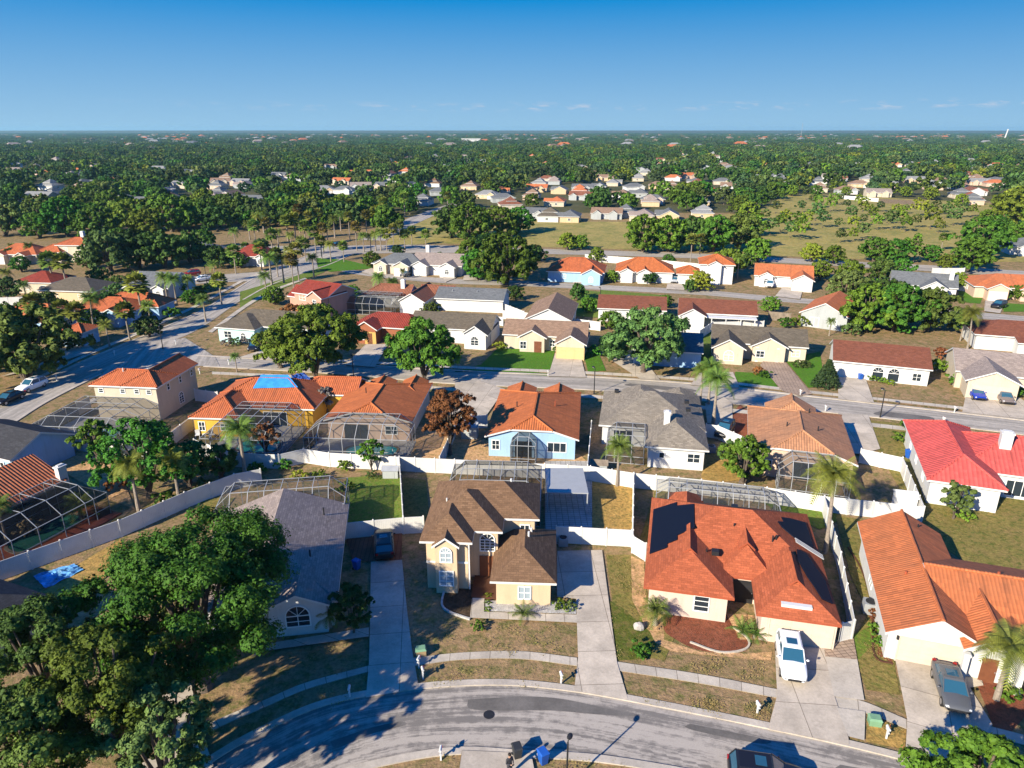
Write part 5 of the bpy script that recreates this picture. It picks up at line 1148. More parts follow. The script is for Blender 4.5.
# ---------------------------------------------------------------- palms
qp = palm_proto(5.5, 34, 2.5, .68, 61, nlf=22); qt = palm_proto(8.0, 38, 3.2, .85, 62, lean=.5, nlf=24); qs = palm_proto(1.6, 24, 1.8, .5, 63, name='small_palm'); qy = palm_proto(4.6, 36, 2.6, .75, 64, 'palmy', nlf=22)
qg = palm_proto(.5, 14, 1.5, .3, 65, name='small_palm', drop=(.2, .6), tr=.1)
fp = fan_palm_proto(5.6, 40, 66, tr=.15, rad=1.9); fq = fan_palm_proto(7.6, 38, 67, mat='palmy', tr=.14, rad=1.9)
palms = [(qp, 139, 511, 1.0, 'palm left of two over the long white fence'), (qp, 180, 504, .95, 'palm right of two over the long white fence'), (qp, 246, 480, 1.15, 'slim palm in front of the long pool cage of the yellow house'),
    (qp, 617, 486, .9, 'bushy drooping palm behind the gold lawn'), (qt, 825, 553, 1.0, 'tall leaning palm with a yellow heart at the fence by the orange roof'), (qs, 655, 625, 1.0, 'short full palm before the red shingle house'),
    (qy, 996, 700, 1.0, 'lime-yellow palm in front of the lower right house'), (qp, 700, 404, .95, 'leftmost of three slim palms at the middle street'), (qp, 708, 405, 1.05, 'middle one of three slim palms at the middle street'), (qp, 713, 425, 1.2, 'rightmost and lowest of three palms at the middle street'),
    (qp, 237, 372, .5, 'short palm on the verge above the yellow house'), (qs, 82, 520, 1.25, 'palm standing inside the white-framed cage at the left edge'), (qp, 8, 545, .8, 'shaggy palm at the left edge in front of the red deck'), (qs, 330, 627, .9, 'small palm in shade under the arched window of the grey house'),
    (qp, 206, 322, .9, 'palm on the verge of the left street facing the maroon house'), (fp, 222, 305, 1.0, 'fan palm on the right verge of the left street'), (qp, 190, 300, .9, 'palm at the left verge near the round clipped bush'), (fp, 236, 274, 1.1, 'fan palm at the corner of the side street'), (qp, 152, 330, .9, 'palm by the shaded corner tree at the left'), (fp, 130, 340, 1.0, 'fan palm on the lawn before the blue-grey house'), (qp, 110, 348, .8, 'palm beside the shaded left drive'), (fp, 40, 334, 1.1, 'fan palm behind the big dark oak at the left edge'), (qp, 216, 283, .9, 'palm by the bend of the left street, beside a lamp'),
    (fp, 67, 337, 1.0, 'fan palm in front of the blue-grey wall at the left'), (fp, 81, 340, 1.0, 'second fan palm in front of the blue-grey wall at the left'), (qt, 95, 335, .9, 'full drooping palm by the wide red-tiled house'), (fp, 143, 320, 1.35, 'tall fan palm above the wide red-tiled house'), (qp, 168, 303, 1.1, 'left one of two palms in front of the grey gabled house'), (qp, 177, 305, 1.1, 'right one of two palms in front of the grey gabled house'),
    (qp, 10, 292, .9, 'palm at the left edge by the maroon roof'), (qp, 28, 305, .85, 'palm over the white fence at the left edge'), (fp, 55, 290, 1.3, 'tall thin palm before the olive-grey roof, left of two'), (fp, 68, 292, 1.3, 'tall thin palm before the olive-grey roof, right of two'), (qp, 14, 258, .7, 'palm among the orange roofs at the far left'), (qp, 32, 262, .9, 'second palm among the orange roofs at the far left'), (fp, 247, 262, .8, 'palm before the dark red hip roof'),
    (fp, 960, 341, .8, 'palm with a pale trunk left of the low brown roof'), (qt, 967, 350, .85, 'leaning full palm by the low brown roof'), (qp, 905, 378, .42, 'small palm by the arched porch'), (qp, 829, 336, .55, 'palm in front of the orange-roofed grey house'),
    (fq, 690, 266, 1.0, 'tall palm left of the two-storey white house'), (fq, 699, 262, .9, 'second tall palm by the two-storey white house'), (qp, 737, 278, 1.0, 'palm in front of the two-storey white house'), (qp, 380, 300, 1.0, 'palm before the maroon tiled house'), (qp, 394, 303, .9, 'palm left of the pool cage behind the orange-brown roof'), (qy, 403, 279, .5, 'small palm beside the far driveway'),
    (fp, 448, 210, 1.2, 'lone palm beside the street at the end of the field'), (fp, 405, 217, 1.5, 'tall lone palm pole by the street left of the field'), (fp, 384, 219, 1.3, 'second tall palm by the street left of the field'), (qs, 1012, 385, 1.2, 'bushy palm at the right edge by the double garage'), (fp, 941, 251, .8, 'short palm at the right of the field')]
for p, a, b, s, l in palms: put(p, l, a, b, s, cat='palm')
for a, b, s in [(264, 233, 1.35), (273, 255, 1.05), (279, 250, 1.0), (272, 285, 1.2), (284, 283, 1.1), (288, 241, 1.2), (296, 240, 1.25), (316, 253, 1.1), (324, 253, .95), (335, 238, 1.2), (314, 277, .9), (299, 281, 1.0), (357, 251, .95), (364, 252, .9), (371, 251, .85), (376, 251, .95), (381, 251, 1.05), (387, 251, .9), (306, 246, 1.1), (344, 262, .8), (331, 262, .9), (394, 252, .9), (256, 246, 1.1), (302, 256, .9), (405, 251, .9), (250, 240, 1.0), (258, 232, 1.1), (268, 244, .9), (282, 226, 1.1), (292, 251, .9), (300, 233, 1.1), (310, 239, 1.0), (320, 231, 1.1), (328, 243, .9), (341, 231, 1.1), (350, 240, 1.0), (262, 270, 1.0), (290, 268, .9), (306, 262, .9), (322, 259, .9), (278, 277, 1.0), (367, 238, 1.0), (352, 226, 1.1), (400, 240, .9), (412, 246, .85), (236, 249, 1.0), (294, 290, .9), (267, 298, .9), (426, 250, .85)]:
    put(random.choice([fp, fq, qp]), 'palm in the rows that line the avenue and its median', a, b, s*1.08, cat='palm', group='palms lining the avenue')
for a, b, l in [(742, 634, 'young spiky palm left of two at the entrance of the red shingle house'), (754, 638, 'young spiky palm right of two at the entrance of the red shingle house'), (523, 618, 'spiky little palm in the white rock bed of the two-storey tan house')]: put(qg, l, a, b, 1, cat='palm')
# ---------------------------------------------------------------- shrubs
sh = [bush_proto(1, 1.2, 1800, .10, 70+i, m) for i, m in enumerate(['oak', 'lime', 'olive', 'rust', 'agave', 'flower'])]
shr = [(0, 478, 630, .62, 'bright round shrub on the lawn of the two-storey tan house'), (0, 560, 609, .7, 'flowering shrub at the right corner of the white rock bed'), (2, 571, 610, .6, 'pale leafy shrub by the central driveway'), (1, 488, 597, .32, 'small shrub at the top of the white rock bed'), (1, 488, 604, .32, 'small shrub midway down the white rock bed'), (1, 488, 611, .32, 'small shrub at the foot of the white rock bed'),
    (3, 874, 618, .75, 'brown dry shrub beside the air conditioner'), (0, 876, 633, .7, 'clipped green shrub, upper of two beside the garage'), (0, 879, 645, .7, 'clipped green shrub, lower of two beside the garage'), (1, 964, 520, .9, 'bright green bush by the house with the bright red roof'), (0, 1006, 698, .9, 'dense round bush at the foot of the lime-yellow palm'),
    (0, 640, 655, .9, 'spreading weeds at the left edge of the dirt front yard'), (1, 345, 492, 1.0, 'leafy bush beside the screen cage of the grey house'), (1, 320, 478, .8, 'low green bush behind the screen cage of the grey house'), (2, 372, 478, .7, 'bush by the storage box'), (0, 345, 470, 1.0, 'shrub left of the young green tree'), (0, 285, 470, 1.1, 'shrub by the shaded white fence'), (1, 300, 480, 1.0, 'broad-leaved plant right of the shaded white fence'), (0, 258, 474, 1.2, 'dark shrub at the corner of the shaded white fence'),
    (0, 165, 506, 1.3, 'shrub between the two palms over the long white fence'), (2, 205, 492, 1.2, 'shrub hanging over the long white fence'), (3, 115, 490, 1.4, 'bare twiggy bush beside the cage with the red deck'), (4, 30, 535, 1.3, 'dry shaggy shrub in front of the red deck'), (0, 906, 428, .9, 'bush at the back corner of the bright red roof'), (1, 900, 442, 1.1, 'bush beside the blue bin'),
    (3, 512, 346, 1.2, 'brownish shrub at the front of the tan-roofed house'), (0, 534, 346, 1.1, 'dark shrub by the entry of the tan-roofed house'), (1, 500, 350, 1.3, 'leafy shrub at the left corner of the tan-roofed house'), (0, 556, 351, .9, 'clipped shrub left of the yellow garage door'), (0, 594, 356, 1.6, 'shrub right of the yellow garage door'), (3, 757, 375, 1.2, 'reddish shrub in the curved bed'), (0, 765, 378, 1.1, 'dark green shrub in the curved bed'), (2, 798, 368, 1.2, 'low hedge by the cream house with the curved drive'), (2, 806, 368, 1.0, 'end bush of the low hedge by the curved drive'),
    (0, 872, 381, .8, 'clipped shrub below the first porch arch'), (0, 882, 383, .8, 'clipped shrub below the second porch arch'), (1, 890, 385, .7, 'rounded shrub right of the porch arches'), (1, 938, 372, 1.8, 'yellow-green bush left of the double garage'), (3, 941, 358, 1.6, 'orange-leaved bush behind the arched porch house'), (0, 955, 385, 1.6, 'bush in front of the cream garage house'), (0, 1022, 398, 1.4, 'green shrub at the right edge by the grey car'),
    (2, 236, 345, 1.2, 'pale shrub under the window of the pale aqua house'), (5, 228, 346, 1.2, 'spiky pale plant in the bed of the pale aqua house'), (5, 245, 344, 1.0, 'second spiky pale plant at the pale aqua house'), (0, 173, 318, 2.0, 'round bush near the corner of the left street'), (0, 200, 297, 2.4, 'round clipped bush by the bend of the left street'), (1, 214, 290, 2.0, 'spiky bush right of the round clipped bush'), (3, 290, 318, 2.6, 'rust-brown bush beside the maroon house'),
    (0, 785, 328, 1.8, 'green shrub by the orange-roofed grey house'), (1, 800, 326, 1.8, 'yellowish shrub by the orange-roofed grey house'), (2, 849, 335, 2.0, 'pale bush right of the orange-roofed grey house'), (0, 905, 334, 1.6, 'shrub at the foot of the tall oak grove'), (0, 703, 322, 1.6, 'dark shrub right of the red-brown roof'), (1, 690, 276, 1.5, 'bush before the two-storey white house'), (0, 605, 345, 1.5, 'bush in the green yard beside the yellow garage house')]
for k, a, b, s, l in shr: put(sh[k], l, a, b, s, cat='shrub')
pine = pine_proto(4.2, 2.2, 80); put(pine, 'dark pointed conifer beside the white garage', 826, 386, 1)
yt = [tree_proto('young', 1.9, 4.2, .9, 9, 1500, .28, 85+i, m, trunk=.09, name='young_tree', lobe=(.3, .5), limbs=False) for i, m in enumerate(['lime', 'olive'])]

lf = mat_leaf('lawn_tufts', (.12, .14, .03), (.22, .19, .06), (.28, .2, .08))
nn = np.tile(np.array([[0, 0, 1.0]]), (len(TUFTS), 1))
o = bpy.data.objects.new('grass_tufts', quads('grass_tufts', TUFTS, nn, .05, lf, jit=.5)); COL.objects.link(o); tag(o, 'weedy tufts growing in the dry front lawns', 'grass', kind='stuff')
# ---------------------------------------------------------------- vehicles
def paint(n, c): return mat_gloss('paint_'+n, c, .32, 0, .22, .35)
PT = {'white': paint('white', (.75, .76, .77)), 'black': paint('black', (.012, .012, .015)), 'grey': paint('grey', (.085, .09, .10)), 'blue': paint('blue', (.01, .035, .30)), 'red': paint('red', (.25, .015, .015)), 'silver': paint('silver', (.42, .43, .44)), 'bronze': paint('taupe', (.16, .13, .12))}
M['lamp'] = mat_gloss('lamp_lens', (.6, .62, .64), .1); M['tail'] = mat_gloss('tail_lens', (.3, .01, .01), .15); M['rim'] = mat_gloss('wheel_rim', (.4, .4, .42), .3, .8)
M['carglass'] = mat_gloss('car_glass', (.022, .085, .14), .05)  # blue sky reflection is put into the base colour of the glass
def car_proto(kind, pt):
    suv = kind == 'suv'; Lc, Wc, Hc_ = (4.55, 1.82, 1.66) if suv else (4.5, 1.78, 1.42)
    t = bpy.data.objects.new('parked_car', None); COL.objects.link(t); h = Wc/2
    # lower body, nose at +x: (x, bottom, shoulder, half width)
    st = [(-Lc/2, .5, .82, h*.80), (-Lc/2+.08, .36, 1.0 if suv else .92, h*.92), (-Lc/2+.5, .28, 1.06 if suv else .98, h*.985), (-Lc*.1, .24, 1.06 if suv else .96, h), (Lc*.17, .24, 1.04 if suv else .93, h), (Lc/2-.95, .26, 1.0 if suv else .86, h*.985), (Lc/2-.25, .32, .9 if suv else .74, h*.92), (Lc/2-.05, .38, .78 if suv else .66, h*.80), (Lc/2, .44, .66 if suv else .58, h*.70)]
    rings = []
    for x, zb, zs, w in st:
        rings.append([(x, -w*.9, zb), (x, -w, zb+.16), (x, -w, zs-.14), (x, -w*.95, zs-.03), (x, -w*.75, zs+.015), (x, 0, zs+.04), (x, w*.75, zs+.015), (x, w*.95, zs-.03), (x, w, zs-.14), (x, w, zb+.16), (x, w*.9, zb)])
    b = MB(); b.loft(rings); b.build('body', pt, t, smooth=True)
    if suv: g = [(-Lc/2+.12, 1.03, h*.86), (-Lc/2+.45, Hc_-.08, h*.76), (Lc*.04, Hc_-.03, h*.76), (Lc*.23, 1.02, h*.86)]
    else: g = [(-Lc/2+.50, .96, h*.84), (-Lc*.28, Hc_-.06, h*.72), (Lc*.05, Hc_-.04, h*.72), (Lc*.25, .92, h*.86)]
    (xa, za, wa), (xb, zb, wb), (xc, zc, wc), (xd, zd, wd) = g
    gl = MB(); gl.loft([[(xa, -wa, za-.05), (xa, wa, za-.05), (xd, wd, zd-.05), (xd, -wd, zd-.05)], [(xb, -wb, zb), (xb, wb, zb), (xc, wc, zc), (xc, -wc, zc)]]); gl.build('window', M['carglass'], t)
    rf = MB(); e = .03; rf.loft([[(xb-.05, -wb-e, zb-.02), (xb-.05, wb+e, zb-.02), (xc+.05, wc+e, zc-.02), (xc+.05, -wc-e, zc-.02)], [(xb+.1, -wb*.88, zb+.055), (xb+.1, wb*.88, zb+.055), (xc-.08, wc*.88, zc+.055), (xc-.08, -wc*.88, zc+.055)]])
    for s in (-1, 1):
        rf.bar((xa, s*wa, za-.03), (xb, s*(wb+.005), zb), .055 if suv else .03); rf.bar((xd, s*wd, zd-.03), (xc, s*(wc+.005), zc), .045)
        m = (xb+xc)/2; rf.bar((m, s*(wa*.99), za), (m, s*(wb+.005), zb), .05)
    rf.build('roof', pt, t)
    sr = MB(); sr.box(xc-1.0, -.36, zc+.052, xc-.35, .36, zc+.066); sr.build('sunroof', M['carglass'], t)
    for x in (-Lc*.30, Lc*.31):
        for s in (-1, 1):
            w = MB(); w.bar((0, -.11, 0), (0, .11, 0), .345, 0, 18); o = w.build('wheel', M['rubber'], t); o.location = (x, s*(h-.12), .345)
            r = MB(); r.bar((0, -.118, 0), (0, .118, 0), .21, 0, 12); r.build('rim', M['rim'], o)
    for s in (-1, 1):
        a = MB(); a.ell((Lc/2-.2, s*h*.68, .72 if suv else .62), (.16, .2, .09), 8, 6); a.build('headlight', M['lamp'], t, smooth=True)
        a = MB(); a.box(-Lc/2-.02, s*h*.74-.12, .78, -Lc/2+.12, s*h*.74+.12, .98); a.build('tail_light', M['tail'], t)
        a = MB(); a.ell((xd-.35, s*(h+.1), zd+.08), (.08, .12, .08), 8, 6); a.build('mirror', pt, t, smooth=True)
    a = MB(); a.box(Lc/2-.03, -.45, .42, Lc/2+.012, .45, .60); a.build('grille', M['dark'], t)
    return t
PRO = {}
def car(kind, col, label, front, rear=None, ang=None, name='parked_car', world=None):
    """a car from pixels of its nose and tail on the ground"""
    if kind not in PRO: PRO[kind] = car_proto(kind, PT['white']); PRO[kind]['raw'] = 1
    p = PRO[kind]
    if rear: a = Vector(at(*front)); b = Vector(at(*rear)); c = (a+b)/2; ang = math.atan2((a-b).y, (a-b).x)
    else: c = Vector(world or at(*front))
    if p.get('raw'):
        o = p; del p['raw']; o.location = (c.x, c.y, .2); o.rotation_euler = (0, 0, ang)
        if col != 'white':
            for ch in [o]+list(o.children):
                for sl in ch.material_slots:
                    if sl.material == PT['white']: sl.link = 'OBJECT'; sl.material = PT[col]
    else: o = dup(p, (c.x, c.y, .2), ang, 1, mats={'paint_white': PT[col]})
    if o.get('group'): del o['group']
    # copies of a recoloured source still carry their own override
    for ch in o.children:
        for sl in ch.material_slots:
            if sl.material and sl.material.name.startswith('paint_'): sl.link = 'OBJECT'; sl.material = PT[col]
    return tag(o, label, 'car')
car('suv', 'white', 'white SUV with a sunroof parked before the red shingle house', (793, 686), (786, 648))
car('sedan', 'grey', 'dark grey sedan on the lower right driveway', (956, 717), (942, 676))
car('suv', 'black', 'black car in shade on the brick pavers by the grey house', (384, 540), (385, 562))
car('suv', 'black', 'black SUV whose roof is cut by the bottom edge', None, ang=R(-12), world=(15.2, 32.0))
car('suv', 'black', 'black pickup-like car just below the bottom edge, seen by its shadow', None, ang=R(-14), world=(16.7, 30.9)) if 0 else None
car('sedan', 'blue', 'bright blue car on the double drive at the right', (979, 402), (970, 394))
car('sedan', 'bronze', 'taupe grey car beside the bright blue car', (1007, 406), (999, 398))
car('suv', 'white', 'white SUV parked on the left street', (21, 395), (44, 386))
car('sedan', 'black', 'black car behind the white SUV on the left street', (-2, 408), (22, 398))
car('sedan', 'black', 'dark car on the drive of the pale aqua house', (252, 354), (258, 346))
car('suv', 'black', 'black car between the mottled grey roof and the terracotta roof', (720, 441), (728, 430))
car('suv', 'white', 'small white car on the drive of the terracotta-roofed white house', (768, 292), (771, 283))
car('sedan', 'silver', 'silver car on the drive beside the orange hip roof', (673, 287), (676, 279))
car('sedan', 'white', 'white car left of the orange hip roof', (581, 283), (586, 277)); car('sedan', 'red', 'small red car left of the orange hip roof', (594, 282), (600, 278))
car('suv', 'black', 'black SUV on the drive of the peach house', (993, 310), (1003, 307)); car('sedan', 'grey', 'grey car near the tan garage by the palm avenue', (402, 278), (410, 275))
car('sedan', 'black', 'dark car driving on the palm avenue', (343, 246), (335, 247)); car('suv', 'red', 'dark red car by the dark trees at the left', (188, 277), (196, 276)); car('sedan', 'white', 'white car beside the dark red car at the left', (199, 282), (206, 281))
# ---------------------------------------------------------------- street furniture
def mailbox_proto():
    t = bpy.data.objects.new('mailbox', None); COL.objects.link(t)
    a = MB(); a.box(-.06, -.06, 0, .06, .06, 1.05); a.box(-.05, -.3, .78, .05, .3, .86); a.build('post', M['trim'], t)
    b = MB(); n = 8; rg = []
    for y in (-.32, .32): rg.append([(-.10, y*.8, 1.03), (.10, y*.8, 1.03)]+[(.10*math.cos(math.pi*i/n), y*.8, 1.12+.10*math.sin(math.pi*i/n)) for i in range(n+1)])
    b.loft(rg); b.build('box', M['trim'], t); f = MB(); f.box(.13, .1, 1.1, .15, .14, 1.32); f.build('flag', M['tail'], t); return t
MBX = mailbox_proto()
for a, b, l in [(561, 684, 'white mailbox on the verge by the central driveway'), (419, 668, 'white post at the sidewalk end by the bluish driveway'), (423, 679, 'white mailbox on the verge right of the bluish driveway'), (350, 698, 'mailbox in shade left of the bluish driveway'), (441, 760, 'white mailbox at the bottom edge left of the near drive'), (757, 714, 'white mailbox on the verge by the white SUV'), (886, 739, 'white mailbox beside the green utility box'),
    (943, 424, 'white mailbox behind the bright red roof'), (825, 412, 'white mailbox behind the terracotta roof'), (954, 413, 'mailbox on the verge before the double garage'), (800, 396, 'mailbox by the curved paver drive'), (229, 365, 'white mailbox by the pale aqua house'), (115, 356, 'white mailbox at the shaded corner of the left street'), (57, 381, 'mailbox in shade above the parked white SUV'), (200, 374, 'white post on the verge beyond the cream two-storey house'), (176, 345, 'red-topped mailbox at the corner lawn'), (548, 376, 'mailbox by the yellow garage drive'), (690, 398, 'mailbox at the middle street left of the three palms')]:
    put(MBX, l, a, b, .82, rot=random.uniform(-.3, .3), cat='mailbox')
def lamp_proto(h):
    t = bpy.data.objects.new('street_lamp', None); COL.objects.link(t)
    a = MB(); a.tube([(0, 0, 0), (0, 0, .5), (0, 0, h)], [.11, .07, .05], 8); a.tube([(0, 0, h), (.12, 0, h+.12), (.3, 0, h+.12)], [.04, .04, .04], 6); a.build('pole', M['dark'], t)
    b = MB(); b.ell((.38, 0, h+.08), (.28, .17, .1), 10, 6); b.build('lamp_head', M['dark'], t, smooth=True); c = MB(); c.ell((.38, 0, h+.0), (.16, .11, .06), 8, 5); c.build('lens', M['lamp'], t); return t
LP = lamp_proto(3.5)
put(LP, 'dark street lamp at the bottom edge by the blue bin', 3.25, 31.9, 1, rot=1.2, cat='street lamp', world=True)
for a, b, l in [(880, 418, 'street lamp on the verge between the terracotta and bright red roofs'), (594, 394, 'street lamp opposite the yellow garage drive'), (354, 381, 'street lamp under the biggest street oak'), (163, 349, 'street lamp at the corner of the left street'), (207, 284, 'street lamp by the bend of the left street'), (600, 306, 'street lamp beside the brown-roofed house')]: put(LP, l, a, b, 1.15, rot=2.0, cat='street lamp')
def bin_proto(m):
    t = bpy.data.objects.new('wheelie_bin', None); COL.objects.link(t)
    a = MB(); a.loft([[(-.22, -.24, .06), (.22, -.24, .06), (.22, .24, .06), (-.22, .24, .06)], [(-.30, -.34, 1.0), (.30, -.34, 1.0), (.30, .34, 1.0), (-.30, .34, 1.0)]]); a.build('body', m, t)
    b = MB(); b.loft([[(-.33, -.37, 1.0), (.33, -.37, 1.0), (.33, .40, 1.0), (-.33, .40, 1.0)], [(-.26, -.3, 1.09), (.26, -.3, 1.09), (.26, .34, 1.09), (-.26, .34, 1.09)]]); b.bar((-.25, .42, .98), (.25, .42, .98), .025); b.build('lid', m, t)
    for s in (-1, 1):
        w = MB(); w.bar((s*.24, .28, .12), (s*.31, .28, .12), .12, 0, 10); w.build('wheel', M['rubber'], t)
    return t
M['binblue'] = mat_plain('blue_plastic', (.015, .085, .36), .45, .08); M['bindark'] = mat_plain('dark_plastic', (.03, .032, .035), .5, .1)
b1 = bin_proto(M['bindark']); put(b1, 'dark grey wheelie bin at the kerb left of the blue one', 517, 758, .92, rot=.3, cat='bin'); b2 = bin_proto(M['binblue']); put(b2, 'blue wheelie bin at the kerb beside the street lamp', 543, 763, .92, rot=.5, cat='bin')
put(b2, 'blue bin beside the bright red roof house', 908, 458, 1.0, rot=.3, cat='bin'); put(b2, 'blue bin in shade among plants by the bluish driveway', 357, 569, .9, rot=1, cat='bin'); put(b2, 'blue bin beside the white garage with the arched porch', 860, 380, .95, rot=.1, cat='bin')
M['uticap'] = mat_plain('utility_green', (.16, .30, .18), .5, .1); M['utan'] = mat_plain('utility_tan', (.33, .23, .12), .7, .15)
def ubox(n, label, px, py, w, d, h, m, cap, rot=0):
    t = thing(n, label, 'utility box', at(px, py), rot); a = MB(); a.box(-w/2, -d/2, 0, w/2, d/2, h*.8); a.build('cabinet', m, t)
    b = MB(); b.loft([[(-w/2-.04, -d/2-.04, h*.8), (w/2+.04, -d/2-.04, h*.8), (w/2+.04, d/2+.04, h*.8), (-w/2-.04, d/2+.04, h*.8)], [(-w/2+.05, -d/2+.05, h), (w/2-.05, -d/2+.05, h), (w/2-.05, d/2-.05, h), (-w/2+.05, d/2-.05, h)]]); b.build('lid', cap, t); return t
ubox('utility_box', 'pale green utility box on the verge by the lower right driveway', 874, 724, .75, .6, .62, M['uticap'], M['uticap'], R(-12)); ubox('utility_box', 'tan utility box with green lid on the sidewalk corner', 421, 655, .75, .6, .7, M['utan'], M['uticap'], .2)
def acunit(label, px, py, rot=0, s=1):
    t = thing('air_conditioner', label, 'air conditioner', at(px, py), rot); a = MB(); a.box(-.42*s, -.42*s, .05, .42*s, .42*s, .85*s)
    for i in range(7): a.box(-.44*s, -.44*s, .12+i*.1*s, .44*s, .44*s, .15+i*.1*s)
    a.build('casing', M['steel'], t); b = MB(); b.bar((0, 0, .85*s), (0, 0, .9*s), .34*s, 0, 14); b.build('fan_grille', M['dark'], t); return t
acunit('grey air conditioner beside the weathered orange gable wall', 869, 612, R(-18), 1.2); acunit('air conditioner by the corner of the white house with small chimney', 711, 452); acunit('air conditioner in the gap beside the two-storey tan house', 563, 545, 0, 1.0)
def shed(label, px, py, w, d, h, rot, m='white', roof='trim', name='garden_shed'):
    t = thing(name, label, 'shed', at(px, py), rot); a = MB(); a.box(-w/2, -d/2, 0, w/2, d/2, h); a.box(-.45, -d/2-.03, .05, .45, -d/2, h*.85); a.build('wall', M[m], t)
    b = MB(); rg = [[(-w/2-.12, -d/2-.12, h), (w/2+.12, -d/2-.12, h), (w/2+.12, d/2+.12, h), (-w/2-.12, d/2+.12, h)], [(-w/2-.12, -.02, h+.45), (w/2+.12, -.02, h+.45), (w/2+.12, .02, h+.45), (-w/2-.12, .02, h+.45)]]; b.loft(rg); b.build('roof', M[roof], t); return t
shed('small pale shed in the fenced yard with the palm shadow', 903, 509, 1.9, 1.6, 1.7, R(-15)); shed('grey storage box at the green back yard fence', 391, 477, 1.7, .9, 1.0, 0, 'greywall', 'steel', 'storage_box'); shed('low storage box by the fence behind the screen porch', 599, 470, 1.8, 1.2, .9, R(-8), 'greywall', 'wfence', 'storage_box'); shed('pale shed in the corner left of the pale blue house', 470, 437, 2.0, 1.6, 1.7, R(-6), 'greywall', 'alu')
shed('shaded pale blue shed beside the dark-roofed house', 45, 448, 3.2, 2.4, 2.2, R(-22), 'ltblue', 'alu')
M['tarpg'] = mat_plain('ground_tarp', (.12, .32, .55), .5, .75, 1.1)
def ground_tarp():
    P = [Vector(at(*p)) for p in [(33, 577), (46, 590), (84, 571), (74, 565)]]; n = 14; g = []; o = P[0]; mb = MB()
    for i in range(n+1):
        r_ = []
        for j in range(n+1):
            u, v = i/n, j/n; q = (P[0]*(1-u)+P[1]*u)*(1-v)+(P[3]*(1-u)+P[2]*u)*v; r_.append((q.x-o.x, q.y-o.y, (.06+.34*random.random()**2*math.sin(math.pi*u)*math.sin(math.pi*v)+.14*abs(math.sin(i*.8+j*.5)))))
        g.append(r_)
    for i in range(n):
        for j in range(n): mb.poly([g[i][j], g[i+1][j], g[i+1][j+1], g[i][j+1]])
    x = mb.build('ground_tarp', M['tarpg']); x.location = (o.x, o.y, 0); tag(x, 'crumpled blue tarp lying on the grass at the left edge', 'tarp')
ground_tarp()
def rock(label, px, py, s, seed):
    r = random.Random(seed); mb = MB(); mb.ell((0, 0, s*.35), (s*.6, s*.5, s*.45), 9, 6, 0, .14); o = mb.build('boulder', mat_plain('boulder_stone', (.38, .35, .32), .9, .25, 5)); o.location = (*at(px, py), 0); tag(o, label, 'rock')
rock('pale boulder in the weedy front yard', 639, 629, .75, 3)
def bbq(label, px, py):
    t = thing('covered_grill', label, 'grill', at(px, py)); a = MB(); a.ell((0, 0, .75), (.62, .45, .42), 10, 6); a.build('cover', M['dark'], t, smooth=True); b = MB()
    for x, y in ((-.4, -.25), (.4, -.25), (.4, .25), (-.4, .25)): b.bar((x, y, 0), (x, y, .7), .03)
    b.build('stand', M['dark'], t)
bbq('black covered grill on the pale blue house patio', 504, 454)
def chair_proto():
    t = bpy.data.objects.new('patio_chair', None); COL.objects.link(t); a = MB(); a.box(-.25, -.25, .40, .25, .25, .45); a.build('seat', M['trim'], t); b = MB(); b.box(-.25, .22, .45, .25, .27, .95); b.build('backrest', M['trim'], t)
    for x in (-.22, .22):
        for y in (-.22, .22): l = MB(); l.box(x-.03, y-.03, 0, x+.03, y+.03, .40); l.build('leg', M['trim'], t)
    return t
CH = chair_proto()
for a, b, r_ in [(198, 438, .3), (206, 437, -.5), (213, 438, .8)]: put(CH, 'white patio chair beside the yellow wall', a, b, 1.1, rot=r_, cat='chair', group='white patio chairs by the yellow wall')
def edging():
    P = smooth_line([(*at(*p), 0) for p in [(445, 588), (442, 605), (450, 613), (470, 620)]], 6); mb = MB()
    for i in range(len(P)-1): mb.bar((P[i].x, P[i].y, .08), (P[i+1].x, P[i+1].y, .08), .12)
    o = mb.build('garden_edging', G_['rock']); tag(o, 'white stone edging round the dark flower bed', 'garden edging')
    P = smooth_line([(*at(*p), 0) for p in [(690, 643), (720, 653), (745, 650), (748, 640), (733, 628)]], 6); mb = MB()
    for i in range(len(P)-1): mb.bar((P[i].x, P[i].y, .08), (P[i+1].x, P[i+1].y, .08), .1)
    o = mb.build('garden_edging', G_['concl']); tag(o, 'curved concrete edging round the red mulch bed', 'garden edging')
    P = smooth_line([(*at(*p), 0) for p in [(848, 548), (862, 572), (872, 610), (874, 655), (893, 665)]], 6); mb = MB()
    for i in range(len(P)-1): mb.bar((P[i].x, P[i].y, .08), (P[i+1].x, P[i+1].y, .08), .08)
    o = mb.build('garden_edging', G_['paver']); tag(o, 'curved brick edging along the weathered orange gable wall', 'garden edging')
edging()
mh = MB(); mh.bar((0, 0, .03), (0, 0, .045), .38, 0, 20); o = mh.build('manhole_cover', M['dark']); o.location = (*at(489, 715), 0); tag(o, 'round dark manhole cover in the worn street', 'manhole cover')
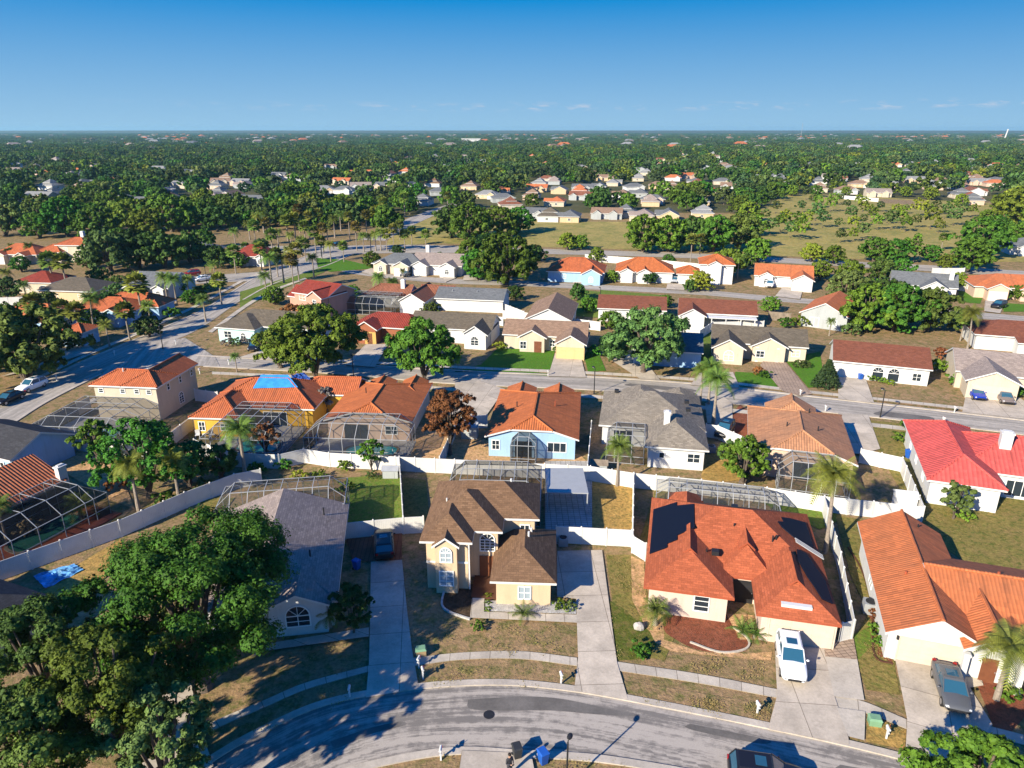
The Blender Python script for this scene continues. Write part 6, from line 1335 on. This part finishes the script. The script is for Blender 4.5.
# ---------------------------------------------------------------- the person at the kerb
M['skin'] = mat_plain('skin', (.42, .24, .16), .6, .05); M['cloth'] = mat_plain('dark_clothes', (.035, .035, .042), .8, .15); M['hair'] = mat_plain('dark_hair', (.02, .014, .01), .7, .2)
def person():
    t = thing('person', 'person in dark clothes standing on the near drive holding a small controller', 'person', at(509.5, 776), R(35))
    V = []; E_ = []; Rd = []
    def add(p, r, par=None):
        V.append(p); Rd.append(r)
        if par is not None: E_.append((par, len(V)-1))
        return len(V)-1
    pel = add((0, 0, .95), .15); wa = add((0, .01, 1.12), .135, pel); chst = add((0, .0, 1.34), .165, wa); nk = add((0, -.01, 1.5), .062, chst); hd = add((0, -.03, 1.6), .085, nk); add((0, -.035, 1.72), .08, hd)
    for s in (-1, 1):
        hp = add((s*.10, 0, .88), .10, pel); kn = add((s*.12, -.03, .48), .066, hp); an = add((s*.13, .02, .08), .045, kn); add((s*.14, -.16, .035), .04, an)
        sh_ = add((s*.19, 0, 1.40), .068, chst); el = add((s*.25, -.02, 1.12), .048, sh_); wr = add((s*.10, -.26, 1.18), .034, el); pa = add((s*.06, -.33, 1.20), .034, wr)
        for k in range(4): f1 = add((s*(.045-.005*k), -.355-.012*k, 1.235-.018*k), .010, pa); add((s*.012, -.375-.008*k, 1.235-.018*k), .009, f1)
        add((s*.035, -.33, 1.245), .011, pa)
    me = bpy.data.meshes.new('body'); me.from_pydata(V, E_, []); ob = bpy.data.objects.new('body', me); COL.objects.link(ob); ob.parent = t
    ob.modifiers.new('Skin', 'SKIN'); 
    if not me.skin_vertices:
        bm = bmesh.new(); bm.from_mesh(me); bm.verts.layers.skin.verify(); bm.to_mesh(me); bm.free()
    for i, r_ in enumerate(Rd): me.skin_vertices[0].data[i].radius = (r_, r_); me.skin_vertices[0].data[i].use_root = (i == 0)
    sb = ob.modifiers.new('Sub', 'SUBSURF'); sb.levels = 1; sb.render_levels = 1
    m, nt, b = new_mat('person_surface'); g = N(nt, 'ShaderNodeTexCoord'); sp = N(nt, 'ShaderNodeSeparateXYZ'); L(nt, g.outputs['Object'], sp.inputs[0])
    k = ramp(nt, sp.outputs[2], 1.505, 1.515); yk = ramp(nt, sp.outputs[1], -.27, -.28); mx = N(nt, 'ShaderNodeMath', operation='MAXIMUM'); L(nt, k, mx.inputs[0]); L(nt, yk, mx.inputs[1])
    L(nt, mix(nt, mx.outputs[0], (.035, .035, .042), (.42, .24, .16)), b.inputs['Base Color']); b.inputs['Roughness'].default_value = .8; me.materials.append(m)
    h = MB(); h.ell((0, -.01, 1.72), (.10, .115, .095), 10, 7); h.build('hair', M['hair'], t, smooth=True)
    for s in (-1, 1):
        e = MB(); e.ell((s*.032, -.118, 1.645), (.013, .01, .01), 6, 4); e.build('eye', M['dark'], t)
        e = MB(); e.ell((s*.088, -.03, 1.635), (.015, .025, .035), 6, 4); e.build('ear', M['skin'], t)
    n_ = MB(); n_.ell((0, -.125, 1.62), (.014, .02, .022), 6, 4); n_.build('nose', M['skin'], t)
    c = MB(); c.box(-.07, -.42, 1.2, .07, -.36, 1.25); o = c.build('controller', M['dark']); o.location = t.location; o.rotation_euler = t.rotation_euler; tag(o, 'small dark remote controller held by the person on the near drive', 'controller')
person()
# ---------------------------------------------------------------- distant houses
HP = []
for k, (ws, gd) in enumerate([([(0, 0, 15, 10, 2.9, 5.4, 'xhh'), (8.5, -2.5, 14, 5, 2.9, 4.6, 'ygg')], [('f', -2.18, 11.2, 4.2, 2.1, 'garagew')]),
                              ([(0, 0, 16, 10, 2.9, 5.4, 'xgg'), (1, -2, 6, 5, 2.9, 4.5, 'ygg'), (9, -1.5, 14, 5, 2.9, 4.5, 'ygh')], []),
                              ([(0, 0, 13, 11, 2.9, 5.8, 'xhh'), (4, 2, 10, 10, 4.6, 6.8, 'xhh')], [])]):
    h = simple('P', 'distant house', (0, 0), 0, 'white', 'sh_slate', ws, [('f', .47, 3.5, .9, 1.6, 1.2), ('f', .47, 7, .9, 1.4, 1.2), ('r', ws[0][2]-.44, 5, .9, 1.4, 1.2)], gd); h.root['raw'] = 1; HP.append(h.root)
RN = {'sh_slate': 'slate grey', 'sh_brown': 'dark brown', 'sh_tan': 'tan', 'tile_tan': 'terracotta', 'sh_mauve': 'taupe', 'tile_or': 'orange', 'sh_pale': 'pale grey', 'sh_dark': 'charcoal', 'tile_brown': 'brown tile'}
RF['sh_pale'] = mat_shingle('roof_pale', (.27, .27, .265), (.21, .21, .21))
far = [(10,168,'sh_pale'),(22,202,'sh_pale'),(36,190,'sh_pale'),(58,164,'sh_tan'),(64,165,'tile_tan'),(14,214,'sh_slate'),(30,206,'sh_slate'),(40,212,'sh_mauve'),(206,197,'sh_slate'),(217,202,'sh_mauve'),(232,198,'sh_tan'),(165,174,'sh_pale'),(186,175,'sh_pale'),(150,171,'sh_pale'),
 (268,183,'sh_slate'),(283,180,'sh_tan'),(296,182,'sh_slate'),(318,199,'sh_mauve'),(332,194,'sh_slate'),(350,190,'sh_mauve'),(375,167,'sh_tan'),(390,166,'tile_tan'),(402,165,'tile_tan'),(424,187,'sh_brown'),(430,196,'sh_slate'),(412,190,'sh_slate'),(500,210,'tile_brown'),(492,203,'sh_slate'),
 (516,219,'sh_slate'),(540,219,'sh_olive'),(562,219,'sh_slate'),(590,219,'sh_tan'),(611,218,'sh_slate'),(634,218,'sh_mauve'),(658,218,'sh_slate'),(690,216,'sh_pale'),(664,181,'tile_tan'),(681,179,'tile_tan'),(692,188,'tile_brown'),(648,189,'sh_tan'),(713,196,'tile_tan'),(710,207,'sh_pale'),(626,191,'sh_slate'),(596,181,'sh_tan'),(587,195,'tile_tan'),(760,173,'sh_pale'),(770,180,'sh_slate'),(541,166,'tile_tan'),(511,179,'sh_tan'),(525,192,'tile_tan'),(660,207,'sh_mauve'),(640,204,'sh_slate'),(720,190,'sh_tan'),
 (808,191,'sh_tan'),(836,194,'sh_tan'),(866,197,'sh_mauve'),(850,167,'sh_pale'),(889,167,'tile_tan'),(914,176,'sh_tan'),(930,165,'sh_pale'),(942,170,'sh_slate'),(958,169,'sh_tan'),(946,197,'sh_slate'),(968,190,'sh_tan'),(985,196,'tile_brown'),(984,204,'tile_brown'),(994,172,'sh_mauve'),(799,172,'sh_mauve'),(776,184,'sh_slate'),(1017,168,'sh_tan'),(905,183,'sh_pale'),(925,190,'sh_slate'),(878,178,'sh_slate'),(822,180,'sh_mauve'),(956,203,'sh_slate'),(1005,184,'sh_slate'),(745,181,'sh_pale'),(460,190,'sh_tan'),(440,176,'sh_slate'),(345,176,'tile_tan'),(310,176,'sh_pale'),(245,187,'sh_mauve'),(130,180,'sh_slate'),(560,185,'sh_mauve'),(575,170,'sh_pale')]
fr_ = random.Random(77)
while len(far) < 225:
    a, b = fr_.uniform(2, 1022), 154+fr_.random()**.8*56
    if fr_.random() > .5+.5*math.sin(a*.021+b*.11): continue
    if a > 745 and b > 188 or 380 < a < 770 and b > 205: continue
    if any(abs(a-q[0]) < 13*(b-125)/60 and abs(b-q[1]) < 4*(b-125)/60 for q in far): continue
    far.append((a, b, fr_.choice(['sh_pale', 'sh_pale', 'sh_tan', 'sh_mauve', 'tile_tan', 'sh_slate', 'tile_brown'])))
WALLS = ['white', 'cream', 'tan', 'greywall', 'peach', 'greywall']
FARP = []
def zone(px, py):
    side = 'beyond the left grove' if px < 235 else 'beyond the palm avenue' if px < 470 else 'beyond the tan field' if px < 760 else 'behind the field of young trees'
    return side+(' deep in woods' if py < 182 else '')
for i, (a, b, rf) in enumerate(far):
    x, y = at(a, b); FARP.append((x, y)); k = i % 3; p = HP[k]; rn = random.Random(i); rot = R(rn.choice([-12, -10, -14, 78, -100, 10])); wl = rn.choice(WALLS)
    lab = 'small %s roofed house, %s walls, %s' % (RN.get(rf, 'olive grey'), {'white': 'white', 'cream': 'cream', 'tan': 'tan', 'greywall': 'grey', 'peach': 'peach'}[wl], zone(a, b))
    ms = {RF['sh_slate'].name: RF[rf], M['white'].name: M[wl]}
    if p.get('raw'):
        del p['raw']; o = p; o.location = (x, y, 0); o.rotation_euler = (0, 0, rot); o['label'] = lab
    else: o = dup(p, (x, y, 0), rot, .88, lab)
    o['group'] = 'houses scattered '+zone(a, b)
    for ch in o.children:
        for sl in ch.material_slots:
            nm = sl.material.name if sl.material else ''
            if ch.name.startswith('roof') and nm in [r.name for r in RF.values()]: sl.link = 'OBJECT'; sl.material = RF[rf]
            if ch.name.startswith('wall'): sl.link = 'OBJECT'; sl.material = M[wl]
def far_thing(n, label, cat, px, py, boxes, m):
    x, y = at(px, py); t = thing(n, label, cat, (x, y, 0))
    for nm, bs in boxes:
        mb = MB()
        for b in bs: mb.box(*b)
        mb.build(nm, m, t)
far_thing('office_block', 'long low white building far off in the woods', 'building', 471, 144, [('wall', [(-26, 0, 0, 26, 14, 13)]), ('roof', [(-27, -1, 13, 27, 15, 14.5)]), ('window', [(-25+5*k, -.1, 4, -22+5*k, .05, 6) for k in range(10)]+[(-25+5*k, -.1, 8.5, -22+5*k, .05, 10.5) for k in range(10)])], M['white'])
def tower():
    x, y = at(1004, 140.5); t = thing('transmission_tower', 'slim white tower rising over the horizon at the right', 'tower', (x, y, 0)); mb = MB(); mb.tube([(0, 0, 0), (6, 0, 36)], [2.6, 2.0], 10); mb.build('shaft', M['white'], t); c = MB(); c.tube([(6, 0, 36), (6.4, 0, 40)], [2.6, 2.4], 10); c.build('head', M['white'], t)
    x, y = at(801, 137); t = thing('radio_mast', 'thin grey mast on the horizon right of centre', 'mast', (x, y, 0)); mb = MB(); mb.tube([(0, 0, 0), (0, 0, 75)], [1.2, .8], 6); mb.build('pole', M['steel'], t)
tower()
# ---------------------------------------------------------------- woods
def inside(x, y, P):
    c = False; j = len(P)-1
    for i in range(len(P)):
        if (P[i][1] > y) != (P[j][1] > y) and x < (P[j][0]-P[i][0])*(y-P[i][1])/(P[j][1]-P[i][1])+P[i][0]: c = not c
        j = i
    return c
FIELD = [at(*p) for p in [(380,262),(385,246),(398,221),(440,209),(470,221),(500,222),(640,223),(700,219),(758,210),(790,193),(990,203),(1012,222),(1070,240),(1050,275),(930,268),(800,262),(680,258),(540,255),(430,252)]]
LEFTY = [at(*p) for p in [(-300,300),(-60,225),(60,225),(100,232),(180,232),(240,232),(380,226),(400,245),(380,275),(-300,300)]]
rg = np.random.default_rng(5)
def free(x, y, m=9, d=30):
    """keeps a clearing round each far house, long towards the viewer's side where the lots and streets lie"""
    for hx, hy in FARP:
        r = math.hypot(hx, hy); ux, uy = hx/r, hy/r; dx, dy = x-hx-5, y-hy-4
        if abs(dx*uy-dy*ux) < m+1 and -d < dx*ux+dy*uy < m: return False
    return True
pts = []
cell = 9.5; seen = {}
def ok_sp(x, y, r):
    a, b = int(x//cell), int(y//cell)
    for i in (-1, 0, 1):
        for j in (-1, 0, 1):
            for q in seen.get((a+i, b+j), ()):
                if (q[0]-x)**2+(q[1]-y)**2 < r*r: return False
    seen.setdefault((a, b), []).append((x, y)); return True
dens = lambda x, y: .5+.5*math.sin(x*.021+1.3*math.sin(y*.013))*math.cos(y*.017+.6*math.sin(x*.011))
n = 0
while n < 42000:
    n += 1
    y = math.sqrt(rg.uniform(240**2, 1500**2)); x = rg.uniform(-.80, .80)*y
    if inside(x, y, FIELD) or y < 262 and not (x < -95 and y > 255): continue
    if x > 70 and y < 330: continue
    if y < 345 and x < 115 and x > -45: continue
    if inside(x, y, LEFTY) and y < 300: continue
    if y < 520 and dens(x, y) < rg.uniform(0, .62): continue
    if not free(x, y, 8 if y < 700 else 9, 10+y*.115): continue
    if not ok_sp(x, y, 6.5 if y < 700 else 8.0): continue
    pts.append((x, y))
pts.sort(key=lambda p: p[1]+abs(p[0])*.1)
lo = [tree_proto('oak', 5, 8.2, -.4, 18, 3600, .46, 90+i, m, trunk=.3, lobe=(.3, .46), limbs=False) for i, m in enumerate(['oak', 'oakd', 'olive', 'oak', 'lime'])]
NI = 190
for x, y in pts[:NI]:
    px = 512+F*x/(y*CP+HC*SP)
    k = rg.choice(5, p=[.3, .25, .2, .17, .08]); nm = ['mid-green', 'dark green', 'grey-green', 'mid-green', 'light green'][k]
    put(lo[k], nm+' oak among the trees '+('beyond the left grove' if px < 235 else 'beyond the palm avenue' if px < 470 else 'beyond the row of grey roofs' if px < 760 else 'behind the field of young trees'), x, y, rg.uniform(.9, 1.5), world=True, group=nm+' oaks in the middle distance')
# young trees over the right-hand field
yn = [(785,225),(800,213),(818,208),(840,203),(862,212),(806,200),(830,212),(850,222),(872,222),(880,212),(895,216),(905,214),(918,217),(935,215),(950,214),(962,218),(972,217),(953,226),(930,229),(915,228),(938,233),(890,230),(876,230),(862,226),(852,231),(838,230),(820,219),(815,221),(800,240),(790,238),(780,232),(840,243),(852,242),(862,240),(905,232),(770,205),(782,201),(765,222),(858,206),(846,210),(833,205),(812,206),(900,224),(888,224),(926,216),(944,219),(866,216),(822,228),(806,226),(775,214),(797,232),(770,235)]
for i, (a, b) in enumerate(yn): put(yt[i % 2], ['bright', 'greyish'][i % 2]+' young tree planted in the rough field at the right', a, b, rg.uniform(.95, 1.75), group=['bright', 'greyish'][i % 2]+' young trees in the right field')
for a, b, z in [(1000,214,1.2),(1020,206,1.3),(996,236,1.0),(1018,248,1.1),(1040,230,1.3),(985,225,.8),(770,198,.9),(792,196,.8),(815,197,.9),(845,196,.7),(905,197,.8),(930,200,.9),(960,206,.8),(880,194,.8),(748,222,1.1),(752,236,1.0),(738,214,1.1)]:
    put(oak[int(rg.choice([0, 3, 2]))], 'oak closing in the edge of the right-hand field', a, b, z, group='oaks round the right-hand field')
tall = tree_proto('poplar', 2.0, 9.5, 1.2, 16, 2600, .34, 99, 'lime', trunk=.16, lobe=(.3, .5)); put(tall, 'tall slim light green tree at the right of the field', 913, 263, .9); put(tall, 'second tall slim tree beside it, bare-stemmed', 903, 262, .75)
# everything further off is one mass of crowns
def proto_mesh(nm, n, npts, size, seed, spread, mat):
    r = np.random.default_rng(seed); C = []; Q = []
    for i in range(n):
        R_ = r.uniform(3.6, 6.2); a, b, _ = crown_points(R_, R_*1.5, .4, 8, npts, seed*31+i, 1, (.36, .56)); off = np.array([r.uniform(-spread, spread), r.uniform(-spread, spread), r.uniform(-1, 1.2)]); C.append(a+off); Q.append(b)
    me = quads(nm, np.concatenate(C), np.concatenate(Q), size, LF[mat]); return bpy.data.objects.new(nm, me)
def scatter(name, P, protos, label, smin, smax, z=0):
    me = bpy.data.meshes.new(name); me.from_pydata([(x, y, z) for x, y in P], [], []); o = bpy.data.objects.new(name, me); COL.objects.link(o); o['kind'] = 'stuff'; o['label'] = label; o['category'] = 'woods'
    ng = bpy.data.node_groups.new(name, 'GeometryNodeTree'); ng.interface.new_socket('Geometry', in_out='INPUT', socket_type='NodeSocketGeometry'); ng.interface.new_socket('Geometry', in_out='OUTPUT', socket_type='NodeSocketGeometry')
    nd = ng.nodes; gi = nd.new('NodeGroupInput'); go = nd.new('NodeGroupOutput'); j = nd.new('GeometryNodeGeometryToInstance')
    for p in protos:
        oi = nd.new('GeometryNodeObjectInfo'); oi.inputs[0].default_value = p; oi.inputs['As Instance'].default_value = True; ng.links.new(oi.outputs['Geometry'], j.inputs[0])
    ip = nd.new('GeometryNodeInstanceOnPoints'); ip.inputs['Pick Instance'].default_value = True; ng.links.new(gi.outputs[0], ip.inputs['Points']); ng.links.new(j.outputs[0], ip.inputs['Instance'])
    ri = nd.new('FunctionNodeRandomValue'); ri.data_type = 'INT'; ri.inputs['Min'].default_value = 0; ri.inputs['Max'].default_value = len(protos)-1
    for s in ri.outputs:
        if s.enabled: ng.links.new(s, ip.inputs['Instance Index'])
    rr = nd.new('FunctionNodeRandomValue'); rr.data_type = 'FLOAT_VECTOR'; rr.inputs['Min'].default_value = (0, 0, 0); rr.inputs['Max'].default_value = (0, 0, 6.283); rr.inputs['Seed'].default_value = 3
    rs = nd.new('FunctionNodeRandomValue'); rs.data_type = 'FLOAT'; rs.inputs[2].default_value = smin; rs.inputs[3].default_value = smax; rs.inputs['Seed'].default_value = 9
    ng.links.new([s for s in rr.outputs if s.enabled][0], ip.inputs['Rotation']); ng.links.new([s for s in rs.outputs if s.enabled][0], ip.inputs['Scale'])
    ng.links.new(ip.outputs[0], go.inputs[0]); md = o.modifiers.new('scatter', 'NODES'); md.node_group = ng; return o
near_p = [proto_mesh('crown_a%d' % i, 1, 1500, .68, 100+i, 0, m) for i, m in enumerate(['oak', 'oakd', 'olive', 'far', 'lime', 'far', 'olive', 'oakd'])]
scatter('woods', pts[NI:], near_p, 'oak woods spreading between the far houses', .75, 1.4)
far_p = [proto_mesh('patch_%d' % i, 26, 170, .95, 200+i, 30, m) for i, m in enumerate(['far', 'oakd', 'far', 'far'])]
fp_ = []
for _ in range(11000):
    y = math.sqrt(rg.uniform(1480**2, 7500**2)); x = rg.uniform(-.80, .80)*y; fp_.append((x, y))
scatter('distant_woods', fp_, far_p, 'wooded plain reaching to the horizon', .9, 1.35)

mb = MB(); mb.box(-9, -6, 0, 9, 6, 6)
for q in ([(-10,-7,6),(10,-7,6),(5,0,9.5),(-5,0,9.5)],[(-10,7,6),(10,7,6),(5,0,9.5),(-5,0,9.5)],[(-10,-7,6),(-10,7,6),(-5,0,9.5)],[(10,-7,6),(10,7,6),(5,0,9.5)]): mb.poly(q, 1)
rp = []
for k, (a, b) in enumerate([('white', 'sh_pale'), ('cream', 'sh_tan'), ('tan', 'tile_tan'), ('greywall', 'sh_mauve')]):
    o = mb.build('rooftop_%d' % k, [M[a], RF[b]], uv=True); COL.objects.unlink(o); rp.append(o)
hp = []
while len(hp) < 620:
    y = math.sqrt(rg.uniform(1250**2, 5200**2)); x = rg.uniform(-.78, .78)*y
    if rg.uniform() < .5+.5*math.sin(x*.004+y*.006)*math.cos(y*.003-x*.002): hp.append((x, y))
scatter('distant_rooftops', hp, rp, 'pale rooftops scattered through the far woods', .9, 1.5)
# ---------------------------------------------------------------- light, air, sky, camera
SUN_EL, SUN_AZ = 27.0, 225.0   # shadows fall to the right and away; azimuth clockwise from +y
d = Vector((math.sin(R(SUN_AZ))*math.cos(R(SUN_EL)), math.cos(R(SUN_AZ))*math.cos(R(SUN_EL)), math.sin(R(SUN_EL))))
sl = bpy.data.lights.new('sun', 'SUN'); sl.energy = 5.0; sl.angle = R(.55); sl.color = (1, .90, .715)
so = bpy.data.objects.new('sun', sl); COL.objects.link(so); so.rotation_euler = d.to_track_quat('Z', 'Y').to_euler(); so.location = (0, 0, 200)
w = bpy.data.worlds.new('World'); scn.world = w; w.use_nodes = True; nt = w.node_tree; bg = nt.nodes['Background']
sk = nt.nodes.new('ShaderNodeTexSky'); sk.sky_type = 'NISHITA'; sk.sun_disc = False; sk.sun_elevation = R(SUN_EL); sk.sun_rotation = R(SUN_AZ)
sk.altitude = 0; sk.air_density = 1.0; sk.dust_density = .25; sk.ozone_density = 4.0
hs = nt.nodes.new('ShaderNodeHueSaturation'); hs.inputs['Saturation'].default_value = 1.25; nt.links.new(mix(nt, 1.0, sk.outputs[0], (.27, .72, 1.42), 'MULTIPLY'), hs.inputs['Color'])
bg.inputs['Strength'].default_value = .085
# thin fair-weather clouds low over the horizon
tc = nt.nodes.new('ShaderNodeTexCoord'); sp = nt.nodes.new('ShaderNodeSeparateXYZ'); nt.links.new(tc.outputs['Generated'], sp.inputs[0])
mp = nt.nodes.new('ShaderNodeMapping'); mp.inputs['Scale'].default_value = (17, 17, 90); nt.links.new(tc.outputs['Generated'], mp.inputs[0])
nz = noise(nt, mp.outputs[0], 2.2, 5, .6); nz = ramp(nt, nz, .52, .74)
a = ramp(nt, sp.outputs[2], .022, .027); b_ = ramp(nt, sp.outputs[2], .036, .029)
def mul(x, y):
    n = nt.nodes.new('ShaderNodeMath'); n.operation = 'MULTIPLY'
    for i, v in enumerate((x, y)):
        if isinstance(v, float): n.inputs[i].default_value = v
        else: nt.links.new(v, n.inputs[i])
    return n.outputs[0]
fac = mul(mul(mul(mul(nz, a), b_), ramp(nt, sp.outputs[0], -.55, .12)), .62)
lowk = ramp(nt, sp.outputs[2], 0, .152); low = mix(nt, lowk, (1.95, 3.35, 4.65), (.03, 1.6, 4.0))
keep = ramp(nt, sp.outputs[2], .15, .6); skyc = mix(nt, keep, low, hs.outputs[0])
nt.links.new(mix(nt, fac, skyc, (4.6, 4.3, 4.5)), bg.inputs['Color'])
HAZE = .00007
if HAZE:
    mb = MB(); mb.box(-12000, -60, -1, 12000, 7800, 60); hz = mb.build('haze', []); hz['kind'] = 'stuff'; hz['label'] = 'thin blue haze over the plain'
    m = bpy.data.materials.new('haze'); m.use_nodes = True; nt = m.node_tree; nt.nodes.remove(nt.nodes['Principled BSDF'])
    pv = nt.nodes.new('ShaderNodeVolumePrincipled'); pv.inputs['Color'].default_value = (.42, .82, 1, 1); pv.inputs['Density'].default_value = HAZE; pv.inputs['Anisotropy'].default_value = .2
    nt.links.new(pv.outputs[0], nt.nodes['Material Output'].inputs['Volume']); hz.data.materials.append(m)
cam = bpy.data.cameras.new('camera'); co = bpy.data.objects.new('camera', cam); COL.objects.link(co); co.location = (0, 0, HC)
co.rotation_euler = (math.pi/2-PIT, 0, 0); cam.sensor_width = 36; cam.lens = F/1024*36; cam.clip_end = 100000; cam.clip_start = .5; scn.camera = co
scn.view_settings.view_transform = 'Standard'; scn.view_settings.look = 'None'; scn.view_settings.gamma = 1; scn.view_settings.exposure = 1.0
scn.cycles.max_bounces = 5; scn.cycles.diffuse_bounces = 2; scn.cycles.glossy_bounces = 2; scn.cycles.transparent_max_bounces = 12; scn.cycles.volume_bounces = 0; scn.cycles.use_adaptive_sampling = True
scn.cycles.use_denoising = True
